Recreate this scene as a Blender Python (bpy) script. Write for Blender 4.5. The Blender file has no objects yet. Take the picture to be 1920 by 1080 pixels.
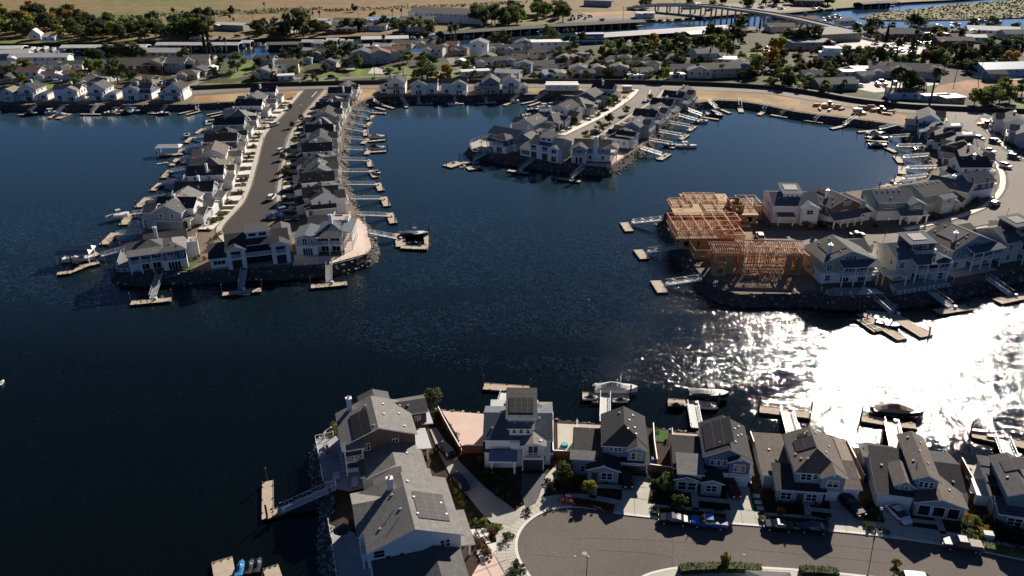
import bpy, bmesh, math, random
from mathutils import Vector, Matrix
from mathutils.geometry import tessellate_polygon
random.seed(7)
R = math.radians
SC = bpy.context.scene
COL = SC.collection
# ---------------------------------------------------------------- camera, sky, sun, exposure
CAM_H = 92.0; FOC = 1500.0; PITCH = R(26)
cd = bpy.data.cameras.new('camera'); cam = bpy.data.objects.new('camera', cd); COL.objects.link(cam)
cam.location = (0, 0, CAM_H); cam.rotation_euler = (R(90) - PITCH, 0, 0)
cd.sensor_fit = 'HORIZONTAL'; cd.sensor_width = 36; cd.lens = 36 * FOC / 1920
cd.clip_start = 1; cd.clip_end = 20000
SC.camera = cam
SUN_EL, SUN_AZ = R(25.3), R(28)          # azimuth to the right of the view direction (+Y)
w = bpy.data.worlds.new("World"); SC.world = w; w.use_nodes = True
nt = w.node_tree; bg = nt.nodes['Background']
sk = nt.nodes.new('ShaderNodeTexSky'); sk.sky_type = 'NISHITA'; sk.sun_disc = False
sk.sun_elevation = SUN_EL; sk.sun_rotation = SUN_AZ; sk.altitude = 50; sk.air_density = 0.3; sk.dust_density = 0.12; sk.ozone_density = 3.0
tn = nt.nodes.new('ShaderNodeVectorMath'); tn.operation = 'MULTIPLY'; tn.inputs[1].default_value = (.82, .96, 1.07)
nt.links.new(sk.outputs[0], tn.inputs[0]); nt.links.new(tn.outputs[0], bg.inputs[0]); bg.inputs[1].default_value = 0.05
sd = bpy.data.lights.new('sun', 'SUN'); so = bpy.data.objects.new('sun', sd); COL.objects.link(so)
sd.energy = 5.0; sd.angle = R(0.53); sd.color = (1, 0.91, 0.80)
sv = Vector((math.sin(SUN_AZ) * math.cos(SUN_EL), math.cos(SUN_AZ) * math.cos(SUN_EL), math.sin(SUN_EL)))
so.rotation_euler = sv.to_track_quat('Z', 'Y').to_euler(); so.location = (0, 0, 200)
SC.view_settings.view_transform = 'Standard'; SC.view_settings.look = 'None'
SC.view_settings.exposure = 0.9; SC.view_settings.gamma = 1
SC.render.engine = 'CYCLES'
# ---------------------------------------------------------------- pixel of the 1920x1080 photograph -> point at height z
_c, _s = math.cos(PITCH), math.sin(PITCH)
def P(x, y, z=0.0):
    u = (x - 960) / FOC; v = (y - 540) / FOC
    t = (z - CAM_H) / (-_s - v * _c)
    return Vector((u * t, (_c - v * _s) * t, z))
def px_of(p):
    dz = p[2] - CAM_H; d = p[1] * _c - dz * _s; up = p[1] * _s + dz * _c
    return (960 + FOC * p[0] / d, 540 - FOC * up / d)
LZ = 2.6      # height of the filled land above the water
# ---------------------------------------------------------------- materials
MATS = {}
def mat(name, col, rough=0.8, metal=0.0, var=0.0, vscale=1.0, bump=0.0, bscale=4.0, spec=0.5, col2=None, detail=4.0, fine=0.0, fscale=8.0, objvar=0.0, stripes=None, trans=0.0):
    """Procedural Principled material: base colour varied by world-space noise, optional stripes and bump."""
    if name in MATS: return MATS[name]
    m = bpy.data.materials.new(name); m.use_nodes = True; n = m.node_tree; N = n.nodes; Lk = n.links
    b = N['Principled BSDF']; b.inputs['Roughness'].default_value = rough; b.inputs['Metallic'].default_value = metal
    b.inputs['Specular IOR Level'].default_value = spec if rough < .8 else spec * .3
    geo = N.new('ShaderNodeNewGeometry'); pos = geo.outputs['Position']
    c = N.new('ShaderNodeRGB'); c.outputs[0].default_value = (*col, 1); out = c.outputs[0]
    def mixin(fac, color, amt_sock=None, mode='MIX', a=None):
        mx = N.new('ShaderNodeMix'); mx.data_type = 'RGBA'; mx.blend_type = mode
        if isinstance(fac, float): mx.inputs[0].default_value = fac
        else: Lk.new(fac, mx.inputs[0])
        Lk.new(a, mx.inputs[6])
        if isinstance(color, tuple): mx.inputs[7].default_value = (*color, 1)
        else: Lk.new(color, mx.inputs[7])
        return mx.outputs[2]
    if col2 is not None:
        no = N.new('ShaderNodeTexNoise'); no.inputs['Scale'].default_value = vscale; no.inputs['Detail'].default_value = detail
        Lk.new(pos, no.inputs['Vector'])
        rp = N.new('ShaderNodeMapRange'); rp.inputs[1].default_value = 0.42; rp.inputs[2].default_value = 0.6
        Lk.new(no.outputs['Fac'], rp.inputs[0]); out = mixin(rp.outputs[0], col2, a=out)
    def mul(noise_scale, amount, src, vec):
        no = N.new('ShaderNodeTexNoise'); no.inputs['Scale'].default_value = noise_scale; no.inputs['Detail'].default_value = detail
        Lk.new(vec, no.inputs['Vector'])
        rp = N.new('ShaderNodeMapRange'); rp.inputs[1].default_value = 0.3; rp.inputs[2].default_value = 0.7
        rp.inputs[3].default_value = 1 - amount; rp.inputs[4].default_value = 1 + amount
        Lk.new(no.outputs['Fac'], rp.inputs[0])
        h = N.new('ShaderNodeVectorMath'); h.operation = 'SCALE'; Lk.new(src, h.inputs[0]); Lk.new(rp.outputs[0], h.inputs['Scale'])
        return h.outputs[0]
    if var: out = mul(vscale, var, out, pos)
    if fine: out = mul(fscale, fine, out, pos)
    if objvar:
        oi = N.new('ShaderNodeObjectInfo'); rp = N.new('ShaderNodeMapRange'); rp.inputs[3].default_value = 1 - objvar; rp.inputs[4].default_value = 1 + objvar
        Lk.new(oi.outputs['Random'], rp.inputs[0])
        h = N.new('ShaderNodeVectorMath'); h.operation = 'SCALE'; Lk.new(out, h.inputs[0]); Lk.new(rp.outputs[0], h.inputs['Scale']); out = h.outputs[0]
    if stripes:      # (axis, period, strength): board, course or seam lines
        ax, per, st = stripes
        sp = N.new('ShaderNodeSeparateXYZ'); tc = N.new('ShaderNodeTexCoord'); Lk.new(tc.outputs['Object'], sp.inputs[0])
        md = N.new('ShaderNodeMath'); md.operation = 'PINGPONG'; md.inputs[1].default_value = per / 2
        Lk.new(sp.outputs[ax], md.inputs[0])
        rp = N.new('ShaderNodeMapRange'); rp.inputs[1].default_value = 0; rp.inputs[2].default_value = per * 0.12
        rp.inputs[3].default_value = 1 - st; rp.inputs[4].default_value = 1
        Lk.new(md.outputs[0], rp.inputs[0])
        h = N.new('ShaderNodeVectorMath'); h.operation = 'SCALE'; Lk.new(out, h.inputs[0]); Lk.new(rp.outputs[0], h.inputs['Scale']); out = h.outputs[0]
    Lk.new(out, b.inputs['Base Color'])
    if bump:
        no = N.new('ShaderNodeTexNoise'); no.inputs['Scale'].default_value = bscale; no.inputs['Detail'].default_value = 5
        Lk.new(pos, no.inputs['Vector'])
        bp = N.new('ShaderNodeBump'); bp.inputs['Strength'].default_value = 1; bp.inputs['Distance'].default_value = bump
        Lk.new(no.outputs['Fac'], bp.inputs['Height']); Lk.new(bp.outputs[0], b.inputs['Normal'])
    MATS[name] = m; return m
WH = mat('white trim paint', (.78, .77, .74), .5)
GL = mat('dark window glass', (.012, .016, .022), .06, spec=.8)
GR = mat('guard rail glass', (.20, .24, .26), .08, spec=.8)
def shingle(nm, c): return mat(nm, c, .9, var=.14, vscale=1.2, fine=.22, fscale=5, stripes=(2, .28, .12), bump=.02, bscale=9)
SH = {'grey': shingle('weathered grey shingle', (.185, .175, .165)), 'dark': shingle('charcoal shingle', (.05, .049, .05)),
      'brown': shingle('brown grey shingle', (.135, .115, .10)), 'blue': shingle('slate blue shingle', (.10, .118, .14)),
      'mid': shingle('mid grey shingle', (.10, .098, .096)), 'tan': shingle('tan shingle', (.23, .19, .15)),
      'rust': shingle('red brown shingle', (.20, .10, .07)), 'light': mat('pale coated roofing', (.58, .56, .52), .7, var=.1, vscale=.3, fine=.06),
      'seam': mat('standing seam metal', (.50, .50, .49), .35, metal=.3, stripes=(1, .5, .5)), 'bseam': mat('blue standing seam metal', (.13, .19, .28), .4, metal=.3, stripes=(0, .45, .35)),
      'pblue': mat('pale blue metal roofing', (.30, .42, .52), .5, var=.1)}
def siding(nm, c): return mat(nm, c, .7, var=.06, vscale=.6, stripes=(2, .22, .22))
SI = {'white': siding('white lap siding', (.72, .71, .68)), 'cream': siding('cream lap siding', (.60, .55, .45)), 'blue': siding('slate blue lap siding', (.115, .165, .25)),
      'grey': siding('grey lap siding', (.34, .35, .36)), 'bgrey': siding('blue grey lap siding', (.24, .285, .34)), 'brown': siding('brown lap siding', (.10, .06, .048)),
      'navy': siding('dark blue lap siding', (.045, .085, .15)), 'tan': siding('tan stucco', (.46, .37, .27)), 'pblue': siding('pale blue siding', (.33, .43, .55)),
      'sage': siding('sage siding', (.33, .35, .27)), 'red': siding('dark red siding', (.14, .035, .03)), 'teal': siding('teal siding', (.12, .20, .22)),
      'pink': siding('beige siding', (.52, .44, .37)), 'rwood': siding('red brown barn siding', (.14, .06, .04))}
CONC = mat('pale concrete', (.47, .44, .38), .85, var=.08, vscale=.25, fine=.07, fscale=2.5)
CONCW = mat('bright concrete', (.66, .63, .57), .8, var=.05, vscale=.3)
CONCD = mat('pavement concrete', (.36, .34, .30), .85, var=.08, vscale=.25, fine=.06, fscale=2)
ASPH = mat('asphalt', (.135, .116, .104), .9, var=.10, vscale=.09, fine=.10, fscale=2.2, bump=.006, bscale=14)
ASPHD = mat('dark brown asphalt', (.052, .045, .043), .9, var=.10, vscale=.09, fine=.10, fscale=2.2)
ASPHL = mat('worn pale asphalt', (.205, .18, .155), .9, var=.10, vscale=.08, fine=.10, fscale=2)
PATIO = mat('pink paver patio', (.60, .45, .38), .85, var=.06, vscale=.4, fine=.06, fscale=3)
DECK = mat('tan composite deck', (.44, .36, .30), .8, var=.06, vscale=.5, stripes=(0, .6, .08))
MULCH = mat('dark bark mulch', (.045, .03, .022), .95, var=.3, vscale=.8, fine=.3, fscale=4, bump=.04, bscale=6)
DIRT = mat('graded dirt', (.28, .20, .13), .95, var=.16, vscale=.08, fine=.15, fscale=1.2)
DRY = mat('dry golden grass', (.29, .185, .085), .95, var=.22, vscale=.06, fine=.2, fscale=1.5, col2=(.33, .235, .12))
LAWN = mat('mown lawn', (.10, .16, .03), .95, var=.2, vscale=.12, fine=.2, fscale=2, col2=(.16, .19, .045))
TURF = mat('artificial turf', (.05, .10, .02), .9, fine=.15, fscale=5)
ALU = mat('pale aluminium', (.52, .53, .54), .4, metal=.35)
PILE = mat('black pile sleeve', (.018, .018, .02), .6)
DOCK = mat('dock boards', (.42, .345, .265), .85, var=.10, vscale=1.2, fine=.08, fscale=6)
DOCKS_ = mat('dark float side', (.03, .027, .025), .8)
PLY = mat('osb sheathing', (.36, .235, .12), .8, var=.12, vscale=1, fine=.15, fscale=5)
LUM = mat('framing lumber', (.44, .21, .105), .75, var=.35, vscale=.5, fine=.3, fscale=3)
FENCEW = mat('redwood fence boards', (.20, .085, .045), .85, var=.15, vscale=2, stripes=(0, .15, .3))
FENCED = mat('dark levee wall', (.045, .04, .035), .9, var=.2, vscale=.5)
SOLAR = mat('solar cells', (.025, .022, .026), .6, spec=.1)
SOLFR = mat('solar frame', (.10, .10, .10), .7, metal=.0)
RUB = mat('tyre rubber', (.02, .02, .02), .8)
GEL = mat('white gelcoat', (.72, .72, .70), .3)
TARPG = mat('grey boat cover', (.40, .39, .37), .85, var=.08, vscale=2)
TARPD = mat('black boat cover', (.022, .022, .026), .6)
TARPB = mat('blue boat cover', (.02, .19, .42), .6)
BLK = mat('black plastic', (.02, .02, .022), .45)
STEEL = mat('galvanised metal', (.3, .3, .3), .5, metal=.5)
LAMPG = mat('frosted lantern', (.75, .74, .7), .4)
BARK = mat('bark', (.10, .075, .055), .9, var=.2, vscale=2)
REDP = mat('red plastic', (.45, .05, .03), .5)
TEALP = mat('teal fabric', (.02, .30, .33), .7)
def leafmat(nm, c):
    m = mat(nm, c, .75, var=.35, vscale=.55, fine=.35, fscale=2.5, objvar=.3, spec=.25); n = m.node_tree; b = n.nodes['Principled BSDF']; o = n.nodes['Material Output']
    tr = n.nodes.new('ShaderNodeBsdfTranslucent'); mx = n.nodes.new('ShaderNodeMixShader'); mx.inputs[0].default_value = .4
    n.links.new(b.inputs['Base Color'].links[0].from_socket, tr.inputs['Color']); n.links.new(b.outputs[0], mx.inputs[1]); n.links.new(tr.outputs[0], mx.inputs[2]); n.links.new(mx.outputs[0], o.inputs['Surface']); return m
LF = {'oak': leafmat('dark evergreen foliage', (.065, .08, .028)), 'green': leafmat('green foliage', (.105, .135, .035)), 'lime': leafmat('yellow green foliage', (.21, .22, .035)),
      'gold': leafmat('autumn gold foliage', (.34, .20, .04)), 'palm': leafmat('palm fronds', (.075, .08, .035)), 'rust': leafmat('russet foliage', (.14, .06, .03)),
      'pink': leafmat('pink bloom foliage', (.30, .12, .13)), 'cyp': leafmat('cypress foliage', (.018, .026, .014))}
def paint(nm, c, metal=.4, rough=.28): return mat('paint ' + nm, c, rough, metal=metal, spec=.7)
# water
def water_mat():
    m = bpy.data.materials.new('lagoon water'); m.use_nodes = True; n = m.node_tree; N = n.nodes; Lk = n.links
    b = N['Principled BSDF']; b.inputs['IOR'].default_value = 1.33; b.inputs['Specular IOR Level'].default_value = .5
    geo = N.new('ShaderNodeNewGeometry')
    def noise(scale, det=2, stretch=(1, 1, 1), rot=0):
        mp = N.new('ShaderNodeMapping'); mp.inputs['Scale'].default_value = stretch; mp.inputs['Rotation'].default_value = (0, 0, rot)
        Lk.new(geo.outputs['Position'], mp.inputs[0])
        t = N.new('ShaderNodeTexNoise'); t.inputs['Scale'].default_value = scale; t.inputs['Detail'].default_value = det
        Lk.new(mp.outputs[0], t.inputs['Vector']); return t.outputs['Fac']
    def colnoise(scale, det, stretch, rot):
        mp = N.new('ShaderNodeMapping'); mp.inputs['Scale'].default_value = stretch; mp.inputs['Rotation'].default_value = (0, 0, rot)
        Lk.new(geo.outputs['Position'], mp.inputs[0])
        t = N.new('ShaderNodeTexNoise'); t.inputs['Scale'].default_value = scale; t.inputs['Detail'].default_value = det
        Lk.new(mp.outputs[0], t.inputs['Vector'])
        v = N.new('ShaderNodeVectorMath'); v.operation = 'SUBTRACT'; v.inputs[1].default_value = (.5, .5, .5); Lk.new(t.outputs['Color'], v.inputs[0]); return v.outputs[0]
    def vscale(v, k):
        o = N.new('ShaderNodeVectorMath'); o.operation = 'SCALE'; Lk.new(v, o.inputs[0])
        if isinstance(k, float): o.inputs['Scale'].default_value = k
        else: Lk.new(k, o.inputs['Scale'])
        return o.outputs[0]
    def vadd(a, b):
        o = N.new('ShaderNodeVectorMath'); o.operation = 'ADD'; Lk.new(a, o.inputs[0]); Lk.new(b, o.inputs[1]); return o.outputs[0]
    patch = noise(.03, 3, (1, 1.8, 1), .3)
    mr = N.new('ShaderNodeMapRange'); mr.inputs[1].default_value = .38; mr.inputs[2].default_value = .52; mr.inputs[3].default_value = .5; mr.inputs[4].default_value = 1.25
    Lk.new(patch, mr.inputs[0])
    # the wind drops towards the sheltered far basins
    sp = N.new('ShaderNodeSeparateXYZ'); Lk.new(geo.outputs['Position'], sp.inputs[0])
    sh = N.new('ShaderNodeMapRange'); sh.inputs[1].default_value = 190; sh.inputs[2].default_value = 270; sh.inputs[3].default_value = 1.0; sh.inputs[4].default_value = WFAR
    Lk.new(sp.outputs[1], sh.inputs[0])
    # lee of the near houses: a calm band along the foreground shore
    l1 = N.new('ShaderNodeMath'); l1.operation = 'MULTIPLY_ADD'; l1.inputs[1].default_value = 0.2856; Lk.new(sp.outputs[0], l1.inputs[0]); Lk.new(sp.outputs[1], l1.inputs[2])
    l2 = N.new('ShaderNodeMath'); l2.operation = 'MULTIPLY_ADD'; l2.inputs[1].default_value = 22.0; Lk.new(noise(.06, 3), l2.inputs[0]); Lk.new(l1.outputs[0], l2.inputs[2])
    lee = N.new('ShaderNodeMapRange'); lee.inputs[1].default_value = 153.15; lee.inputs[2].default_value = 162.15; lee.inputs[3].default_value = .3; lee.inputs[4].default_value = 1.0; Lk.new(l2.outputs[0], lee.inputs[0])
    am = N.new('ShaderNodeMath'); am.operation = 'MULTIPLY'; Lk.new(mr.outputs[0], am.inputs[0]); Lk.new(sh.outputs[0], am.inputs[1])
    v = vadd(vscale(colnoise(2.9, 1.5, (1, 1.3, 1), .5), WA), vscale(colnoise(.5, 1, (1, 1.6, 1), .4), WA * .16))
    gust = N.new('ShaderNodeMapRange'); gust.inputs[1].default_value = .36; gust.inputs[2].default_value = .64; gust.inputs[3].default_value = .55; gust.inputs[4].default_value = 1.6; Lk.new(noise(.55, 3, (1, 1.5, 1), .7), gust.inputs[0])
    v = vscale(vscale(vscale(v, am.outputs[0]), gust.outputs[0]), lee.outputs[0])
    fl = N.new('ShaderNodeVectorMath'); fl.operation = 'MULTIPLY'; fl.inputs[1].default_value = (1, 1, 0); Lk.new(v, fl.inputs[0])
    nn = vadd(fl.outputs[0], geo.outputs['Normal'])
    no = N.new('ShaderNodeVectorMath'); no.operation = 'NORMALIZE'; Lk.new(nn, no.inputs[0]); Lk.new(no.outputs[0], b.inputs['Normal'])
    b.inputs['Roughness'].default_value = WR
    cr = N.new('ShaderNodeMix'); cr.data_type = 'RGBA'; cr.inputs[6].default_value = (.0012, .0028, .0024, 1); cr.inputs[7].default_value = (.0015, .0036, .0036, 1)
    Lk.new(patch, cr.inputs[0])
    # sky reflection on the far basins put into the base colour: bluer with distance
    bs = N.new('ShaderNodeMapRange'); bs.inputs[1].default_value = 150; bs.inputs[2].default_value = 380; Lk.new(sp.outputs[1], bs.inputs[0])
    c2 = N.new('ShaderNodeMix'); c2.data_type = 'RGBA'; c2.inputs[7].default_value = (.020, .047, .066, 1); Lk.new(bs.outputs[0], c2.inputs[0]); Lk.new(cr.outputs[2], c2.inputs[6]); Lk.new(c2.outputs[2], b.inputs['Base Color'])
    return m
WA = 0.88; WR = 0.05; WFAR = 0.13
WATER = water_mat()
# ---------------------------------------------------------------- mesh helpers
class MB:
    def __init__(s): s.v = []; s.f = []; s.m = []; s.mats = []
    def mi(s, m):
        if m not in s.mats: s.mats.append(m)
        return s.mats.index(m)
    def poly(s, pts, m):
        i = len(s.v); s.v += [tuple(p) for p in pts]; s.f.append(tuple(range(i, i + len(pts)))); s.m.append(s.mi(m))
    def hexa(s, b, t, m, mtop=None):
        i = len(s.v); s.v += [tuple(p) for p in b] + [tuple(p) for p in t]; n = len(b); k = s.mi(m); kt = s.mi(mtop) if mtop else k
        s.f.append(tuple(reversed(range(i, i + n)))); s.m.append(k)
        s.f.append(tuple(range(i + n, i + 2 * n))); s.m.append(kt)
        for j in range(n): s.f.append((i + j, i + (j + 1) % n, i + n + (j + 1) % n, i + n + j)); s.m.append(k)
    def box(s, x0, x1, y0, y1, z0, z1, m, mtop=None):
        s.hexa([(x0, y0, z0), (x1, y0, z0), (x1, y1, z0), (x0, y1, z0)], [(x0, y0, z1), (x1, y0, z1), (x1, y1, z1), (x0, y1, z1)], m, mtop)
    def bar(s, a, b, w, h, m, mtop=None):
        """box beam from a to b, w wide (horizontal), h high (hanging down from the line)"""
        a = Vector(a); b = Vector(b); d = b - a; q = Vector((-d.y, d.x, 0))
        if q.length < 1e-6: q = Vector((1, 0, 0)); up = Vector((0, 1, 0))
        else: q.normalize(); up = Vector((0, 0, 1))
        q = q * w / 2; u = up * h
        s.hexa([a - q - u, b - q - u, b + q - u, a + q - u] if up.z else [a - q - u / 2, a + q - u / 2, a + q + u / 2, a - q + u / 2],
               [a - q, b - q, b + q, a + q] if up.z else [b - q - u / 2, b + q - u / 2, b + q + u / 2, b - q + u / 2], m, mtop)
    def cyl(s, x, y, z0, z1, r0, r1, m, n=8):
        s.hexa([(x + r0 * math.cos(6.2832 * k / n), y + r0 * math.sin(6.2832 * k / n), z0) for k in range(n)],
               [(x + r1 * math.cos(6.2832 * k / n), y + r1 * math.sin(6.2832 * k / n), z1) for k in range(n)], m)
    def tube(s, pts, rs, m, n=6):
        rings = []
        for k, p in enumerate(pts):
            p = Vector(p); d = (Vector(pts[min(k + 1, len(pts) - 1)]) - Vector(pts[max(k - 1, 0)])).normalized()
            a = d.orthogonal().normalized(); b = d.cross(a); i = len(s.v)
            s.v += [tuple(p + (a * math.cos(6.2832 * j / n) + b * math.sin(6.2832 * j / n)) * rs[k]) for j in range(n)]; rings.append(i)
        km = s.mi(m)
        for k in range(len(rings) - 1):
            for j in range(n):
                s.f.append((rings[k] + j, rings[k] + (j + 1) % n, rings[k + 1] + (j + 1) % n, rings[k + 1] + j)); s.m.append(km)
        s.f.append(tuple(range(rings[-1], rings[-1] + n))); s.m.append(km)
    def slab(s, vs, fs, t, mtop, mside):
        """roof surface (verts, faces) given thickness t; sides and underside in the trim material"""
        i = len(s.v); n = len(vs); s.v += [tuple(v) for v in vs] + [(v[0], v[1], v[2] - t) for v in vs]; kt = s.mi(mtop); ks = s.mi(mside)
        ed = {}
        for f in fs:
            s.f.append(tuple(i + k for k in f)); s.m.append(kt)
            s.f.append(tuple(i + n + k for k in reversed(f))); s.m.append(ks)
            for a, b in zip(f, f[1:] + f[:1]): ed[(a, b)] = 1
        for (a, b) in ed:
            if (b, a) not in ed: s.f.append((i + a, i + n + a, i + n + b, i + b)); s.m.append(ks)
    def mesh(s, name):
        me = bpy.data.meshes.new(name); me.from_pydata(s.v, [], s.f)
        for m in s.mats: me.materials.append(m)
        me.polygons.foreach_set('material_index', s.m); me.update(); return me
    def build(s, name, parent=None, loc=None, smooth=False):
        if not s.f: return None
        me = s.mesh(name)
        if smooth: me.polygons.foreach_set('use_smooth', [True] * len(me.polygons))
        return link(name, me, parent, loc)
def link(name, me, parent=None, loc=None, rz=0, sc=None):
    o = bpy.data.objects.new(name, me); COL.objects.link(o)
    if parent is not None: o.parent = parent
    if loc is not None: o.location = loc
    if rz: o.rotation_euler = (0, 0, rz)
    if sc is not None: o.scale = sc if not isinstance(sc, (int, float)) else (sc, sc, sc)
    return o
def tag(o, label, cat, group=None):
    o['label'] = label; o['category'] = cat
    if group: o['group'] = group
    return o
def thing(name, label, cat, loc, rz=0, group=None):
    return tag(link(name, None, None, loc, rz), label, cat, group)
def struct(o, kind='structure'): o['kind'] = kind; return o
def dup(root, loc, rz=0, sc=None, label=None, group=None):
    """copy of a thing with copies of its parts and sub-parts"""
    r = root.copy(); COL.objects.link(r); r.location = loc; r.rotation_euler = (0, 0, rz)
    if sc is not None: r.scale = sc if not isinstance(sc, (int, float)) else (sc, sc, sc)
    if label: r['label'] = label
    if group: r['group'] = group
    for ch, gs in kids(root):
        c = ch.copy(); COL.objects.link(c); c.parent = r
        for g in gs:
            d = g.copy(); COL.objects.link(d); d.parent = c
    return r
KIDS = {}
def kids(root):
    if root.name not in KIDS: KIDS[root.name] = [(c, list(c.children)) for c in root.children]
    return KIDS[root.name]
ORD = 'first second third fourth fifth sixth seventh eighth ninth tenth eleventh twelfth thirteenth fourteenth fifteenth sixteenth seventeenth eighteenth nineteenth'.split()
TENS = {2: 'twent', 3: 'thirt', 4: 'fort', 5: 'fift', 6: 'sixt', 7: 'sevent', 8: 'eight', 9: 'ninet'}
def ordn(i):      # 1 -> first ...
    if i < 20: return ORD[i - 1]
    if i >= 100: return 'one hundred' + (' and ' + ordn(i - 100) if i > 100 else 'th')
    t, u = divmod(i, 10)
    return TENS[t] + 'ieth' if u == 0 else TENS[t] + 'y-' + ORD[u - 1]
def rank(objs, place, how='from the left', key=None, rev=False):
    """objs: [(object, look)]: label each by its look and its place along the row, look by look"""
    by = {}
    for o, look in objs: by.setdefault(look, []).append(o)
    for look, L in by.items():
        L.sort(key=key or (lambda o: px_of(o.location)[0]), reverse=rev)
        for i, o in enumerate(L):
            o['label'] = ('%s %s' % (look, place)) if len(L) == 1 else '%s %s, %s %s' % (look, place, ordn(i + 1), how)
def poly_obj(name, pts, z, m, holes=None, kind='structure', skirt=None):
    """flat sheet from world points (x, y)"""
    v = [Vector((p[0], p[1], 0)) for p in pts]
    tri = tessellate_polygon([v]); mb = MB(); k = mb.mi(m)
    mb.v = [(p.x, p.y, z) for p in v]
    for t in tri:
        a, b, c = (v[i] for i in t)
        if (b - a).cross(c - a).z < 0: t = (t[0], t[2], t[1])
        mb.f.append(tuple(t)); mb.m.append(k)
    if skirt:
        n = len(v); area = sum(v[i].x * v[(i + 1) % n].y - v[(i + 1) % n].x * v[i].y for i in range(n)); sg = 1 if area > 0 else -1
        mb2k = mb.mi(skirt[1])
        i0 = len(mb.v); mb.v += [(p.x, p.y, z - skirt[0]) for p in v]
        for i in range(n):
            j = (i + 1) % n; f = (i, i0 + i, i0 + j, j); mb.f.append(f if sg > 0 else tuple(reversed(f))); mb.m.append(mb2k)
    o = mb.build(name)
    if kind: o['kind'] = kind
    return o
def pxp(pts, z=None): return [P(x, y, LZ if z is None else z) for x, y in pts]
def dense(pts, step=4.0, closed=True, jit=0.0):
    out = []; n = len(pts)
    for i in range(n if closed else n - 1):
        a = pts[i]; b = pts[(i + 1) % n]; L = math.hypot(b[0] - a[0], b[1] - a[1]); k = max(1, int(L / step))
        for j in range(k):
            t = j / k; out.append(Vector((a[0] + (b[0] - a[0]) * t + random.uniform(-jit, jit), a[1] + (b[1] - a[1]) * t + random.uniform(-jit, jit), 0)))
    if not closed: out.append(Vector((pts[-1][0], pts[-1][1], 0)))
    return out
def smooth_path(pts, it=2):
    p = [Vector((q[0], q[1], 0)) for q in pts]
    for _ in range(it):
        q = [p[0]]
        for a, b in zip(p, p[1:]): q += [a * .75 + b * .25, a * .25 + b * .75]
        q.append(p[-1]); p = q
    return p
def offset_path(pts, d):
    """offset an open path to its left by d"""
    out = []
    for i in range(len(pts)):
        a = pts[max(i - 1, 0)]; b = pts[min(i + 1, len(pts) - 1)]; t = Vector((b[0] - a[0], b[1] - a[1], 0))
        if t.length < 1e-6: t = Vector((1, 0, 0))
        t.normalize(); out.append(Vector((pts[i][0] - t.y * d, pts[i][1] + t.x * d, 0)))
    return out
def band(name, path, d0, d1, z, m, h=0.0, kind='structure', mside=None):
    """strip along a path between two left offsets, optionally raised by h"""
    A = offset_path(path, d0); B = offset_path(path, d1); mb = MB(); k = mb.mi(m); k2 = mb.mi(mside or m)
    for a, b, c, d in zip(A, A[1:], B[1:], B):
        mb.poly([(p.x, p.y, z + h) for p in ((a, b, c, d) if d1 > d0 else (d, c, b, a))], m)
        if h:
            mb.poly([(a.x, a.y, z), (a.x, a.y, z + h), (b.x, b.y, z + h), (b.x, b.y, z)], mside or m); mb.poly([(d.x, d.y, z), (c.x, c.y, z), (c.x, c.y, z + h), (d.x, d.y, z + h)], mside or m)
    o = mb.build(name)
    if kind: o['kind'] = kind
    return o
# ---------------------------------------------------------------- water and land
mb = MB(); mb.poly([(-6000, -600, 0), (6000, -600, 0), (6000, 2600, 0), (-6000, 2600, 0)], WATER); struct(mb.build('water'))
ROCKS = []
def bank(name, path, rock=True, run=2.3, shade=None):
    """sloping rubble bank outside an open bank-top path (land on the left of the path)"""
    path = smooth_path(path, 1); p = dense(path, 1.6, closed=False); out = offset_path(p, -run); low = offset_path(p, -run - 2)
    mb = MB()
    m = mat('rubble bank earth', (.07, .062, .055), .95, var=.3, vscale=1.2, fine=.3, fscale=3, bump=.15, bscale=2)
    for i in range(len(p) - 1):
        zs = LZ + .02
        mb.poly([(out[i].x, out[i].y, -.1), (out[i + 1].x, out[i + 1].y, -.1), (p[i + 1].x, p[i + 1].y, zs), (p[i].x, p[i].y, zs)], m)
        mb.poly([(low[i].x, low[i].y, -2), (low[i + 1].x, low[i + 1].y, -2), (out[i + 1].x, out[i + 1].y, -.1), (out[i].x, out[i].y, -.1)], m)
    struct(mb.build(name))
    if rock: ROCKS.append((p, run, rock))
FORE_TOP = pxp([(660, 1200), (632, 1080), (618, 985), (630, 945), (614, 910), (603, 870), (600, 828), (614, 808), (634, 791), (660, 778), (700, 764), (760, 760), (825, 769), (908, 775), (1038, 786), (1120, 795), (1212, 801), (1283, 809), (1396, 820), (1469, 824), (1560, 836), (1640, 844), (1770, 862), (1850, 876), (1940, 893), (2080, 925)])[::-1]
LEFT_TOP = pxp([(350, 196), (400, 193), (440, 191), (452, 196), (442, 207), (430, 222), (418, 236), (404, 254), (385, 275), (372, 294), (355, 317), (344, 338), (328, 366), (312, 392), (288, 415), (266, 434), (243, 466), (228, 484), (217, 512), (288, 513), (387, 508), (466, 504), (551, 501), (622, 496), (660, 487), (687, 478), (698, 465), (695, 447), (685, 425), (676, 408), (668, 396), (655, 373), (648, 346), (640, 322), (638, 300), (644, 279), (646, 259), (648, 241), (652, 229), (656, 215), (660, 204), (672, 194), (690, 186), (715, 182)])
FARL_TOP = pxp([(-320, 199), (-100, 198), (0, 197), (180, 197)])
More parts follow.
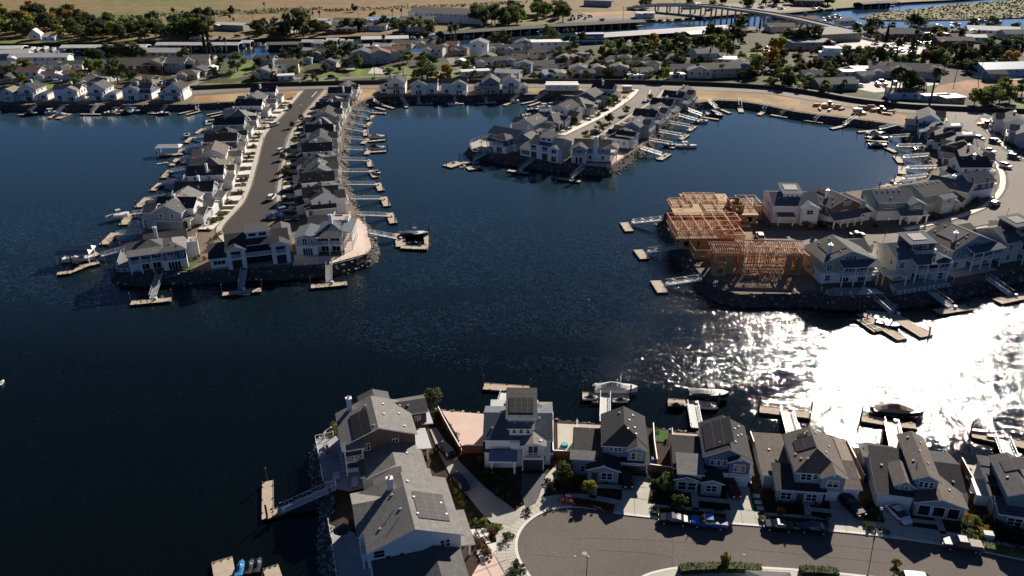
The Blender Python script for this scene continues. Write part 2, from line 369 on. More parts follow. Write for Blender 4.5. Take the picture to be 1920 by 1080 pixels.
MID_TOP = pxp([(1000, 177), (1040, 177), (1078, 181), (1078, 190), (1050, 207), (1020, 221), (985, 237), (940, 252), (905, 266), (879, 273), (885, 283), (941, 291), (972, 297), (1044, 306), (1077, 310), (1139, 316), (1150, 310), (1178, 290), (1203, 273), (1217, 261), (1235, 245), (1251, 230), (1269, 215), (1287, 203), (1304, 193), (1348, 188), (1388, 190), (1427, 196), (1447, 200), (1487, 209), (1530, 215), (1615, 225), (1675, 233), (1700, 240), (1714, 255), (1732, 275), (1745, 295), (1752, 315), (1740, 333), (1700, 343), (1660, 350), (1600, 358), (1540, 366), (1480, 376), (1425, 384), (1399, 388), (1385, 384), (1350, 378), (1300, 381), (1271, 392), (1243, 402), (1250, 424), (1277, 455), (1302, 500), (1322, 524), (1348, 543), (1388, 552), (1475, 550), (1535, 551), (1560, 557), (1675, 556), (1790, 538), (1875, 514), (1940, 500), (2080, 472), (2400, 420)])
NORTH_MID = pxp([(715, 181), (1000, 177)])
SB = [(-320, 128), (-100, 124), (60, 119), (160, 119), (270, 120), (330, 113), (470, 113), (520, 109), (600, 104), (700, 100), (780, 98), (870, 92), (950, 88), (1050, 87), (1100, 86), (1160, 82), (1260, 73), (1340, 64), (1400, 54), (1470, 48), (1540, 49), (1600, 53), (1700, 53), (1800, 56), (2000, 58), (2600, 60)]
sbw = pxp(SB, LZ)
land = FARL_TOP + LEFT_TOP + MID_TOP + list(reversed(sbw))
GROUND = mat('town ground', (.075, .06, .043), .95, var=.45, vscale=.05, fine=.45, fscale=.45, col2=(.05, .062, .022), bump=.02)
poly_obj('land', land, LZ - .01, mat('bare land', (.16, .125, .09), .95, var=.2, vscale=.08, fine=.2, fscale=1), skirt=(2.6, FENCED))
poly_obj('land', FORE_TOP + pxp([(660, 1200), (1300, 1400), (2300, 1400), (2300, 960)])[1:], LZ - .01, MULCH)
bank('rubble_bank', list(reversed(FORE_TOP[:])) if False else [Vector(p) for p in FORE_TOP], rock=1.0, run=2.4)
bank('rubble_bank', FARL_TOP + LEFT_TOP[:4], rock=.35)
bank('rubble_bank', LEFT_TOP[2:], rock=.8)
bank('rubble_bank', NORTH_MID, rock=.4)
bank('rubble_bank', MID_TOP, rock=.7)
# land beyond the channel
NB = [(-320, 84), (-100, 82), (100, 81), (300, 77), (480, 73), (620, 70), (760, 64), (830, 60), (960, 50), (1060, 43), (1180, 38), (1250, 36), (1330, 31), (1420, 24), (1480, 24), (1540, 18), (1620, 12), (1700, 4), (1800, -1), (1900, -10), (2100, -25), (2600, -50)]
nb = pxp(NB, 1.6)
FIELD = mat('dry field grass', (.24, .155, .08), .95, var=.25, vscale=.012, fine=.22, fscale=.12, col2=(.115, .125, .04), detail=6)
# stretch the field noise into long bands
for nd in FIELD.node_tree.nodes:
    if nd.type == 'TEX_NOISE' and nd.inputs['Scale'].default_value < .05:
        mp = FIELD.node_tree.nodes.new('ShaderNodeMapping'); mp.inputs['Scale'].default_value = (.35, 1.2, 1); src = nd.inputs['Vector'].links[0].from_socket
        FIELD.node_tree.links.new(src, mp.inputs[0]); FIELD.node_tree.links.new(mp.outputs[0], nd.inputs['Vector'])
poly_obj('field', nb + [Vector((6000, 2500, 0)), Vector((6000, 9000, 0)), Vector((-6000, 9000, 0)), Vector((-6000, 500, 0))], 1.6, FIELD, skirt=(1.6, FENCED))
marsh = pxp([(1612, 33), (1650, 24), (1710, 17), (1790, 8), (1880, 1), (2000, -6), (2300, -12), (2300, 24), (1960, 31), (1820, 36), (1700, 38), (1650, 37)], .6)
poly_obj('marsh_island', marsh, .6, mat('marsh reeds', (.17, .15, .05), .95, var=.35, vscale=.012, fine=.15, fscale=.3, col2=(.10, .11, .035)), skirt=(.6, LF['cyp']))
# town ground north of the levee road
LEVN = [(-320, 178), (0, 176), (150, 175), (340, 170), (480, 163), (600, 160), (700, 158), (960, 155.5), (1210, 157), (1440, 166), (1540, 181), (1590, 191), (1685, 203), (1770, 207), (1900, 212), (2100, 219), (2500, 230)]
levn = pxp(LEVN)
poly_obj('town_ground', levn + list(reversed([P(x, y + 1.0, LZ) for x, y in SB])), LZ + .02, GROUND)
def sheet(nm, pts, m, dz=.06, hole=None, kind='structure'): return poly_obj(nm, pxp(pts), LZ + dz, m, kind=kind)
# levee road
LEVS = [(-320, 186), (340, 180), (360, 176.5), (480, 169.5), (570, 168), (700, 165.5), (960, 163.5), (1210, 165), (1440, 174.5), (1540, 190.5), (1590, 200), (1685, 210.5), (1762, 214.5), (1762, 211), (1840, 217), (1900, 221), (2100, 228), (2500, 240)]
sheet('levee_road', LEVN + list(reversed(LEVS)), ASPHL, .05)
# peninsula streets
sheet('left_street', [(573, 167.5), (556, 188), (537, 212), (503, 247), (495, 268), (490, 289), (476, 344), (462, 378), (449, 393), (437, 406), (425, 419), (418, 430), (424, 441), (438, 450), (465, 452), (495, 440), (505, 418), (515, 396), (514, 376), (516, 352), (523, 309), (535, 261), (549, 235), (569, 210), (586, 190), (607, 166)], ASPHD, .08)
sheet('middle_street', [(1202, 164), (1194, 180), (1172, 197), (1135, 220), (1100, 237), (1060, 257), (1056, 268), (1064, 278), (1078, 277), (1100, 264), (1120, 252), (1150, 232), (1180, 213), (1205, 197), (1226, 185), (1238, 165.5)], ASPHL, .08)
RROAD = [(1762, 209), (1785, 237), (1817, 259), (1845, 281), (1877, 308), (1890, 326), (1891, 350), (1881, 369), (1860, 386), (1841, 398), (1806, 411), (1763, 423), (1701, 435), (1653, 440), (1600, 440), (1540, 434), (1470, 432), (1430, 434), (1415, 446), (1405, 460), (1412, 473), (1440, 480), (1475, 479), (1513, 474), (1560, 468), (1631, 461), (1690, 457), (1743, 452), (1811, 428), (1894, 413), (1960, 396), (2060, 360), (2100, 330), (1960, 318), (1915, 303), (1877, 279), (1847, 249), (1825, 232), (1840, 216)]
sheet('curved_street', RROAD, ASPHL, .08)
# pale kerb and footway strips (with the street side raised)
def px_path(pts, sm=1): return smooth_path(pxp(pts), sm)
def footway(pts, side=1, w=2.6, m=CONCW):
    p = px_path(pts); band('footway', p, *((.0, w) if side > 0 else (-w, -.0)), LZ, m, h=.15)
footway([(568, 170.5), (552, 189), (533, 212), (500, 247), (491, 268), (486, 289), (472, 344), (458, 378), (445, 393), (433, 406), (421, 419), (414, 430), (419, 443), (432, 455)], -1, 1.5, CONC)
footway([(609, 169), (590, 190), (573, 210), (553, 235), (539, 261), (527, 309), (520, 352), (518, 376), (519, 396)], 1, 1.2, CONCD)
footway([(1199, 168), (1190, 180), (1168, 197), (1131, 220), (1096, 237), (1060, 254)], -1, 2.6)
footway([(1241, 169), (1230, 185), (1209, 197), (1184, 213), (1154, 232), (1124, 252), (1102, 265)], 1, 1.6, CONCD)
footway([(1760, 216), (1782, 238), (1813, 260), (1841, 282), (1873, 309), (1885, 326), (1886, 350), (1876, 369), (1856, 386), (1837, 396), (1803, 408), (1760, 420), (1700, 432)], -1, 1.8)
footway([(1838, 222), (1850, 248), (1880, 277), (1918, 300), (1965, 314)], 1, 2.2)
footway([(1960, 400), (1894, 417), (1811, 431), (1745, 455), (1690, 460)], 1, 1.8)
# dry building plots
DRYP = [[(366, 181), (480, 173), (568, 170.5), (552, 188), (530, 209), (505, 206), (470, 196), (440, 190), (400, 191.5), (358, 193)],
        [(612, 169), (703, 167), (708, 178), (690, 183), (668, 192), (640, 198), (596, 190)],
        [(985, 166), (1100, 165.5), (1199, 167), (1190, 180), (1168, 196), (1120, 200), (1088, 190), (1078, 178), (1000, 174.5)],
        [(1242, 167), (1340, 171), (1440, 177), (1540, 193), (1590, 203), (1685, 213.5), (1700, 217), (1700, 236), (1675, 231), (1615, 222.5), (1530, 212.5), (1487, 206.5), (1447, 197.5), (1388, 187.5), (1348, 185.5), (1300, 190), (1232, 184)]]
for q, m in zip(DRYP, (DRY, DRY, DRY, DRY)): sheet('dry_plot', q, m, .03)
sheet('dirt_plot', [(1500, 187), (1590, 204), (1685, 214), (1700, 236), (1640, 226), (1560, 214), (1500, 204)], DIRT, .045)
sheet('dirt_plot', [(1262, 402), (1310, 392), (1400, 398), (1412, 440), (1400, 462), (1440, 486), (1510, 482), (1530, 545), (1390, 544), (1330, 515), (1290, 455)], DIRT, .03)
sheet('dirt_plot', [(1811, 235), (1838, 226), (1900, 236), (1880, 252), (1850, 246)], DIRT, .03)
sheet('dirt_plot', [(1690, 186), (1745, 176), (1760, 160), (1815, 150), (1930, 152), (1960, 175), (1870, 178), (1790, 182), (1740, 186)], mat('ploughed red earth', (.30, .175, .10), .95, var=.25, vscale=.05, fine=.2, fscale=.4, bump=.3, bscale=.3), .05)
sheet('open_field', [(1500, 52), (1490, 60), (1470, 66), (1430, 68)][::-1] + [(1560, 60)], DIRT, .05)
# lawns and pavements of the old town
for q in ([(0, 171), (60, 158), (130, 158), (100, 170)], [(100, 162), (170, 160), (215, 165), (150, 169)], [(360, 168), (380, 156), (440, 156), (480, 143), (500, 152), (470, 163)], [(430, 150), (450, 118), (480, 112), (475, 140)],
          [(505, 130), (520, 115), (560, 117), (570, 132)], [(570, 154), (574, 140), (620, 134), (650, 143), (640, 153)], [(655, 145), (655, 132), (690, 128), (708, 142)], [(723, 138), (720, 126), (760, 124), (780, 134), (740, 140)], [(750, 158), (765, 140), (860, 130), (875, 140), (845, 156)],
          [(840, 128), (880, 118), (905, 130), (880, 133)], [(1370, 118), (1400, 100), (1440, 96), (1450, 112), (1400, 120)], [(1495, 172), (1560, 176), (1600, 186), (1520, 180)], [(1645, 180), (1675, 172), (1690, 178), (1670, 184)], [(1715, 190), (1750, 182), (1790, 192), (1770, 200), (1730, 198)], [(1820, 130), (1850, 112), (1920, 114), (1920, 124), (1860, 132)], [(1890, 206), (1900, 190), (1950, 190), (1950, 210)], [(1490, 138), (1530, 133), (1570, 133), (1540, 141)]):
    sheet('lawn', q, LAWN, .07)
TOWNR = [([(0, 150), (120, 146), (200, 140), (300, 143), (470, 137), (560, 150), (700, 145), (760, 138), (860, 133), (960, 131), (1100, 133), (1250, 136)], 4.5), ([(340, 170), (370, 155), (385, 147)], 5), ([(870, 132), (850, 120), (840, 100)], 5), ([(1290, 134), (1330, 108), (1345, 96)], 7), ([(1540, 131), (1600, 128), (1640, 117), (1650, 112)], 8), ([(1600, 80), (1680, 76), (1780, 90), (1960, 105)], 14), ([(1640, 75), (1590, 60), (1540, 50)], 14)]
for q, wd in TOWNR: band('town_road', px_path(q, 2), -wd / 2, wd / 2, LZ + .1, ASPHL)
for q in ([(1560, 88), (1600, 72), (1640, 70), (1680, 80), (1650, 88), (1600, 92)], [(1585, 152), (1640, 142), (1665, 152), (1700, 158), (1750, 150), (1762, 158), (1690, 170), (1640, 174), (1590, 164)], [(1650, 96), (1700, 84), (1760, 94), (1730, 102), (1680, 102)], [(1820, 146), (1830, 132), (1890, 130), (1930, 150), (1870, 150)], [(640, 128), (660, 112), (668, 124), (662, 135)], [(690, 138), (700, 124), (730, 136), (720, 139)]):
    sheet('yard_paving', q, CONC, .12)
FARP = lambda q: poly_obj('far_paving', pxp(q, 1.6), 1.7, ASPHL)
FARP([(1060, 40), (1100, 30), (1160, 26), (1240, 10), (1500, 4), (1540, 14), (1470, 22), (1400, 24), (1300, 30), (1180, 35)]); FARP([(240, 76), (360, 68), (470, 68), (470, 72), (300, 76)]); FARP([(610, 60), (660, 52), (760, 50), (820, 50), (800, 58), (700, 63)])
poly_obj('far_paving', pxp([(1085, 24), (1200, 20), (1180, 27), (1110, 31)], 1.6), 1.75, mat('bare sandy earth', (.36, .23, .12), .95, var=.2, vscale=.1))
# foreground street, kerb, footway and drives
KERB = [(1010, 1110), (995, 1080), (985, 1066), (975, 1049), (970, 1030), (971, 1009), (983, 987), (1008, 967), (1038, 955.5), (1070, 951.5), (1098, 953), (1133, 959), (1165, 966), (1236, 974), (1370, 984), (1420, 988), (1566, 998), (1643, 1006), (1724, 1016), (1849, 1037), (1890, 1046), (1990, 1066)]
LOWK = [(1190, 1090), (1210, 1077), (1240, 1069), (1269, 1064), (1358, 1061), (1428, 1064), (1509, 1069), (1613, 1079), (1700, 1090)]
sheet('cul_de_sac', KERB + [(1990, 1160), (1010, 1160)], ASPH, .05)
K = smooth_path(pxp(KERB), 2)
band('kerb', K, 0, .45, LZ, CONCW, h=.17); band('footway', K, .45, 3.3, LZ, CONC, h=.15)
LK = smooth_path(pxp(LOWK), 2)
band('kerb', LK, -.45, 0, LZ + .04, CONCW, h=.17); band('footway', LK, -3.0, -.45, LZ + .04, CONC, h=.15); band('verge', LK, -30, -3.0, LZ + .04, MULCH, h=.1)
def drive(pts, m=CONC, dz=.16, nm='driveway'): return sheet(nm, pts, m, dz)
drive([(957, 986), (985, 962), (967, 958), (940, 938), (908, 914), (863, 868), (840, 836), (818, 803), (806, 806), (815, 830), (822, 850), (838, 880), (850, 905), (876, 930), (900, 960), (921, 981)], CONCD)
drive([(979, 889), (1023, 889), (1024, 905), (1004, 945), (986, 955), (976, 925)], mat('charcoal paver drive', (.10, .10, .10), .85, var=.1, vscale=.5, fine=.15, fscale=3))
drive([(1024, 893), (1043, 872), (1043, 905), (1030, 912), (1006, 946)], CONC, .17)
drive([(1165, 890), (1208, 882), (1222, 900), (1214, 945), (1217, 972), (1160, 966), (1166, 935)])
drive([(1106, 896), (1119, 896), (1119, 936), (1107, 935)], CONC, .15, 'path'); drive([(1119, 908), (1166, 911), (1166, 919), (1119, 916)], CONC, .17, 'path')
drive([(1355, 906), (1404, 912), (1413, 960), (1415, 985), (1373, 982), (1370, 955)]); drive([(1294, 918), (1308, 920), (1311, 958), (1298, 957)], CONC, .15, 'path'); drive([(1308, 932), (1367, 938), (1367, 946), (1308, 940)], CONC, .17, 'path')
drive([(1553, 930), (1606, 936), (1612, 975), (1612, 1002), (1566, 996), (1558, 965)]); drive([(1505, 940), (1517, 940), (1522, 970), (1510, 970)], CONC, .15, 'path'); drive([(1517, 952), (1558, 956), (1558, 964), (1517, 960)], CONC, .17, 'path')
drive([(1650, 945), (1705, 955), (1712, 995), (1722, 1014), (1668, 1008), (1660, 985)]); drive([(1748, 965), (1763, 968), (1775, 1003), (1762, 1002)], CONC, .15, 'path'); drive([(1710, 973), (1765, 980), (1768, 987), (1710, 981)], CONC, .17, 'path')
for x, y in ((1411, 927), (1414, 939), (1418, 950), (1420, 961)): drive([(x, y), (x + 13, y + 1), (x + 14, y + 8), (x + 1, y + 7)], CONCW, .15, 'stepping_stone')
drive([(1405, 922), (1426, 924), (1436, 966), (1414, 963)], TURF, .12, 'lawn')
sheet('pink_patio', [(828, 771), (908, 777), (905, 850), (866, 848), (856, 815)], PATIO, .12)
sheet('backyard_patio', [(1045, 795), (1082, 797), (1078, 858), (1046, 856)], CONC, .12); sheet('backyard_lawn', [(1228, 806), (1254, 808), (1250, 830), (1226, 828)], TURF, .12)
sheet('backyard_lawn', [(1412, 822), (1430, 824), (1428, 850), (1420, 850)], TURF, .12); sheet('backyard_patio', [(1808, 871), (1842, 876), (1848, 912), (1822, 925)], CONC, .12)
sheet('forecourt', [(868, 1110), (905, 1046), (945, 1028), (962, 1060), (975, 1110)], PATIO, .12)
sheet('corner_footway', [(929, 1006), (940, 990), (960, 975), (972, 1000), (966, 1030), (972, 1060), (952, 1072), (935, 1040)], CONC, .125)
for q in ([(882, 994), (890, 993), (899, 1010), (890, 1012)], [(892, 993), (900, 992), (908, 1006), (901, 1009)], [(902, 992), (911, 991), (919, 1005), (910, 1007)], [(906, 1008), (915, 1006), (920, 1018), (911, 1020)], [(913, 1022), (930, 1018), (931, 1032), (921, 1041)], [(892, 1032), (902, 1031), (904, 1041), (895, 1042)], [(897, 1043), (906, 1042), (909, 1050), (901, 1052)]):
    sheet('stepping_stone', q, CONCW, .14)
# ---------------------------------------------------------------- house kit
WINC = {}
def win_mesh(w, h, n, kind):
    """(frame mesh, pane mesh) of a window facing -y, centred, n lights side by side"""
    k = (round(w, 2), round(h, 2), n, kind)
    if k not in WINC:
        f = MB(); p = MB(); t = .11 if kind != 'thin' else .07; d = .07
        x0, x1, z0, z1 = -w / 2, w / 2, -h / 2, h / 2
        f.box(x0 - t, x1 + t, -d, .02, z1, z1 + t, WH); f.box(x0 - t, x1 + t, -d, .02, z0 - t, z0, WH)
        f.box(x0 - t, x0, -d, .02, z0, z1, WH); f.box(x1, x1 + t, -d, .02, z0, z1, WH)
        for i in range(1, n): q = x0 + w * i / n; f.box(q - .05, q + .05, -d + .01, .02, z0, z1, WH)
        if kind == 'sash': f.box(x0, x1, -d + .02, .015, -.03, .03, WH)
        p.poly([(x0, -.025, z0), (x1, -.025, z0), (x1, -.025, z1), (x0, -.025, z1)], GL)
        WINC[k] = (f.mesh('window'), p.mesh('pane'))
    return WINC[k]
class House:
    def __init__(s, name, label, px, rot, cat='house', z=LZ, group=None, loc=None):
        p = Vector(loc) if loc is not None else P(px[0], px[1], z)
        s.o = Vector((p.x, p.y, z)); s.rz = R(rot); s.c, s.sn = math.cos(s.rz), math.sin(s.rz)
        s.root = thing(name, label, cat, s.o, s.rz, group); s.wall = MB(); s.roof = MB(); s.eps = 0
        s.parts = {}
    def loc(s, x, y, h):
        """pixel at height h above the pad -> local xy"""
        q = P(x, y, s.o.z + h) - s.o; return (q.x * s.c + q.y * s.sn, -q.x * s.sn + q.y * s.c)
    def part(s, name):
        return s.parts.setdefault(name, MB())
    def vp(s, fl, fr, depth, z1, roof='gx', **k):
        """volume from front-left / front-right eave pixels"""
        oh = k.get('oh', .4); a = s.loc(*fl, z1); b = s.loc(*fr, z1)
        return s.vol(a[0] + oh, b[0] - oh, a[1] + oh, a[1] + oh + depth, k.pop('z0', 0), z1, roof, **k)
    def vol(s, x0, x1, y0, y1, z0, z1, roof='gx', pitch=.42, wall='white', rf='mid', oh=.4, up=None, upz=None, t=.2, gable=None, walls=True):
        s.eps += .013; z1 = z1 + s.eps; W = s.wall; wm = SI[wall] if isinstance(wall, str) else wall; um = SI[up] if up else wm; gm = SI[gable] if gable else um; rm = SH[rf] if isinstance(rf, str) else rf
        if walls:
            for a, b in (((x0, y0), (x1, y0)), ((x1, y0), (x1, y1)), ((x1, y1), (x0, y1)), ((x0, y1), (x0, y0))):
                if up and upz:
                    W.poly([(*a, z0), (*b, z0), (*b, upz), (*a, upz)], wm); W.poly([(*a, upz), (*b, upz), (*b, z1), (*a, z1)], um)
                else: W.poly([(*a, z0), (*b, z0), (*b, z1), (*a, z1)], um)
        X0, X1, Y0, Y1 = x0 - oh, x1 + oh, y0 - oh, y1 + oh; ze = z1 - pitch * oh + t
        w2 = (Y1 - Y0) / 2; d2 = (X1 - X0) / 2; xm = (x0 + x1) / 2; ym = (y0 + y1) / 2
        Rf = s.roof
        if roof == 'gx':
            zr = ze + pitch * w2; Rf.slab([(X0, Y0, ze), (X1, Y0, ze), (X1, ym, zr), (X0, ym, zr), (X1, Y1, ze), (X0, Y1, ze)], [(0, 1, 2, 3), (3, 2, 4, 5)], t, rm, WH)
            zg = z1 + pitch * (y1 - y0) / 2
            for x, f in ((x0, 0), (x1, 1)): W.poly([(x, y1, z1), (x, y0, z1), (x, ym, zg)] if f == 0 else [(x, y0, z1), (x, y1, z1), (x, ym, zg)], gm)
            s.ridge = zr
        elif roof == 'gy':
            zr = ze + pitch * d2; Rf.slab([(X1, Y0, ze), (X1, Y1, ze), (xm, Y1, zr), (xm, Y0, zr), (X0, Y1, ze), (X0, Y0, ze)], [(0, 1, 2, 3), (3, 2, 4, 5)], t, rm, WH)
            zg = z1 + pitch * (x1 - x0) / 2
            for y, f in ((y0, 0), (y1, 1)): W.poly([(x0, y, z1), (x1, y, z1), (xm, y, zg)] if f == 0 else [(x1, y, z1), (x0, y, z1), (xm, y, zg)], gm)
            s.ridge = zr
        elif roof == 'hip':
            m = min(w2, d2); zr = ze + pitch * m; ax0, ax1, ay0, ay1 = X0 + m, X1 - m, Y0 + m, Y1 - m
            if d2 > w2: Rf.slab([(X0, Y0, ze), (X1, Y0, ze), (X1, Y1, ze), (X0, Y1, ze), (ax0, ym, zr), (ax1, ym, zr)], [(0, 1, 5, 4), (1, 2, 5), (2, 3, 4, 5), (3, 0, 4)], t, rm, WH)
            else: Rf.slab([(X0, Y0, ze), (X1, Y0, ze), (X1, Y1, ze), (X0, Y1, ze), (xm, ay0, zr), (xm, ay1 + .02, zr)], [(0, 1, 4), (1, 2, 5, 4), (2, 3, 5), (3, 0, 4, 5)], t, rm, WH)
            s.ridge = zr
        elif roof == 'hfy':      # ridge along y, hipped at the front, gabled at the back
            zr = ze + pitch * d2; Rf.slab([(X0, Y0, ze), (X1, Y0, ze), (X1, Y1, ze), (X0, Y1, ze), (xm, Y0 + d2, zr), (xm, Y1, zr)], [(0, 1, 4), (1, 2, 5, 4), (3, 0, 4, 5)], t, rm, WH)
            W.poly([(x1, y1, z1), (x0, y1, z1), (xm, y1, z1 + pitch * (x1 - x0) / 2)], gm); s.ridge = zr
        elif roof in ('sf', 'sb'):      # shed, low at the front / back
            h = pitch * (Y1 - Y0); a, b = (ze, ze + h) if roof == 'sf' else (ze + h, ze)
            Rf.slab([(X0, Y0, a), (X1, Y0, a), (X1, Y1, b), (X0, Y1, b)], [(0, 1, 2, 3)], t, rm, WH); hh = pitch * (y1 - y0)
            if walls and roof == 'sf': W.poly([(x0, y1, z1), (x0, y0, z1), (x0, y1, z1 + hh)], gm); W.poly([(x1, y0, z1), (x1, y1, z1), (x1, y1, z1 + hh)], gm); W.poly([(x1, y1, z1), (x0, y1, z1), (x0, y1, z1 + hh), (x1, y1, z1 + hh)], gm)
            elif walls: W.poly([(x0, y1, z1), (x0, y0, z1), (x0, y0, z1 + hh)], gm); W.poly([(x1, y0, z1), (x1, y1, z1), (x1, y0, z1 + hh)], gm); W.poly([(x0, y0, z1), (x1, y0, z1), (x1, y0, z1 + hh), (x0, y0, z1 + hh)], gm)
            s.ridge = max(a, b)
        elif roof in ('sl', 'sr'):      # shed, low at the left / right
            h = pitch * (X1 - X0); a, b = (ze, ze + h) if roof == 'sl' else (ze + h, ze)
            Rf.slab([(X0, Y0, a), (X1, Y0, b), (X1, Y1, b), (X0, Y1, a)], [(0, 1, 2, 3)], t, rm, WH); hh = pitch * (x1 - x0)
            if walls:
                for y in (y0, y1): W.poly([(x0, y, z1), (x1, y, z1), (x1 if roof == 'sl' else x0, y, z1 + hh)], gm)
                x = x1 if roof == 'sl' else x0; W.poly([(x, y0, z1), (x, y1, z1), (x, y1, z1 + hh), (x, y0, z1 + hh)], gm)
            s.ridge = max(a, b)
        elif roof == 'flat':
            Rf.slab([(X0, Y0, z1 + t), (X1, Y0, z1 + t), (X1, Y1, z1 + t), (X0, Y1, z1 + t)], [(0, 1, 2, 3)], t, rm, WH); s.ridge = z1 + t
        elif roof == 'deck':     # flat roof terrace with a parapet
            W.box(x0, x1, y0, y1, z1 - .05, z1 + .02, DECK); s.rail([(x0, y1), (x0, y0), (x1, y0), (x1, y1)], z1, nm='terrace_rail')
        return (x0, x1, y0, y1, z0, z1, s.ridge if roof != 'deck' else z1, roof, pitch)
    def win(s, v, side, u, zc, w=1.0, h=1.3, n=1, kind='sash', sub=True):
        x0, x1, y0, y1 = v[:4]
        if side == 'f': x, y, a = x0 + (x1 - x0) * u, y0 - .01, 0
        elif side == 'b': x, y, a = x1 - (x1 - x0) * u, y1 + .01, math.pi
        elif side == 'l': x, y, a = x0 - .01, y1 - (y1 - y0) * u, -math.pi / 2
        else: x, y, a = x1 + .01, y0 + (y1 - y0) * u, math.pi / 2
        f, p = win_mesh(w, h, n, kind)
        o = link('window', f, s.root, (x, y, zc), a)
        link('pane', p, o)
        return o
    def row(s, v, side, us, zc, w=1.0, h=1.3, n=1, kind='sash'):
        for u in us: s.win(v, side, u, zc, w, h, n, kind)
    def garage(s, v, u, w=4.9, h=2.3, m=None, side='f'):
        m = m or mat('garage door white', (.70, .70, .70), .5, stripes=(2, .55, .25)); x = v[0] + (v[1] - v[0]) * u; b = MB(); y = v[2] if side == 'f' else v[3]; sg = -1 if side == 'f' else 1
        ya, yb = sorted((y, y + sg * .06)); b.box(x - w / 2, x + w / 2, ya, yb, .02, h, m); b.build('garage_door', s.root)
        f = s.part('garage_frame'); ya, yb = sorted((y + sg * .003, y + sg * .09)); f.box(x - w / 2 - .15, x - w / 2, ya, yb, .02, h + .15, WH); f.box(x + w / 2, x + w / 2 + .15, ya, yb, .02, h + .15, WH); f.box(x - w / 2, x + w / 2, ya, yb, h, h + .15, WH)
    def door(s, v, u, side='f', m=None, w=1.0):
        m = m or mat('front door', (.06, .05, .05), .5); x = v[0] + (v[1] - v[0]) * u; y = v[2] if side == 'f' else v[3]; sg = -1 if side == 'f' else 1; ya, yb = sorted((y, y + sg * .05))
        b = MB(); b.box(x - w / 2, x + w / 2, ya, yb, .02, 2.15, m); b.build('door', s.root)
    def rail(s, pts, z, nm='railing', h=1.05, x_=False):
        b = s.part(nm)
        for a, c in zip(pts, pts[1:]):
            a = Vector((*a, 0)); c = Vector((*c, 0)); L = (c - a).length; n = max(1, round(L / 1.9))
            b.bar((a.x, a.y, z + h), (c.x, c.y, z + h), .09, .07, WH); b.bar((a.x, a.y, z + .18), (c.x, c.y, z + .18), .05, .06, WH)
            for k in range(n + 1): p = a.lerp(c, k / n); b.box(p.x - .06, p.x + .06, p.y - .06, p.y + .06, z, z + h + .05, WH)
            m = max(2, round(L / .28))
            for k in range(1, m): p = a.lerp(c, k / m); b.box(p.x - .02, p.x + .02, p.y - .02, p.y + .02, z + .15, z + h - .03, WH)
            if x_:
                for k in range(n):
                    p, q = a.lerp(c, k / n), a.lerp(c, (k + 1) / n); b.bar((p.x, p.y, z + h - .05), (q.x, q.y, z + .2), .04, .07, WH); b.bar((p.x, p.y, z + .25), (q.x, q.y, z + h), .04, .07, WH)
    def glassrail(s, pts, z, nm='glass_railing', h=1.05):
        b = s.part(nm)
        for a, c in zip(pts, pts[1:]):
            a = Vector((*a, 0)); c = Vector((*c, 0)); L = (c - a).length; n = max(1, round(L / 1.5))
            b.bar((a.x, a.y, z + h), (c.x, c.y, z + h), .07, .06, WH)
            for k in range(n + 1): p = a.lerp(c, k / n); b.box(p.x - .06, p.x + .06, p.y - .06, p.y + .06, z, z + h + .08, WH)
    def balcony(s, v, side, u0, u1, z, out=1.8, roof=False, cols=True, x_=True, ztop=None, rf='mid'):
        """projecting balcony on the front ('f') or back ('b') of a volume, on columns, optionally roofed"""
        x0, x1, y0, y1 = v[:4]; sg = -1 if side == 'f' else 1; y = y0 if side == 'f' else y1
        a = x0 + (x1 - x0) * u0; c = x0 + (x1 - x0) * u1; yo = y + sg * out; ya, yb = sorted((y + sg * .003, yo))
        b = s.part('balcony'); b.box(a, c, ya, yb, z - .28, z, WH, DECK)
        s.rail([(a + .08, y), (a + .08, yo - sg * .08), (c - .08, yo - sg * .08), (c - .08, y)], z + .003, x_=x_)
        n = max(1, round((c - a) / 3.2)); k = s.part('column')
        for i in range(n + 1):
            x = a + .14 + (c - a - .28) * i / n
            if cols: k.box(x - .13, x + .13, yo - sg * .14 - .13, yo - sg * .14 + .13, 0, z - .28, WH)
            if roof: k.box(x - .11, x + .11, yo - sg * .14 - .11, yo - sg * .14 + .11, z, (ztop or z + 2.5), WH)
        if roof:
            zt = ztop or z + 2.5; s.eps += .01; zt += s.eps
            ya, yb = (yo - .35, y) if side == 'f' else (y, yo + .35); lo, hi = (zt, zt + .3 * (out + .35)) if side == 'f' else (zt + .3 * (out + .35), zt)
            s.roof.slab([(a - .35, ya, lo), (c + .35, ya, lo), (c + .35, yb, hi), (a - .35, yb, hi)], [(0, 1, 2, 3)], .2, SH[rf], WH)
    def porch(s, v, side, u0, u1, ztop=2.6, out=2.2, rf='mid', n=None, pitch=.25, colw=.18):
        x0, x1, y0, y1 = v[:4]; sg = -1 if side == 'f' else 1; y = y0 if side == 'f' else y1
        a = x0 + (x1 - x0) * u0; c = x0 + (x1 - x0) * u1; yo = y + sg * out; s.eps += .01; zt = ztop + s.eps
        ya, yb = (yo - .3, y - .003) if side == 'f' else (y + .003, yo + .3); hi = zt + pitch * (out + .3); lo, h2 = (zt, hi) if side == 'f' else (hi, zt)
        b = s.part('porch_roof'); b.slab([(a - .3, ya, lo + .2), (c + .3, ya, lo + .2), (c + .3, yb, h2 + .2), (a - .3, yb, h2 + .2)], [(0, 1, 2, 3)], .22, SH[rf], WH)
        k = s.part('column'); n = n or max(1, round((c - a) / 2.8))
        for i in range(n + 1): x = a + colw + (c - a - 2 * colw) * i / n; k.box(x - colw, x + colw, yo - sg * colw - colw, yo - sg * colw + colw, 0, zt + .02, WH)
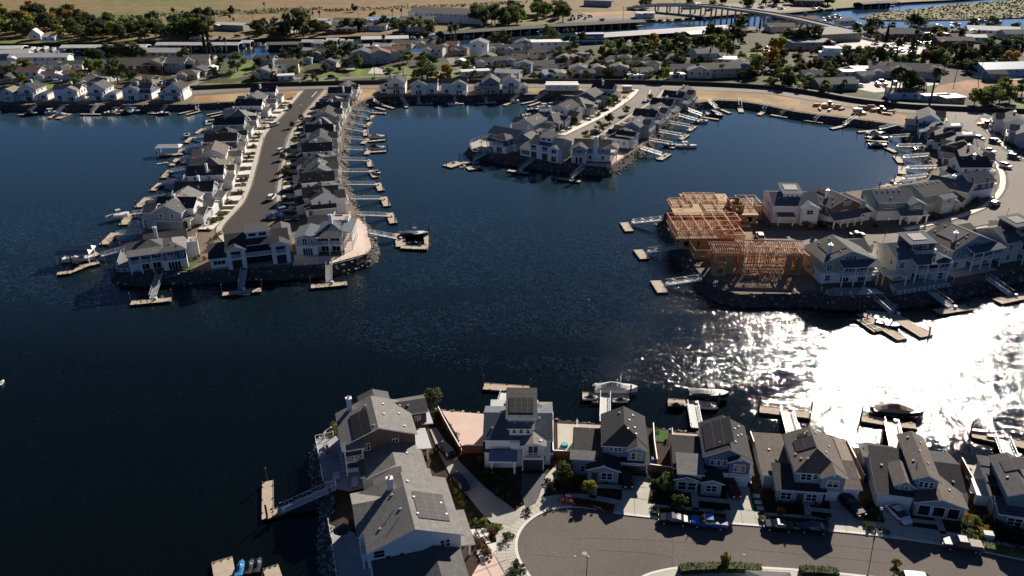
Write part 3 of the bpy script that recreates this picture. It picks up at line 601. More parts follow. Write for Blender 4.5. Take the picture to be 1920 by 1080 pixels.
    def chimney(s, x, y, z0, z1, w=.9, d=.7):
        b = MB(); b.box(x - w / 2, x + w / 2, y - d / 2, y + d / 2, z0, z1, SI['white']); c = MB(); c.box(x - w / 2 - .1, x + w / 2 + .1, y - d / 2 - .1, y + d / 2 + .1, z1, z1 + .15, WH); c.cyl(x, y, z1 + .15, z1 + .6, .18, .16, STEEL)
        o = b.build('chimney', s.root); c.build('chimney_cap', o)
    def onroof(s, v, side, u, w_, kind, n=1, m=1, su=1.0, sw=1.65):
        """solar modules or vents on a gable plane; side = slope facing f/b (gx) or l/r (gy); u along the ridge, w_ up the slope 0..1"""
        x0, x1, y0, y1, z0, z1, zr, roof, pitch = v; t = .2
        ang = math.atan(pitch); ca, sa = math.cos(ang), math.sin(ang)
        if side in 'fb':
            half = (y1 - y0) / 2 if roof in ('gx', 'hip') else (y1 - y0); sy = 1 if side == 'f' else -1; y = (y0 if side == 'f' else y1)
            org = Vector((x0 + (x1 - x0) * u, y + sy * half * w_, z1 + t + pitch * half * w_)); eu = Vector((1, 0, 0)); ew = Vector((0, sy * ca, sa))
        else:
            half = (x1 - x0) / 2 if roof in ('gy', 'hip', 'hfy') else (x1 - x0); sx = 1 if side == 'l' else -1; x = (x0 if side == 'l' else x1)
            org = Vector((x + sx * half * w_, y0 + (y1 - y0) * u, z1 + t + pitch * half * w_)); eu = Vector((0, 1, 0)); ew = Vector((sx * ca, 0, sa))
        en = eu.cross(ew); en = en if en.z > 0 else -en
        if kind == 'solar':
            b = MB(); fr = MB()
            for i in range(n):
                for j in range(m):
                    a = org + eu * ((i - n / 2) * (su + .02)) + ew * (j * (sw + .02)) + en * .12
                    q = [a, a + eu * su, a + eu * su + ew * sw, a + ew * sw]
                    fr.hexa([p - en * .05 for p in q], q, SOLFR)
                    c = [a + eu * .03 + ew * .03, a + eu * (su - .03) + ew * .03, a + eu * (su - .03) + ew * (sw - .03), a + eu * .03 + ew * (sw - .03)]
                    if eu.cross(ew).z < 0: c.reverse()
                    b.poly([p + en * .006 for p in c], SOLAR)
            o = fr.build('solar_panel', s.root); b.build('solar_cell', o)
        else:
            b = MB(); a = org + en * .0
            q = [a - eu * .17 - ew * .17, a + eu * .17 - ew * .17, a + eu * .17 + ew * .17, a - eu * .17 + ew * .17]; b.hexa(q, [p + en * .16 for p in q], mat('pale roof vent', (.5, .46, .4), .6)); b.build('roof_vent', s.root)
    def pipe(s, x, y, z, h=.6):
        b = MB(); b.cyl(x, y, z, z + h, .07, .07, STEEL); b.build('vent_pipe', s.root)
    def done(s):
        s.wall.build('wall', s.root); s.roof.build('roof', s.root)
        for k, b in s.parts.items():
            if k in ('column', 'flat_collector'):      # every post its own part
                for i in range(len(b.f) // 6):
                    c = MB(); c.v = b.v[i * 8:i * 8 + 8]; c.f = [tuple(q - i * 8 for q in f) for f in b.f[i * 6:i * 6 + 6]]; c.m = b.m[i * 6:i * 6 + 6]; c.mats = b.mats; c.build(k, s.root)
            else: b.build(k, s.root)
        return s.root
def fence(name, label, pts, h=1.7, m=FENCEW, top=WH, z=LZ, w=.1):
    root = thing(name, label, 'fence', (pts[0].x, pts[0].y, z)); b = MB(); c = MB(); d = MB(); o = pts[0]
    for p, q in zip(pts, pts[1:]):
        a = (p.x - o.x, p.y - o.y, h); e = (q.x - o.x, q.y - o.y, h); b.bar(a, e, w, h, m); c.bar((a[0], a[1], h + .07), (e[0], e[1], h + .07), w + .08, .07, top)
    b.build('boards', root); c.build('cap_rail', root); return root
def glass_fence(label, pts, z=LZ, h=1.05, gap=1.5, glass=True):
    root = thing('deck_railing', label, 'railing', (pts[0].x, pts[0].y, z)); o = pts[0]; b = MB(); g = b
    for p, q in zip(pts, pts[1:]):
        L = (q - p).length; n = max(1, round(L / gap)); a = Vector((p.x - o.x, p.y - o.y, 0)); e = Vector((q.x - o.x, q.y - o.y, 0))
        for i in range(n + 1): c = a.lerp(e, i / n); b.box(c.x - .07, c.x + .07, c.y - .07, c.y + .07, 0, h + .12, WH)
        if glass: g.bar((a.x, a.y, h), (e.x, e.y, h), .05, .06, WH); g.bar((a.x, a.y, .14), (e.x, e.y, .14), .05, .06, WH)
    b.build('railing', root); return root
# ---------------------------------------------------------------- houses of the foreground row
def rot_of(a, b, h=0.0):
    p, q = P(*a, LZ + h), P(*b, LZ + h); return math.degrees(math.atan2(q.y - p.y, q.x - p.x))
def front(name, label, px, a, b, h, **k): return House(name, label, px, rot_of(a, b, h), **k)
# F0 white house with the grey roof, bottom
H = front('house', 'white two-storey house with broad grey gable roof and pale solar panels at the bottom shore', (770, 1050), (688, 1040), (870, 1003), 5.6)
m = H.vp((688, 1040), (870, 1003), 12.5, 5.6, 'gy', wall='white', rf='grey', pitch=.40)
lw = H.vol(m[0] - 1.0, m[0] + 4, m[2] + 4.0, m[3] + .6, 0, 5.4, 'gx', wall='white', rf='grey', pitch=.40)
g = H.vol(m[0] + 5.6, m[1] - .6, m[2] - 7.5, m[2] + .5, 0, 2.9, 'gy', wall='white', rf='mid', pitch=.38)
g2 = H.vol(m[0] + .5, m[0] + 7, m[2] - 5, m[2] + .2, 0, 2.7, 'sf', wall='white', rf='mid', pitch=.2)
H.vol(m[0] + 3, m[1] - 1.5, m[3] - .5, m[3] + 6, 0, 3.1, 'gy', wall='cream', rf='grey', pitch=.36)
p = H.vol(m[1] - .3, m[1] + 1.8, m[2] + .5, m[3] - 5, 0, 2.7, 'sr', wall='white', rf='grey', pitch=.15, walls=False)
for y in (m[2] + 1, m[2] + 3.5): H.part('column').box(m[1] + 1.4, m[1] + 1.7, y, y + .3, 0, 2.7, WH)
H.row(m, 'f', (.8, .845), 4.4, .75, 1.3); H.row(m, 'f', (.19, .34), 3.6, .7, 1.3); H.win(m, 'f', .1, 4.9, 1.5, 1.2, 1); H.win(m, 'f', .12, 1.6, 2.2, 1.5, 3)
H.balcony(lw, 'f', .0, .2, 3.0, 1.5, cols=True)
H.onroof(m, 'r', .42, .16, 'solar', n=6, m=3); H.chimney(m[0] + 4.6, m[3] - 2.2, 5, 9.6)
for u, w_, sd in ((.3, .2, 'r'), (.55, .85, 'r'), (.25, .86, 'r'), (.85, .9, 'r'), (.5, .25, 'r'), (.4, .8, 'l'), (.7, .7, 'l'), (.25, .3, 'l')): H.onroof(m, sd, u, w_, 'vent')
H.pipe(m[0] + 5, m[2] + 6, 8.0); H.pipe(m[0] + 5.5, m[2] + 4, 8.2); H.done()
# F1 brown house
H = front('house', 'brown-gabled house with dark solar panels and white chimney on the rubble point', (720, 830), (639, 839), (783, 814), 5.6)
m = H.vp((639, 839), (783, 814), 9.5, 5.6, 'gy', wall='brown', rf='grey', pitch=.40)
b1 = H.vol(m[0] + 4.5, m[0] + 9.5, m[3] - 1, m[3] + 5, 0, 5.2, 'gy', wall='brown', rf='mid', pitch=.4)
b2 = H.vol(m[0] + 8, m[1] + 3.2, m[3] - 3.2, m[3] + 1.6, 0, 5.5, 'gx', wall='brown', rf='mid', pitch=.4)
f1 = H.vol(m[0] + 3.2, m[1] + .3, m[2] - 6.2, m[2] + .3, 0, 2.9, 'gy', wall='cream', rf='grey', pitch=.34)
f2 = H.vol(m[0] + 2.4, m[0] + 5.5, m[2] - 5.5, m[2] - .003, 0, 2.7, 'sl', wall='cream', rf='mid', pitch=.2)
H.vol(m[1] + .02, m[1] + 2.2, m[2] - 1.0, m[2] + 4.3, 2.4, 2.7, 'sr', wall='cream', rf='seam', pitch=.12, walls=False)
H.vol(m[1] + 2.6, m[1] + 3.9, m[3] - 3.4, m[3] + 2, 2.4, 2.7, 'sr', rf='seam', pitch=.12, walls=False)
for y in (m[2] - .7, m[2] + 4): H.part('column').box(m[1] + 1.8, m[1] + 2.1, y, y + .3, 0, 2.7, WH)
H.row(m, 'f', (.32, .72), 4.5, .95, 1.25, 2); H.win(b2, 'f', .78, 4.2, .9, .8, 2)
H.balcony(m, 'f', .0, .26, 3.0, 1.3, roof=True, ztop=5.5, rf='grey')
H.onroof(m, 'l', .33, .32, 'solar', n=7, m=2); H.chimney(m[0] + 2.2, m[3] - .6, 4.5, 9)
for u, w_, sd in ((.15, .25, 'r'), (.45, .75, 'r'), (.55, .3, 'r'), (.8, .7, 'r'), (.85, .2, 'r'), (.8, .8, 'l'), (.1, .9, 'l')): H.onroof(m, sd, u, w_, 'vent')
H.onroof(f1, 'r', .5, .5, 'vent'); H.onroof(b2, 'f', .6, .6, 'vent'); H.done()
# F2 white house with third-floor cupola
H = House('house', 'white three-level house with blue metal porch roof and charcoal garage door beside the pink patio', (970, 880), -1)
m = H.vp((905, 826), (1037, 826), 9.6, 5.4, 'gx', wall='white', rf='blue', pitch=.42)
bk = H.vol(m[0] + .8, m[0] + 9, m[3] - 1.5, m[3] + 2.2, 0, 5.2, 'flat', wall='white', rf=mat('pale membrane roof', (.42, .42, .4), .7, var=.06), oh=.3)
bk2 = H.vol(m[0] + 8.6, m[1] + .2, m[3] - 3, m[3] + 1.5, 0, 5.3, 'hip', wall='white', rf='grey', pitch=.3)
cu = H.vol(m[0] + 3.9, m[0] + 8.6, m[2] + 1.9, m[3] - 1.4, 5.4, 8.4, 'flat', wall='white', rf='mid', oh=.25)
dm = H.vol(m[0] + 4.2, m[0] + 8.2, m[2] + .6, m[2] + 2.2, 5.4, 7.3, 'sf', wall='white', rf='grey', pitch=.2)
ga = H.vol(m[0] + 6.4, m[0] + 10.2, m[2] - 1.6, m[2] + 3.5, 0, 5.3, 'gy', wall='white', rf='grey', pitch=.32)
lf = H.vol(m[0] - .1, m[0] + 5.4, m[2] - .9, m[2] - .003, 0, 3.0, 'flat', wall='white', rf='blue', oh=.1)
H.porch(lf, 'f', .2, .98, 2.5, 1.6, rf='bseam', n=1, pitch=.5)
H.vol(m[0] + 4.4, m[0] + 6.3, m[2] - .5, m[2] + .3, 0, 4.9, 'flat', wall='white', rf='blue', oh=.1)
H.garage(ga, .5, 3.4, 2.4, mat('charcoal garage door', (.035, .035, .04), .5, stripes=(2, .6, .3))); H.balcony(ga, 'f', .12, .88, 3.2, .7, cols=False, x_=False)
H.win(ga, 'f', .5, 4.3, 1.6, 1.9, 2, 'plain'); H.row(dm, 'f', (.2, .5, .8), 6.75, .5, .8); H.win(m, 'f', .46, 4.4, 1.7, .95, 3); H.win(lf, 'f', .92, 1.5, .4, .9); H.win(m, 'f', .9, 1.5, .5, 1)
for u in (.22, .78): H.onroof(dm, 'f', u, .55, 'vent')
# cupola solar array lies on its own pitched cap
cap = H.vol(cu[0], cu[1], cu[2] - .1, cu[3], 8.55, 8.6, 'sf', rf='mid', pitch=.22, walls=False); H.onroof(cap, 'f', .5, .12, 'solar', n=4, m=3, su=1.05, sw=1.2)
H.row(cu, 'l', (.3, .7), 7.2, .6, .8); H.onroof(m, 'f', .83, .8, 'vent'); H.onroof(m, 'f', .1, .4, 'vent'); H.onroof(ga, 'r', .15, .35, 'vent')
for k in range(6): H.part('flat_collector').box(m[0] + 3.2 + k * .55, m[0] + 3.7 + k * .55, m[3] + .8, m[3] + 1.7, 5.62, 5.72, SOLFR)
H.done()
def front_house(name, label, up, low, z2=5.5, upc='bgrey', lowc='bgrey', rf='dark', hip=True, garage=.5, wins=3, solar=None, gcol=None, peak=None, deckrail=None, gl=None):
    """up = (FL, FR, depth) of the upper storey; low = list of (FL, FR, depth, roof, rf) of ground-floor volumes at z 2.8"""
    a, b, d = up; H = front(name, label, ((a[0] + b[0]) / 2, a[1] + 45), a, b, z2)
    m = H.vp(a, b, d, z2, 'hfy' if hip else 'gy', wall=upc, rf=rf, pitch=.5, z0=2.0)
    V = [H.vp(q[0], q[1], q[2], 2.8, q[3], wall=q[5] if len(q) > 5 else lowc, rf=q[4], pitch=q[6] if len(q) > 6 else .34, gable=upc) for q in low]
    if peak:      # small front gable of the upper storey
        pk = H.vol(m[0] + (m[1] - m[0]) * peak, m[1] + .05, m[2] - .9, m[2] + 1.5, 2.6, z2 - .15, 'gy', wall=upc, rf=rf, pitch=.5); H.win(pk, 'f', .5, z2 - 1.35, 1.7, 1.3, 2)
        e = MB(); e.box((pk[0] + pk[1]) / 2 - .18, (pk[0] + pk[1]) / 2 + .18, pk[2] - .06, pk[2] - .003, z2 + .05, z2 + .45, WH); e.build('gable_vent', H.root)
    return H, m, V
H, m, V = front_house('house', 'blue-grey house with near-black hip roof and white roof terrace, left of the navy gabled house', ((1127, 836), (1215, 841), 8.6),
    [((1072, 869), (1120, 872), 9.5, 'hip', 'dark'), ((1098, 882), (1165, 884), 8.0, 'gy', 'dark'), ((1162, 869), (1219, 871), 8.0, 'sf', 'dark', 'bgrey', .1)], upc='bgrey', peak=.58)
H.row(m, 'f', (.2, .3, .4), 4.7, .55, .8); H.win(V[0], 'f', .55, 1.5, 1.7, 1.2, 2); H.win(V[1], 'f', .62, 1.5, 1.8, 1.3, 2); H.door(V[1], .22); H.garage(V[2], .47, 4.2, 2.25, mat('dark garage opening', (.012, .012, .014), .4))
dk = H.vol(m[0] - 4.6, m[0] - .1, m[3] - 2.6, m[3] + .2, 0, 3.1, 'deck', wall='bgrey'); d2 = H.vol(m[0] - 4.7, m[0] - .003, m[2] + .5, m[3] - 2.7, 0, 3.3, 'sf', wall='bgrey', rf='dark', pitch=.12)
H.vol(m[0] - 5.2, m[0] - 1.6, m[2] - 2.2, m[2] - 1.0, 2.7, 3.9, 'sf', wall='bgrey', rf='grey', pitch=.2)
for u, w_ in ((.25, .45), (.45, .5), (.62, .75), (.85, .55), (.3, .85)): H.onroof(m, 'r', u, w_, 'vent')
H.onroof(m, 'l', .85, .8, 'vent'); H.done()
H, m, V = front_house('house', 'navy blue gabled house with dark red car on its drive and full solar roof', ((1318, 857), (1411, 864), 9.0),
    [((1262, 900), (1315, 902), 8.5, 'gy', 'dark', 'grey'), ((1312, 906), (1359, 907), 7.0, 'gy', 'dark', 'grey'), ((1350, 888), (1414, 892), 7.0, 'sf', 'mid', 'white', .12), ((1262, 884), (1300, 886), 6, 'hip', 'mid', 'grey')], upc='blue', hip=False, peak=.55)
H.row(m, 'f', (.18, .32, .46), 4.3, .55, .9); H.win(V[1], 'f', .5, 1.55, 1.7, 1.2, 2); H.garage(V[2], .5, 4.6, 2.2); H.onroof(m, 'l', .52, .06, 'solar', n=7, m=3, su=1.02)
H.row(V[0], 'f', (.35, .7), 1.5, 1.5, 1.5, 1); dk = H.vol(m[0] - 4.8, m[0] - .1, m[3] - 2.6, m[3] + .1, 0, 3.1, 'deck', wall='blue'); H.vol(m[0] - 4.8, m[0] - .003, m[2] - 1, m[3] - 2.7, 0, 3.3, 'sf', wall='blue', rf='dark', pitch=.12)
H.vol(m[0] - 4.3, m[0] - .6, m[2] - 3, m[2] + 1, 2.7, 3.8, 'sf', wall='grey', rf='grey', pitch=.15)
for u, w_ in ((.9, .25), (.75, .5), (.55, .4), (.45, .8), (.3, .6), (.8, .85), (.65, .2)): H.onroof(m, 'r', u, w_, 'vent')
H.pipe(m[0] + 2.2, m[2] + 1, 7.3); H.done()
H, m, V = front_house('house', 'wide slate house with brown-grey hip roof and small L-shaped solar array', ((1490, 886), (1589, 893), 9.6),
    [((1455, 919), (1552, 928), 5.0, 'sf', 'dark', 'grey', .16), ((1430, 893), (1488, 897), 10.5, 'sf', 'brown', 'grey', .05), ((1552, 916), (1618, 921), 5.5, 'sf', 'brown', 'white', .16), ((1590, 897), (1614, 899), 10, 'sr', 'tan', 'grey', .2)], upc='bgrey', rf='brown', peak=.52)
H.row(m, 'f', (.22,), 4.5, 1.6, 1.2, 2); H.win(m, 'f', .42, 4.6, .7, .9); H.garage(V[2], .46, 4.8, 2.2); H.onroof(m, 'l', .6, .2, 'solar', n=3, m=2); H.onroof(m, 'l', .84, .45, 'solar', n=1, m=1)
H.row(V[0], 'f', (.2, .75), 1.5, 1.6, 1.3, 2); H.door(V[0], .5)
for u, w_ in ((.9, .8), (.65, .3), (.4, .6)): H.onroof(m, 'r', u, w_, 'vent')
for u, w_ in ((.9, .85), (.86, .75), (.2, .55), (.25, .3), (.4, .15)): H.onroof(m, 'l', u, w_, 'vent')
H.onroof(V[1], 'f', .4, .6, 'vent'); H.onroof(V[1], 'f', .7, .2, 'vent'); H.done()
H, m, V = front_house('house', 'pale blue house with long dark-roofed wing and little gable dormer above a white car', ((1712, 899), (1767, 906), 11.5),
    [((1643, 926), (1715, 934), 9.5, 'sf', 'dark', 'bgrey', .2), ((1714, 943), (1816, 955), 6.0, 'gy', 'brown', 'bgrey', .3), ((1762, 920), (1812, 926), 10.0, 'gx', 'dark', 'bgrey', .3), ((1617, 862), (1688, 868), 3.6, 'sb', 'mid', 'bgrey', .12)], upc='bgrey', rf='brown', hip=False)
H.row(m, 'f', (.3, .52, .74), 4.5, .55, 1.0); dr = H.vol(V[0][0] + 2.6, V[0][0] + 5.3, V[0][2] + 1.0, V[0][2] + 6, 2.6, 4.1, 'gy', wall='bgrey', rf='brown', pitch=.6); H.win(dr, 'f', .5, 3.7, 1.3, .6, 2)
H.garage(V[0], .52, 4.9, 2.25); H.row(V[1], 'f', (.2, .5, .8), 1.35, 1.7, 1.9, 1, 'plain'); H.onroof(V[3], 'f', .5, .05, 'solar', n=5, m=2, su=1.0)
for u, w_ in ((.9, .55), (.35, .3)): H.onroof(m, 'l', u, w_, 'vent')
for u, w_ in ((.8, .5), (.3, .6)): H.onroof(m, 'r', u, w_, 'vent')
H.onroof(V[2], 'f', .6, .3, 'vent'); H.onroof(V[0], 'f', .25, .6, 'vent'); H.onroof(V[1], 'r', .5, .5, 'vent'); H.pipe(m[0] + 1.4, m[2] + 5, 7); H.pipe(V[0][1] - 1, V[0][2] + 6.5, 4); H.done()
H = House('house', 'teal grey house with roof panels at the right edge beside the potted side yard', (1905, 940), -13)
m = H.vp((1890, 930), (1960, 943), 9.5, 5.4, 'gy', wall='teal', rf='mid', pitch=.45); l = H.vp((1862, 944), (1898, 949), 10, 2.9, 'sf', wall='bgrey', rf='mid', pitch=.12)
f = H.vol(l[0] + .2, m[1], l[2] - 2.4, l[2] + .2, 0, 2.7, 'sf', wall='teal', rf='mid', pitch=.25); H.win(f, 'f', .42, 1.5, 2.1, 1.25, 2)
H.onroof(l, 'f', .35, .4, 'solar', n=2, m=1); H.onroof(l, 'f', .45, .08, 'solar', n=3, m=1, su=1.0, sw=2.4); H.onroof(l, 'f', .3, .78, 'solar', n=2, m=1, su=.9, sw=1.2); H.onroof(m, 'l', .7, .3, 'solar', n=3, m=2); H.onroof(m, 'l', .4, .3, 'vent'); H.done()
H = House('house', 'grey roof corner of a house cut off by the bottom edge', (1445, 1104), -4); v = H.vol(-3.5, 2, -8, 0, 0, 2.9, 'hip', wall='bgrey', rf='mid'); H.done()
# ---------------------------------------------------------------- end houses of the left peninsula
H = front('house', 'navy and white house with railed balconies on the left peninsula end', (325, 500), (297, 473), (348, 466), 5.5)
r = H.vp((299, 474), (350, 467), 9, 5.5, 'hip', wall='white', up='navy', upz=2.9, rf='grey', pitch=.42)
l = H.vol(r[0] - 8.5, r[0] + 1, r[2] + 2.6, r[3] + .6, 0, 5.45, 'hip', wall='white', up='navy', upz=2.9, rf='mid', pitch=.42)
H.balcony(l, 'f', .04, .9, 2.95, 2.3, roof=True, ztop=5.3, rf='grey'); H.win(r, 'f', .35, 4.2, 1.5, 1.6, 2); H.row(r, 'f', (.1, .82), 4.2, .6, 1.2); H.win(r, 'f', .45, 1.2, 3, 2.1, 4, 'plain'); H.row(l, 'f', (.4, .7), 1.2, 2, 2.1, 2, 'plain'); H.row(l, 'f', (.5, .75), 4.3, .9, 1)
H.balcony(r, 'f', .2, .6, 3.0, .5, cols=False, x_=False); H.vol(r[0] - 4, r[1] + .6, r[3] - 1, r[3] + 6, 0, 5.2, 'gx', wall='white', rf='dark', pitch=.4)
H.vol(r[1] - 2, r[1] + 3.2, r[3] - 2.5, r[3] + 1.5, 0, 4.6, 'deck', wall='white'); H.chimney(r[0] - 1.0, r[3] - .5, 5, 9.4); H.onroof(r, 'f', .4, .5, 'vent'); H.onroof(r, 'f', .7, .3, 'vent')
H.done()
H = front('house', 'white house with twin portico bays between the two corner houses of the left peninsula', (465, 495), (429, 462), (533, 450), 5.5)
m = H.vol(-4.8, 11.2, 0, 9, 0, 5.5, 'gx', wall='white', rf='dark', pitch=.42)
for x0, lb in ((-4.9, 0), (6.6, 1)):
    q = H.vol(x0, x0 + 4.7, -2.6, .5, 0, 5.45, 'gy', wall='white', rf='dark', pitch=.42)
    k = MB(); k.box(x0 + 1.1, x0 + 3.6, -2.66, -2.603, .1, 2.6, BLK); k.box(x0 + 1.1, x0 + 3.6, -2.66, -2.603, 3.2, 5.1, BLK); k.build('bay_opening', H.root); H.rail([(x0 + 1.1, -2.72), (x0 + 3.6, -2.72)], 3.15, x_=True)
c = MB(); c.box(-.1, 6.5, -.06, -.003, .1, 2.6, GL); c.box(-.1, 6.5, -.06, -.003, 3.2, 5.2, GL); c.build('bay_opening', H.root); H.part('balcony').box(-.2, 6.6, -2.2, -.07, 2.85, 3.1, WH, DECK); H.rail([(-.2, -2.2), (6.6, -2.2)], 3.1, x_=True)
d = H.vol(.6, 6.2, 2.0, 5.5, 6, 8.2, 'sf', wall='white', rf='mid', pitch=.2); H.row(d, 'f', (.28, .75), 7.5, 1.9, .9, 1, 'plain')
w_ = H.vol(-9.4, -4.8, -.4, 6, 0, 2.8, 'sf', wall='white', rf='dark', pitch=.25); H.win(w_, 'f', .5, 1.6, 3, 1.1, 3, 'plain'); H.vol(8, 12.2, 5, 13, 0, 5.2, 'gy', wall='white', rf='mid', pitch=.4); H.done()
H = front('house', 'white and slate house wrapped by a broad tan deck on the left peninsula end', (598, 478), (547, 446), (643, 445), 5.4)
l = H.vp((549, 447), (594, 447), 8, 5.4, 'gy', wall='white', up='grey', upz=2.9, rf='blue', pitch=.28)
m = H.vol(l[1] - .5, l[1] + 7.0, l[2] + 2.8, l[2] + 12, 0, 5.4, 'hip', wall='white', up='grey', upz=2.9, rf='blue', pitch=.45)
H.balcony(m, 'f', .05, .97, 2.95, 2.4, roof=True, ztop=5.25, rf='mid'); H.win(l, 'f', .45, 4.2, 1.2, 1.8, 2); H.row(l, 'f', (.15, .8), 4.2, .5, 1.2); H.win(l, 'f', .55, 1.2, 2.6, 2.1, 4, 'plain'); H.row(m, 'f', (.3, .7), 1.2, 2.2, 2.1, 2, 'plain'); H.row(m, 'f', (.3, .7), 4.2, 2.2, 1.9, 2, 'plain')
H.row(m, 'r', (.3, .6), 4.2, 1.6, 1.5, 2); H.row(m, 'r', (.3, .6), 1.4, 1.6, 2, 2)
k = H.part('column')
for i in range(5): y = m[2] + 1 + i * 2.2; k.box(m[1] + 2.0, m[1] + 2.25, y, y + .25, 0, 5.2, WH)
H.part('balcony').box(m[1] + .003, m[1] + 2.3, m[2] + .8, m[2] + 10.2, 2.7, 2.95, WH, DECK); H.rail([(m[1] + 2.25, m[2] + .8), (m[1] + 2.25, m[2] + 10.2)], 2.96)
H.vol(m[1] - .2, m[1] + 2.0, m[2] + .6, m[2] + 10.4, 5.2, 5.3, 'sr', rf='blue', pitch=.3, walls=False)
t = H.vol(m[1] - 4, m[1] + .4, m[3] - 2, m[3] + 2.5, 0, 6.6, 'deck', wall='white'); H.chimney(l[1] + 3.2, l[2] + 6.2, 5, 9.6); H.vol(l[1] - 4, l[1] + 5, m[3] - 2, m[3] + 5, 0, 5.2, 'gx', wall='white', rf='mid', pitch=.42); H.done()
DK = mat('tan deck boards', (.60, .49, .42), .85, var=.05, vscale=.5, stripes=(0, .5, .06))
sheet('deck', [(551, 499.5), (622, 494.5), (687, 476.5), (697, 465), (691, 445), (686, 424), (672, 410), (660, 420), (645, 480), (590, 482), (552, 479)], DK, .18)
sheet('deck', [(217, 510), (229, 474), (252, 465), (262, 500), (264, 510)], mat('grey deck boards', (.22, .22, .21), .85, var=.08), .18); sheet('lawn', [(352, 503), (360, 492), (368, 494), (356, 507), (330, 508)], TURF, .1); sheet('terrace', [(398, 500), (536, 488), (548, 496), (464, 503), (400, 507)], CONCD, .12)
glass_fence('low white post railing round the broad tan deck of the left peninsula corner', pxp([(551, 499.5), (617, 495), (622, 494.5), (687, 476.5), (697, 465), (691, 445), (686, 424)]), h=.9, gap=3, glass=False)
glass_fence('white railing round the grey side deck at the peninsula\'s west corner', pxp([(264, 510), (217, 510), (229, 474), (252, 465)]))
# ---------------------------------------------------------------- end houses of the middle peninsula
H = front('house', 'slate and white house behind a curved railed terrace on the middle peninsula tip', (933, 284), (921, 281), (945, 286), 0)
t = H.vp((921, 258), (953, 262), 6.5, 5.5, 'hip', wall='white', up='navy', upz=2.9, rf='mid', pitch=.42)
m = H.vol(t[0] - 5.5, t[1] + 1.5, t[2] + 4.5, t[2] + 13, 0, 5.5, 'gx', wall='white', up='bgrey', upz=2.9, rf='blue', pitch=.45)
H.vol(t[0] - 8.5, t[0] - .2, t[2] + 3.0, t[2] + 8, 0, 2.9, 'hip', wall='white', rf='mid', pitch=.35, walls=False); k = H.part('column')
for x in (-8.2, -5.5, -2.8): k.box(t[0] + x, t[0] + x + .25, t[2] + 3.2, t[2] + 3.45, 0, 2.9, WH)
H.win(t, 'f', .5, 4.2, 2.6, 1.5, 3); H.win(t, 'f', .5, 1.3, 2.6, 2, 4, 'plain'); H.balcony(t, 'f', .1, .8, 3, .7, cols=False); H.row(m, 'r', (.3, .7), 4.2, .9, 1.2); H.row(t, 'r', (.3, .7), 4.2, 1, 1.2); H.row(m, 'r', (.3, .7), 1.5, .9, 1.2); H.row(m, 'f', (.1, .25, .38), 4.3, .9, 1.2)
H.vol(t[1] - 1, t[1] + 5, t[2] + 9, t[2] + 15, 0, 4.8, 'gy', wall='bgrey', rf='grey', pitch=.4); H.done()
H = front('house', 'white house with three facade bays in the middle of the middle peninsula end', (1018, 300), (994, 296), (1044, 305), 0)
m = H.vp((991, 269), (1049, 279), 10, 5.5, 'gx', wall='white', rf='blue', pitch=.42)
for u in (.02, .4, .78):
    x = m[0] + (m[1] - m[0]) * u; k = MB(); k.box(x + .3, x + 2.6, m[2] - .06, m[2] - .003, .1, 2.5, BLK); k.box(x + .3, x + 2.6, m[2] - .06, m[2] - .003, 3.2, 5, GL); k.build('bay_opening', H.root); H.rail([(x + .3, m[2] - .14), (x + 2.6, m[2] - .14)], 3.1, x_=True)
q = H.vol(m[1] - 3.6, m[1] + .1, m[2] - .9, m[2] - .003 + 2, 0, 5.3, 'gy', wall='white', rf='mid', pitch=.4); H.win(q, 'f', .5, 4.2, 2, 1.5, 2, 'plain'); H.win(q, 'f', .5, 1.3, 2, 2, 2, 'plain')
d = H.vol(m[0] + 3.6, m[0] + 8.6, m[2] + 1.8, m[2] + 6, 6, 8.2, 'sf', wall='white', rf='mid', pitch=.2); H.row(d, 'f', (.27, .73), 7.4, 1.4, .9, 1, 'plain')
w_ = H.vol(m[0] - 4.6, m[0], m[2] + .5, m[2] + 7, 0, 2.8, 'sf', wall='white', rf='mid', pitch=.25); H.win(w_, 'f', .5, 1.5, 3.4, 1.4, 4); H.row(m, 'r', (.3, .7), 4.2, .8, 1.2); H.row(m, 'r', (.3, .7), 1.4, .8, 1.2); H.done()
H = front('house', 'slate house with tall white chimney on the east corner of the middle peninsula', (1110, 306), (1079, 306), (1145, 309), 0)
m = H.vol(-7, 6.5, 2.5, 11, 0, 5.4, 'gx', wall='white', up='bgrey', upz=2.9, rf='dark', pitch=.42); t = H.vol(-7.6, -2.3, -.4, 4, 0, 5.4, 'gy', wall='white', up='bgrey', upz=2.9, rf='dark', pitch=.45)
H.win(t, 'f', .5, 4.2, 1.9, 1.6, 2); H.balcony(t, 'f', .0, 1.0, 3, 1.2); H.win(t, 'f', .5, 1.2, 2.4, 2.1, 3, 'plain'); H.chimney(1.0, 2.1, 0, 9.4, 1.6, .8); H.row(m, 'f', (.45, .8), 4.2, .9, 1.3); H.row(m, 'f', (.45, .8), 1.5, .9, 1.3)
H.vol(4, 9.2, 1.5, 9, 5, 5.3, 'hip', rf='mid', pitch=.35, walls=False); H.part('balcony').box(6.503, 9, 2, 9, 2.7, 2.95, WH, DECK); H.rail([(6.5, 2), (9, 2), (9, 9)], 2.96)
for y in (2.1, 4.4, 6.7, 8.8): H.part('column').box(8.8, 9.0, y - .1, y + .1, 0, 5.3, WH)
H.row(m, 'r', (.3, .7), 4.2, 1.6, 1.6, 2); H.row(m, 'r', (.3, .7), 1.4, 1.6, 2, 2); H.done()
sheet('terrace', [(1079, 309), (1140, 314), (1176, 289), (1160, 284), (1144, 308), (1100, 306)], PATIO, .12); sheet('terrace', [(884, 281), (880, 270), (900, 262), (918, 268), (921, 283), (940, 289)], CONCD, .12)
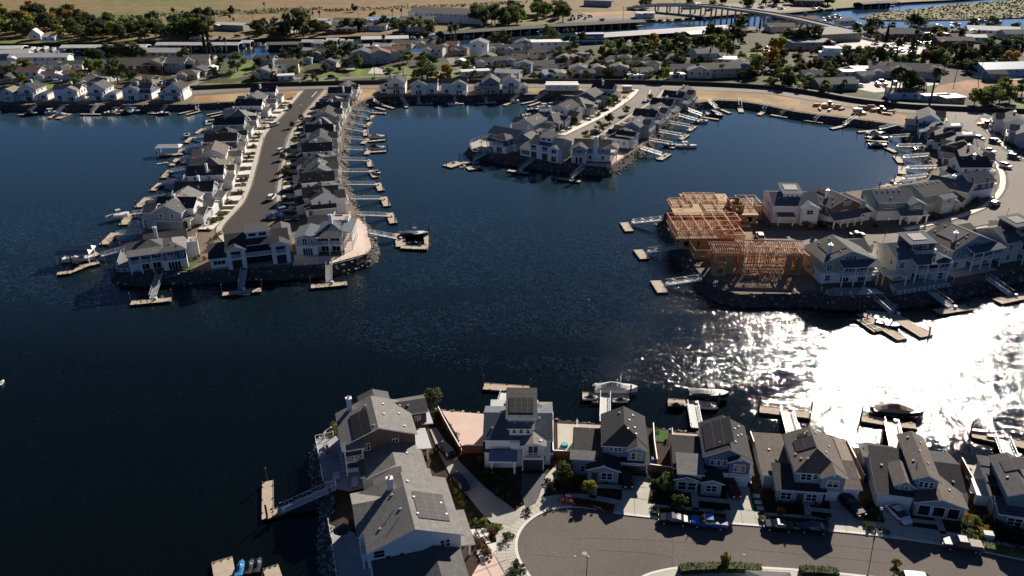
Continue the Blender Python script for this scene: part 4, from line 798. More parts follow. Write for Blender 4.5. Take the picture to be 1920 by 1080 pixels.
glass_fence('curved white railing of the terrace on the middle peninsula\'s west tip', smooth_path(pxp([(930, 289), (906, 286), (886, 281), (880, 271), (890, 264), (905, 259)]), 1)[:]and [Vector((q.x, q.y, LZ)) for q in smooth_path(pxp([(930, 289), (906, 286), (886, 281), (880, 271), (890, 264), (905, 259)]), 1)])
# ---------------------------------------------------------------- rows of houses
WCOL = ['white', 'bgrey', 'white', 'grey', 'blue', 'white', 'cream', 'bgrey']
NAMEC = {'white': 'white', 'bgrey': 'blue-grey', 'grey': 'grey', 'blue': 'slate blue', 'cream': 'cream', 'navy': 'navy', 'brown': 'brown', 'red': 'dark red', 'sage': 'sage', 'tan': 'tan', 'teal': 'teal'}
def rowhouse(p, rot, style, wall, rf, label, W=11.0, D=16.5, flip=False, up=None, group=None, sun=None):
    """p world point of the plot centre; local -y = street, +y = water"""
    H = House('house', label, None, math.degrees(rot), loc=p, group=group); f = -1 if flip else 1
    def V(x0, x1, *a, **k):
        if flip: x0, x1 = -x1, -x0
        return H.vol(x0, x1, *a, **k)
    u2 = dict(up=up, upz=2.9) if up else {}
    h, d = W / 2, D / 2
    if style == 'A':
        m = V(-h + 4.2, h, -d + 2.5, d - 3, 0, 5.4, 'gy', wall=wall, rf=rf, pitch=.6, **u2); l = V(-h, -h + 4.2, -d + 4.5, d - 4.5, 0, 2.9, 'gy' if not flip else 'gy', wall=wall, rf=rf, pitch=.36)
        g = V(-h + 4.6, h - .4, -d, -d + 3, 0, 2.7, 'sf', wall=wall, rf=rf, pitch=.22); H.garage(g, .5, 4.6); H.win(m, 'f', .5, 4.3, 1.8, 1.2, 2); H.door(l, .5); H.porch(l, 'f', .1, .9, 2.5, 1.6, rf=rf, n=1)
        H.balcony(m, 'b', .05, .95, 2.95, 2.4, x_=True); H.win(m, 'b', .5, 4.2, 2.2, 1.9, 2, 'plain'); H.win(m, 'b', .5, 1.2, 2.8, 2.1, 3, 'plain'); H.win(l, 'b', .5, 1.4, 1.8, 1.6, 2, 'plain')
        H.row(m, 'r', (.2, .55, .8), 4.3, .8, 1.1); H.row(m, 'l', (.2, .6), 4.5, .8, .9)
        H.vol(m[0] + .3, m[1] - .3, d - 3, d - .3, 2.6, 2.7, 'sb', rf=rf, pitch=.18, walls=False)
    elif style == 'B':
        m = V(-h, h, -d + 4.5, d - 3.6, 0, 5.3, 'gx', wall=wall, rf=rf, pitch=.52, **u2); g = V(-h + .3, -h + 6, -d, -d + 5.5, 0, 3.0, 'gy', wall=wall, rf=rf, pitch=.42)
        H.garage(g, .5, 4.4); H.porch(m, 'f', .58 if not flip else .06, .94 if not flip else .4, 2.6, 2.0, rf=rf, n=1); H.win(m, 'f', .75 if not flip else .25, 4.3, 1.7, 1.2, 2); H.win(m, 'f', .3 if not flip else .7, 4.5, 1.4, .8, 2)
        q = V(-1.2, h - .2, d - 4, d - 1.2, 0, 5.2, 'gy', wall=wall, rf=rf, pitch=.45); H.win(q, 'b', .5, 4.2, 2.0, 1.6, 2); H.win(q, 'b', .5, 1.2, 2.6, 2.1, 3, 'plain'); H.balcony(q, 'b', .05, .95, 2.95, 1.2)
        H.row(m, 'r', (.3, .7), 4.2, .8, 1.1); H.row(m, 'l', (.3, .7), 4.2, .8, 1.1); H.row(m, 'b', (.8,) if not flip else (.2,), 1.4, 1.8, 1.8, 2)
    elif style == 'C':
        m = V(-h, h, -d + 3, d - 3, 0, 3.6, 'hip', wall=wall, rf=rf, pitch=.6); q = V(-h + 1, -h + 5.4, -d + .6, 0, 0, 3.3, 'gy', wall=wall, rf=rf, pitch=.55); H.garage(q, .5, 3.8)
        dm = V(.4, h - .7, -1.5, d - 1.5, 0, 4.9, 'gy', wall=wall, rf=rf, pitch=.5, **u2); H.win(dm, 'b', .5, 4.1, 1.6, 1.2, 2); H.win(dm, 'b', .5, 1.3, 2.4, 2.0, 3, 'plain'); H.balcony(m, 'b', .05 if flip else .55, .45 if flip else .95, .6, 2.0, cols=False); H.row(m, 'r', (.25, .5, .75), 1.9, .8, 1.1); H.row(m, 'l', (.25, .6), 1.9, .8, 1.1); H.porch(m, 'f', .55 if not flip else .1, .9 if not flip else .42, 2.6, 2.2, rf=rf, n=1)
    else:      # D: tall house with a third-floor cap carrying solar panels
        m = V(-h, h, -d + 2.8, d - 3, 0, 5.6, 'gx', wall=wall, rf=rf, pitch=.42, **u2); q = V(-h + .2, -h + 5.5, -d + 1.2, -d + 6, 0, 5.4, 'gy', wall=wall, rf=rf, pitch=.42, **u2)
        H.garage(q, .5, 4.2); H.win(q, 'f', .5, 4.2, 1.8, 1.3, 2); H.porch(m, 'f', .55 if not flip else .1, .93 if not flip else .45, 2.7, 2.2, rf=rf, n=1)
        c = V(-2.2, 3.2, -2.2, d - 4.6, 5.5, 8.3, 'sf', wall=up or wall, rf=rf, pitch=.16); H.onroof(c, 'f', .5, .3, 'solar', n=4, m=2); H.row(c, 'f', (.25, .5, .75), 7.4, .7, .8); H.row(c, 'b', (.3, .7), 7.4, 1.4, 1.4, 2); H.row(c, 'l', (.5,), 7.4, .9, .9); H.row(c, 'r', (.5,), 7.4, .9, .9)
        H.balcony(m, 'b', .04, .96, 2.95, 2.4, roof=True, rf=rf); H.row(m, 'b', (.3, .7), 4.2, 2, 1.6, 2, 'plain'); H.row(m, 'b', (.3, .7), 1.2, 2.2, 2.1, 2, 'plain'); H.row(m, 'r', (.25, .5, .75), 4.3, .8, 1.1); H.row(m, 'l', (.25, .5, .75), 4.3, .8, 1.1); H.row(m, 'l', (.3, .7), 1.5, .8, 1.1)
    rnd = random.Random(int(p[0] * 7 + p[1]))
    if style != 'C' and rnd.random() < .5: H.chimney(rnd.uniform(-2, 2), rnd.uniform(-1, 2), 5, m[6] + rnd.uniform(.6, 1.2))
    sides = 'lr' if m[7] == 'gy' else 'fb'
    for _ in range(4): H.onroof(m, rnd.choice(sides), rnd.uniform(.15, .85), rnd.uniform(.2, .85), 'vent')
    if sun: H.onroof(m, sun, .5, .25, 'solar', n=5, m=2)
    H.done(); return H.root
def along(path, s):
    for a, b in zip(path, path[1:]):
        L = (b - a).length
        if s <= L: t = (b - a) / L; return a + t * s, math.atan2(t.y, t.x)
        s -= L
    return b, math.atan2((b - a).y, (b - a).x)
def row_on(edge, off, s0, step, n, side, styles, place, D=16.5, flips=(0, 1, 0, 0, 1, 1)):
    path = px_path(edge, 2); out = []
    for i in range(n):
        p, a = along(path, s0 + i * step); nrm = Vector((-math.sin(a), math.cos(a), 0)) * side; c = p + nrm * off
        st, wl, rf = styles[i % len(styles)][:3]; up = styles[i % len(styles)][3] if len(styles[i % len(styles)]) > 3 else None
        rot = a if side > 0 else a + math.pi
        desc = {'A': 'long-gabled two-storey', 'B': 'cross-gabled two-storey', 'C': 'low hip-roofed', 'D': 'tall'}[st]
        lb = '%s %s house, %s from the levee on %s' % (NAMEC[wl], desc, ordn(i + 1), place)
        out.append((c, rot, rowhouse(c, rot, st, wl, rf, lb, W=min(11.2, step - 2.2), D=D, flip=bool(flips[i % len(flips)]), up=up)))
    return out
WEST = row_on([(560, 184), (537, 212), (503, 247), (490, 289), (476, 344), (462, 378), (437, 406), (424, 419)], 14.8, 9, 14.2, 14, -1,
    [('A', 'white', 'dark'), ('B', 'bgrey', 'mid'), ('A', 'white', 'dark'), ('C', 'grey', 'grey'), ('A', 'white', 'dark', 'bgrey'), ('C', 'bgrey', 'dark'), ('A', 'white', 'dark', 'navy'), ('B', 'white', 'brown'), ('C', 'grey', 'brown'), ('A', 'white', 'dark'), ('A', 'bgrey', 'dark'), ('B', 'white', 'grey')], 'the left peninsula\'s west side', D=17)
EAST = row_on([(594, 182), (585, 192), (569, 210), (549, 235), (535, 261), (523, 309), (515, 352), (514, 378), (516, 405)], 14.8, 1, 13.8, 14, 1,
    [('B', 'white', 'dark'), ('A', 'grey', 'dark'), ('C', 'grey', 'grey'), ('A', 'white', 'dark'), ('B', 'white', 'dark', 'bgrey'), ('C', 'grey', 'grey'), ('A', 'white', 'dark'), ('B', 'grey', 'dark'), ('A', 'white', 'dark'), ('C', 'grey', 'mid'), ('B', 'grey', 'mid'), ('A', 'white', 'dark')], 'the left peninsula\'s east side', D=16)
MIDW = row_on([(1192, 184), (1172, 197), (1135, 220), (1100, 237), (1062, 256), (1040, 268)], 14.5, 9, 15.0, 6, -1,
    [('A', 'bgrey', 'dark'), ('B', 'bgrey', 'mid', 'navy'), ('C', 'grey', 'grey'), ('B', 'white', 'dark'), ('C', 'bgrey', 'mid'), ('B', 'bgrey', 'mid')], 'the middle peninsula\'s west side', D=16)
MIDE = row_on([(1226, 185), (1205, 197), (1180, 213), (1150, 232), (1120, 252), (1085, 275)], 14.5, 1, 13.8, 7, 1,
    [('B', 'cream', 'dark'), ('A', 'grey', 'dark'), ('A', 'bgrey', 'dark'), ('B', 'white', 'dark', 'bgrey'), ('A', 'bgrey', 'dark'), ('B', 'bgrey', 'mid'), ('C', 'white', 'dark')], 'the middle peninsula\'s east side', D=15)
# far-shore rows, their water sides towards the camera
def far_row(spec, rot, place):
    for i, (x, y, st, wl, rf, fl, up) in enumerate(spec):
        c = P(x, y, LZ); rowhouse(c, rot, st, wl, rf, '%s %s-roofed house, %s from left in %s' % (NAMEC[up or wl], {'dark': 'charcoal', 'mid': 'grey', 'grey': 'pale grey', 'brown': 'brown', 'tan': 'tan', 'blue': 'slate'}[rf], ordn(i + 1), place), W=13, D=15, flip=fl, up=up)
far_row([(-45, 186, 'B', 'white', 'tan', 0, None), (18, 186, 'C', 'cream', 'tan', 1, None), (72, 185, 'A', 'white', 'dark', 0, None), (136, 185, 'B', 'white', 'tan', 1, None), (200, 184, 'A', 'white', 'mid', 0, None), (267, 183, 'B', 'white', 'mid', 0, 'navy'), (327, 184, 'A', 'white', 'dark', 1, None)], math.pi, 'the far left shore row')
far_row([(738, 172, 'A', 'white', 'dark', 1, None), (797, 173, 'B', 'white', 'dark', 0, None), (853, 173, 'B', 'white', 'mid', 1, None), (913, 171.5, 'A', 'bgrey', 'mid', 1, 'blue'), (966, 171, 'A', 'white', 'mid', 0, None)], math.pi, 'the row beside the office trailer')
# ---- houses round the curved street
def at(x, y): return P(x, y, LZ)
def one(x, y, deg, st, wl, rf, label, **k): return rowhouse(at(x, y), R(deg), st, wl, rf, label, **k)
CV = [(1733, 240, 68, 'B', 'blue', 'mid', 1, 'white', 'hipped blue corner house by the levee road, first round the curved street', 15), (1757, 258, 68, 'C', 'bgrey', 'blue', 0, None, 'blue-grey low house with white dormer, second round the curved street', 12),
      (1775, 275, 66, 'D', 'white', 'mid', 0, 'brown', 'white house with brown solar-capped top floor, third round the curved street', 12), (1797, 294, 64, 'D', 'white', 'mid', 1, 'brown', 'white house with brown solar-capped top floor, fourth round the curved street', 12),
      (1813, 315, 70, 'B', 'brown', 'brown', 0, None, 'dark brown cross-gabled house, fifth round the curved street', 12), (1818, 338, 90, 'A', 'white', 'dark', 1, None, 'white house with charcoal gable roof, sixth round the curved street', 12.5),
      (1808, 361, 112, 'A', 'white', 'blue', 0, 'navy', 'navy over white house with slate roof, seventh round the curved street', 12), (1775, 377, 138, 'B', 'cream', 'blue', 1, None, 'cream cross-gabled house with slate roof, eighth round the curved street', 12)]
for x, y, dg, st, wl, rf, fl, up, lb, W in CV: one(x, y, dg - 180 + 180 - 180, st, wl, rf, lb, W=W, D=16, flip=fl, up=up)
one(1897, 248, 70, 'B', 'white', 'dark', 'white house with charcoal roof behind the dirt plot, upper right edge', W=14); one(1925, 272, 60, 'B', 'bgrey', 'mid', 'blue-grey house at the upper right edge below the white house', W=13)
# north side of the lower street
one(1478, 406, rot_of((1453, 422), (1520, 423)), 'D', 'white', 'blue', 'white three-level house with solar cap nearest the timber frames', W=13.5, D=17, up='white', flip=True)
H = front('house', 'brown and white gabled house with wrap porch, second from the timber frames', (1580, 420), (1547, 420), (1620, 409), 0)
m = H.vol(-5.8, 5.2, 0, 11, 0, 6.0, 'gy', wall='white', up='brown', upz=3, rf='mid', pitch=.45); H.vol(5, 9.5, 2, 9, 0, 5.2, 'gy', wall='white', up='grey', upz=2.9, rf='mid', pitch=.4)
H.win(m, 'f', .55, 6.7, 2.6, 1.0, 4); H.win(m, 'f', .5, 4.1, 2.4, .9, 4); H.row(m, 'l', (.15, .4, .65, .88), 4.4, .7, 1.2); H.porch(m, 'f', .0, .98, 2.6, 2.6, rf='blue', pitch=.45); g = H.vol(5.1, 10, 0, 2.6, 0, 2.6, 'sf', wall='white', rf='blue', pitch=.25); H.garage(g, .5, 4.3); H.chimney(-3.4, 5, 5.5, 9.5); H.onroof(m, 'l', .75, .55, 'solar', n=4, m=1)
for u, w_ in ((.1, .3), (.3, .6), (.6, .3), (.9, .8)): H.onroof(m, 'l', u, w_, 'vent')
H.done()
H = front('house', 'white and teal house with long slate roof, third from the timber frames', (1680, 412), (1640, 416), (1717, 413), 0)
m = H.vol(-6.5, 5.5, 0, 11, 0, 5.8, 'gx', wall='white', up='teal', upz=3, rf='blue', pitch=.42); q = H.vol(2.2, 7, -2, 3, 0, 5.6, 'gy', wall='white', up='teal', upz=3, rf='blue', pitch=.42); H.garage(m, .22, 4.8); H.win(m, 'f', .3, 4.4, 3, 1, 4); H.win(q, 'f', .5, 4.3, 1.9, 1.3, 2); H.porch(q, 'f', -.7, 1.1, 2.6, 2, rf='blue', n=3, pitch=.4); H.row(m, 'l', (.25, .7), 4.4, .8, 1.1)
for u in (.1, .25, .4, .55, .7): H.onroof(m, 'f', u, .85, 'vent')
H.onroof(m, 'f', .35, .3, 'vent'); H.done()
H = front('house', 'sage and cream house with plain grey gable roof, fourth from the timber frames', (1752, 396), (1716, 402), (1772, 392), 0)
m = H.vol(-6, 5, 0, 10.5, 0, 5.8, 'gx', wall='cream', up='sage', upz=3, rf='mid', pitch=.42); g = H.vol(-.5, 4.8, -2.5, .5, 0, 5, 'sf', wall='cream', rf='blue', pitch=.25); H.garage(g, .5, 4.4); H.porch(m, 'f', .85, 1.25, 2.6, 2.4, rf='grey', n=1); H.row(m, 'l', (.25, .7), 4.4, .8, 1.1); H.win(g, 'f', .5, 4, 1.6, 1.2, 2)
for u in (.1, .3, .5, .7, .9): H.onroof(m, 'f', u, .85, 'vent')
H.done()
# ---- waterfront houses below the lower street
def wfront(a, b, label, wall, up, rf, solar=None, cap=False, gy=True, zz=6.0, dp=10.5):
    H = front('house', label, ((a[0] + b[0]) / 2, (a[1] + b[1]) / 2), a, b, 0); L = (P(*a, LZ) - P(*b, LZ)).length / 2
    m = H.vol(-L, L, 0, dp, 0, zz, 'gy' if gy else 'gx', wall=wall, up=up if not cap else wall, upz=3.0, rf=rf, pitch=.40 if gy else .45)
    H.balcony(m, 'f', .3, 1.0, 3.0, 2.6, roof=True, ztop=5.5, rf='blue'); H.row(m, 'f', (.45, .8), 1.25, 2.2, 2.1, 3, 'plain'); H.row(m, 'f', (.12,), 4.4, 1.2, 1.5, 2); H.row(m, 'f', (.12,), 1.5, 1.2, 1.5, 2)
    H.row(m, 'f', (.5, .8), 4.2, 2, 1.7, 2, 'plain'); H.row(m, 'l', (.2, .5, .8), 4.4, .7, 1.2); H.row(m, 'l', (.3, .6), 1.5, .7, 1.2)
    if gy: H.win(m, 'f', .5, 6.9, 2.9, 1.0, 4); H.onroof(m, 'l', .5, .3, 'solar', n=6, m=3); H.chimney(-L + 2.4, 2.6, 5.5, 9.6)
    if cap:
        c = H.vol(-2, 5, 2.5, 8, 6, 8.9, 'sf', wall=up, rf=rf, pitch=.14); H.onroof(c, 'f', .5, .25, 'solar', n=4, m=2); H.row(c, 'f', (.2, .6), 7.5, 1.6, 1.6, 2); H.balcony(c, 'f', .1, .95, 6.6, 1.6, cols=False)
        q = H.vol(L - 4, L + .6, -1.4, 2, 0, 5.7, 'gy', wall=wall, up=up, upz=3, rf=rf, pitch=.4); H.win(q, 'f', .5, 4.2, 1.7, 1.8, 2); H.win(q, 'f', .5, 1.3, 2, 1.8, 2)
    H.vol(L - 3, L + 2.5, dp - 3, dp + 5, 0, 5.2, 'gx', wall=wall, rf=rf, pitch=.4); g = H.vol(-L + .5, 1, dp - .5, dp + 4, 0, 2.8, 'gy', wall=wall, rf=rf, pitch=.4)
    for u, w_ in ((.1, .3), (.15, .7), (.9, .4), (.88, .8)): H.onroof(m, 'l' if gy else 'f', u, w_, 'vent')
    H.done(); return H
wfront((1538, 532), (1634, 527), 'beige-sided waterfront house with solar roof beside the timber frames', 'white', 'sage', 'mid')
wfront((1674, 527), (1763, 520), 'cream waterfront house with dark red top floor and pergola terrace', 'cream', 'red', 'blue', cap=True, gy=False)
wfront((1779, 508), (1859, 492), 'white waterfront house with reddish solar roof and blue porch roof', 'white', 'bgrey', 'mid')
wfront((1878, 494), (1950, 480), 'cream waterfront house with brown top storey at the right edge', 'cream', 'brown', 'mid', cap=True, gy=False)
sheet('terrace', [(1545, 551), (1560, 556), (1625, 553), (1632, 540), (1560, 540)], CONCD, .12); sheet('terrace', [(1668, 535), (1676, 555), (1786, 537), (1765, 522), (1690, 528)], mat('blue grey pavers', (.33, .34, .35), .85, var=.08, vscale=.6, fine=.1, fscale=3), .12); sheet('terrace', [(1772, 514), (1790, 522), (1871, 507), (1850, 497), (1780, 508)], CONC, .12)
glass_fence('row of white fence posts along the terrace of the beige waterfront house', pxp([(1540, 545), (1560, 555), (1628, 552)]), gap=2.2, glass=False); glass_fence('white terrace fence of the cream house with dark red top floor', pxp([(1668, 538), (1677, 554), (1786, 536), (1787, 528)])); 
# pergola
t = thing('pergola', 'white patio pergola on the terrace of the dark red and cream house', 'pergola', P(1670, 530, LZ), R(-6)); b = MB(); b.slab([(-3, -2, 2.9), (3, -2, 2.9), (3, 2, 2.9), (-3, 2, 2.9)], [(0, 1, 2, 3)], .2, SH['light'], WH); b.build('roof', t)
for x in (-2.8, 2.8):
    for y in (-1.8, 1.8): b = MB(); b.box(x - .12, x + .12, y - .12, y + .12, 0, 2.7, WH); b.build('post', t)
# ---------------------------------------------------------------- houses under construction
def frame_house(label, px, rot, blocks, sheath=()):
    t = thing('framed_house', label, 'construction frame', P(*px, LZ), R(rot)); stud = MB(); plate = MB(); shp = MB(); fl = MB()
    rnd = random.Random(len(blocks) + int(px[0]))
    def wallf(a, b, z0, z1, sp=.55):
        a = Vector((*a, 0)); b = Vector((*b, 0)); L = (b - a).length; n = max(1, int(L / sp))
        for i in range(n + 1): p = a.lerp(b, i / n); stud.box(p.x - .05, p.x + .05, p.y - .05, p.y + .05, z0, z1 - .12, LUM)
        plate.bar((a.x, a.y, z1), (b.x, b.y, z1), .16, .14, LUM); plate.bar((a.x, a.y, z0 + .1), (b.x, b.y, z0 + .1), .16, .1, LUM)
    for (x0, x1, y0, y1, z0, z1, kind) in blocks:
        if kind == 'sheath':
            for a, b in (((x0, y0), (x1, y0)), ((x1, y0), (x1, y1)), ((x1, y1), (x0, y1)), ((x0, y1), (x0, y0))):
                a = Vector((*a, 0)); b = Vector((*b, 0)); L = (b - a).length; n = max(1, round(L / 4))
                for i in range(n):
                    p, q = a.lerp(b, i / n), a.lerp(b, (i + 1) / n); r = p.lerp(q, .3); s_ = p.lerp(q, .7)
                    shp.bar((p.x, p.y, z1), (r.x, r.y, z1), .1, z1 - z0, PLY); shp.bar((s_.x, s_.y, z1), (q.x, q.y, z1), .1, z1 - z0, PLY); shp.bar((r.x, r.y, z1), (s_.x, s_.y, z1), .1, .5, PLY); shp.bar((r.x, r.y, z0 + .9), (s_.x, s_.y, z0 + .9), .1, .9, PLY)
        if kind in ('frame', 'open'):
            for a, b in (((x0, y0), (x1, y0)), ((x1, y0), (x1, y1)), ((x1, y1), (x0, y1)), ((x0, y1), (x0, y0))): wallf(a, b, z0, z1)
            nx = max(1, round((x1 - x0) / 3.6)); ny = max(1, round((y1 - y0) / 3.6))
            for i in range(1, nx): wallf((x0 + (x1 - x0) * i / nx, y0), (x0 + (x1 - x0) * i / nx, y1), z0, z1, .8)
            for i in range(1, ny): wallf((x0, y0 + (y1 - y0) * i / ny), (x1, y0 + (y1 - y0) * i / ny), z0, z1, .8)
        if kind == 'deck': fl.box(x0, x1, y0, y1, z0, z1, PLY)
        if kind == 'raft':      # gable rafters on plates
            n = int((x1 - x0) / .6); ym = (y0 + y1) / 2; zr = z0 + (y1 - y0) * .2
            for i in range(n + 1):
                x = x0 + (x1 - x0) * i / n; plate.bar((x, y0 - .4, z0 - .1), (x, ym, zr), .07, .2, LUM); plate.bar((x, ym, zr), (x, y1 + .4, z0 - .1), .07, .2, LUM); plate.bar((x, y0, z0), (x, y1, z0), .06, .15, LUM)
                if i % 3 == 0: plate.bar((x, (y0 + ym) / 2, z0), (x, (y0 + ym) / 2, (z0 + zr) / 2), .06, .06, LUM)
            plate.bar((x0, ym, zr + .05), (x1, ym, zr + .05), .08, .25, LUM)
        if kind == 'balc':
            plate.bar((x0, y0, z1), (x1, y0, z1), .2, .3, LUM); plate.bar((x0, y0, z1), (x0, y1, z1), .2, .3, LUM); plate.bar((x1, y0, z1), (x1, y1, z1), .2, .3, LUM)
            n = max(1, round((x1 - x0) / 3))
            for i in range(n + 1): x = x0 + (x1 - x0) * i / n; stud.box(x - .1, x + .1, y0 - .1, y0 + .1, z0, z1, LUM)
            for i in range(n): xa, xb = x0 + (x1 - x0) * i / n, x0 + (x1 - x0) * (i + 1) / n; plate.bar((xa, y0, z0 + .2), (xb, y0, z1 - .3), .08, .1, LUM); plate.bar((xa, y0, z1 - .3), (xb, y0, z0 + .2), .08, .1, LUM)
    for _ in range(70):      # loose boards lying about
        x0, x1, y0, y1, z0, z1, kd = rnd.choice(blocks); x, y = rnd.uniform(x0, x1), rnd.uniform(y0, y1); a = rnd.uniform(0, 3); L = rnd.uniform(.6, 1.8); z = rnd.choice([z0, 0]) + .25; plate.bar((x - L * math.cos(a), y - L * math.sin(a), z), (x + L * math.cos(a), y + L * math.sin(a), z + rnd.uniform(-.1, .7)), .2, .06, rnd.choice([LUM, PLY]))
    for nm, b in (('studs', stud), ('beams', plate), ('sheathing', shp), ('floor_deck', fl)):
        o = b.build(nm, t)
        if o: o['kind'] = 'stuff'
    return t
frame_house('unfinished house with pale plywood floor and half-built second-storey walls, farthest of the timber frames', (1335, 418), 0,
    [(-11, 13, -1, 12, 0, 2.8, 'sheath'), (-12, 13.5, -1.5, 12.5, 2.85, 3.15, 'deck'), (-6, 7, 12, 17, 0, 2.8, 'sheath'), (-7, 8, 11, 18, 2.86, 3.1, 'deck'), (-11.5, -5, 6, 12, 3.15, 3.9, 'frame'), (6, 9.5, 1, 8, 3.15, 5.4, 'sheath'), (9.7, 16, 3, 13, 0, 4.4, 'frame'), (-6, 4, 10, 17, 3.15, 3.9, 'open'), (-2, 6, 0, 9, 3.16, 3.9, 'open')])
frame_house('unfinished house with tall open stud walls in the middle of the timber frames', (1326, 456), 2,
    [(-9, 6.5, -4, 9, 0, 2.8, 'sheath'), (-10, 6.5, -4, 10, 2.85, 3.1, 'deck'), (-10, 6.4, -4, 10, 3.1, 5.7, 'frame'), (3.5, 9, -5, 4, 0, 4.6, 'frame'), (-6.5, 2, -11.5, -4.3, 0, 2.9, 'sheath'), (2.1, 8, -10.5, -4.5, 0, 2.7, 'frame'), (6.6, 10, 3, 9.5, 3.1, 5.8, 'open')])
frame_house('unfinished house with orange roof rafters and braced balcony, nearest of the timber frames', (1420, 515), -3,
    [(-11, -4, 0, 8, 0, 5.6, 'sheath'), (-4, 11, 1, 10, 0, 2.8, 'frame'), (-4, 11, 1, 10, 2.8, 5.6, 'frame'), (-12, -3.5, -.5, 8.5, 5.65, 6, 'raft'), (-3.4, 12, .5, 10.5, 5.65, 6, 'raft'), (-6, 5, -3.2, 1, 0, 2.9, 'balc'), (7.5, 11.2, .2, 1.4, 0, 5.5, 'sheath'), (11.3, 17, 0, 8.5, 0, 2.7, 'frame'), (11.3, 17, 0, 8.5, 2.72, 3, 'raft'), (-12, -8.5, -1.5, 1.5, 0, 2.8, 'sheath')])
# ---------------------------------------------------------------- docks, gangways, boats
BOATS = []
def dock(label, gA, gB, rects, piles=(), gw=1.3, ztop=LZ + .15, group='private docks and gangways along the lagoon', box=True):
    """gA -> gB gangway pixels (top end on land, foot on the float); rects = [(p, q, width)] float centre lines in pixels"""
    c0 = P(*rects[0][0], .5); root = thing('dock', label, 'dock', (c0.x, c0.y, 0), 0, group)
    L = lambda p, z: (p[0] - c0.x, p[1] - c0.y, z)
    for i, (p, q, wd) in enumerate(rects):
        a, b = P(*p, .5), P(*q, .5); m = MB(); z = .5 + .012 * i; m.bar(L(a, z), L(b, z), wd, .55, DOCKS_, DOCK)
        d = (b - a); n = Vector((-d.y, d.x, 0)).normalized() * (wd / 2 - .04)
        o = m.build('float', root); e = MB()
        for sg in (-1, 1): e.bar(L(a + n * sg, z + .06), L(b + n * sg, z + .06), .09, .06, mat('dock edge board', (.32, .26, .20), .85))
        for t in (.15, .5, .85):
            for sg in (-1, 1): k = a.lerp(b, t) + n * sg * .93; e.box(k.x - c0.x - .15, k.x - c0.x + .15, k.y - c0.y - .05, k.y - c0.y + .05, z + .06, z + .16, BLK)
        e.build('edge_and_cleats', o)
    if gA:
        a, b = P(*gA, ztop), P(*gB, .7); d = Vector((b.x - a.x, b.y - a.y, 0)); n = Vector((-d.y, d.x, 0)).normalized() * (gw / 2); gl = (b - a).length
        m = MB(); m.bar(L(a, a.z), L(b, b.z), gw, .14, ALU, mat('gangway grating', (.36, .36, .35), .7, stripes=(1, .4, .2))); g = m.build('gangway', root)
        for sg in (-1, 1):
            r = MB(); k = max(3, round(gl / 1.5)); h = 1.05
            r.bar(L(a + n * sg, a.z + h), L(b + n * sg, b.z + h), .09, .09, ALU); r.bar(L(a + n * sg, a.z + .1), L(b + n * sg, b.z + .1), .09, .12, ALU)
            for i in range(k):
                p, q = a.lerp(b, i / k) + n * sg, a.lerp(b, (i + 1) / k) + n * sg
                r.bar(L(p, p.z + (h if i % 2 else .1)), L(q, q.z + (.1 if i % 2 else h)), .05, .07, ALU); r.box(p.x - c0.x - .035, p.x - c0.x + .035, p.y - c0.y - .035, p.y - c0.y + .035, p.z, p.z + h, ALU)
            r.build('truss_rail', g)
        if box: m = MB(); q = b + d.normalized() * .3; m.box(q.x - c0.x + .6, q.x - c0.x + 1.2, q.y - c0.y - .3, q.y - c0.y + .3, .52, 1.1, GEL); m.build('dock_box', root)
    for p in piles:
        a = P(*p, .5); m = MB(); m.cyl(a.x - c0.x, a.y - c0.y, -1, 3.0, .17, .17, PILE, 10); m.cyl(a.x - c0.x, a.y - c0.y, 3.0, 3.25, .19, .02, mat('pile cap', (.1, .1, .1), .5), 10); m.build('pile', root)
    return root
Ltop = 'the left peninsula'
WD = [((440, 205), (421, 208), [((388, 215), (424, 208), 1.6), ((396, 219), (430, 211), 1.6)], 'U-shaped pale dock'), ((430, 222), (418, 227), [((386, 226), (420, 222), 1.7)], 'thin dock'), ((432, 228), (412, 231), [((385, 233), (412, 229), 1.9)], 'short dock'),
      ((418, 235), (382, 243), [((368, 250), (381, 241), 2.0)], 'L-shaped dock'), ((404, 254), (362, 259), [((349, 267), (360, 257), 2.2)], 'L-shaped dock'), ((386, 272), (342, 281), [((298, 292), (343, 288), 2.4), ((336, 288), (343, 279), 2.2)], 'wide dock under a boat lift'),
      ((374, 293), (336, 300), [((321, 310), (334, 297), 2.3)], 'L-shaped dock'), ((355, 316), (318, 323), [((306, 333), (319, 319), 2.3)], 'L-shaped dock'), ((345, 338), (301, 347), [((286, 357), (302, 343), 2.4)], 'L-shaped dock'), ((328, 366), (274, 376), [((259, 388), (277, 370), 2.5)], 'L-shaped dock'),
      ((324, 390), (248, 402), [((231, 421), (245, 401), 2.6)], 'L-shaped dock with a boat lift'), ((268, 434), (216, 441), [((194, 458), (216, 436), 2.6)], 'L-shaped dock'), ((243, 466), (188, 481), [((138, 493), (186, 474), 2.6), ((107, 513), (131, 510), 2.2), ((150, 500), (186, 492), 2.2), ((127, 512), (160, 499), 2.0)], 'broad dock with covered boat')]
for i, (a, b, r, nm) in enumerate(WD): dock('%s, %s from the top on %s\'s west shore' % (nm, ordn(i + 1), Ltop), a, b, r, piles=((r[0][0][0] - 3, r[0][0][1] + 2),))
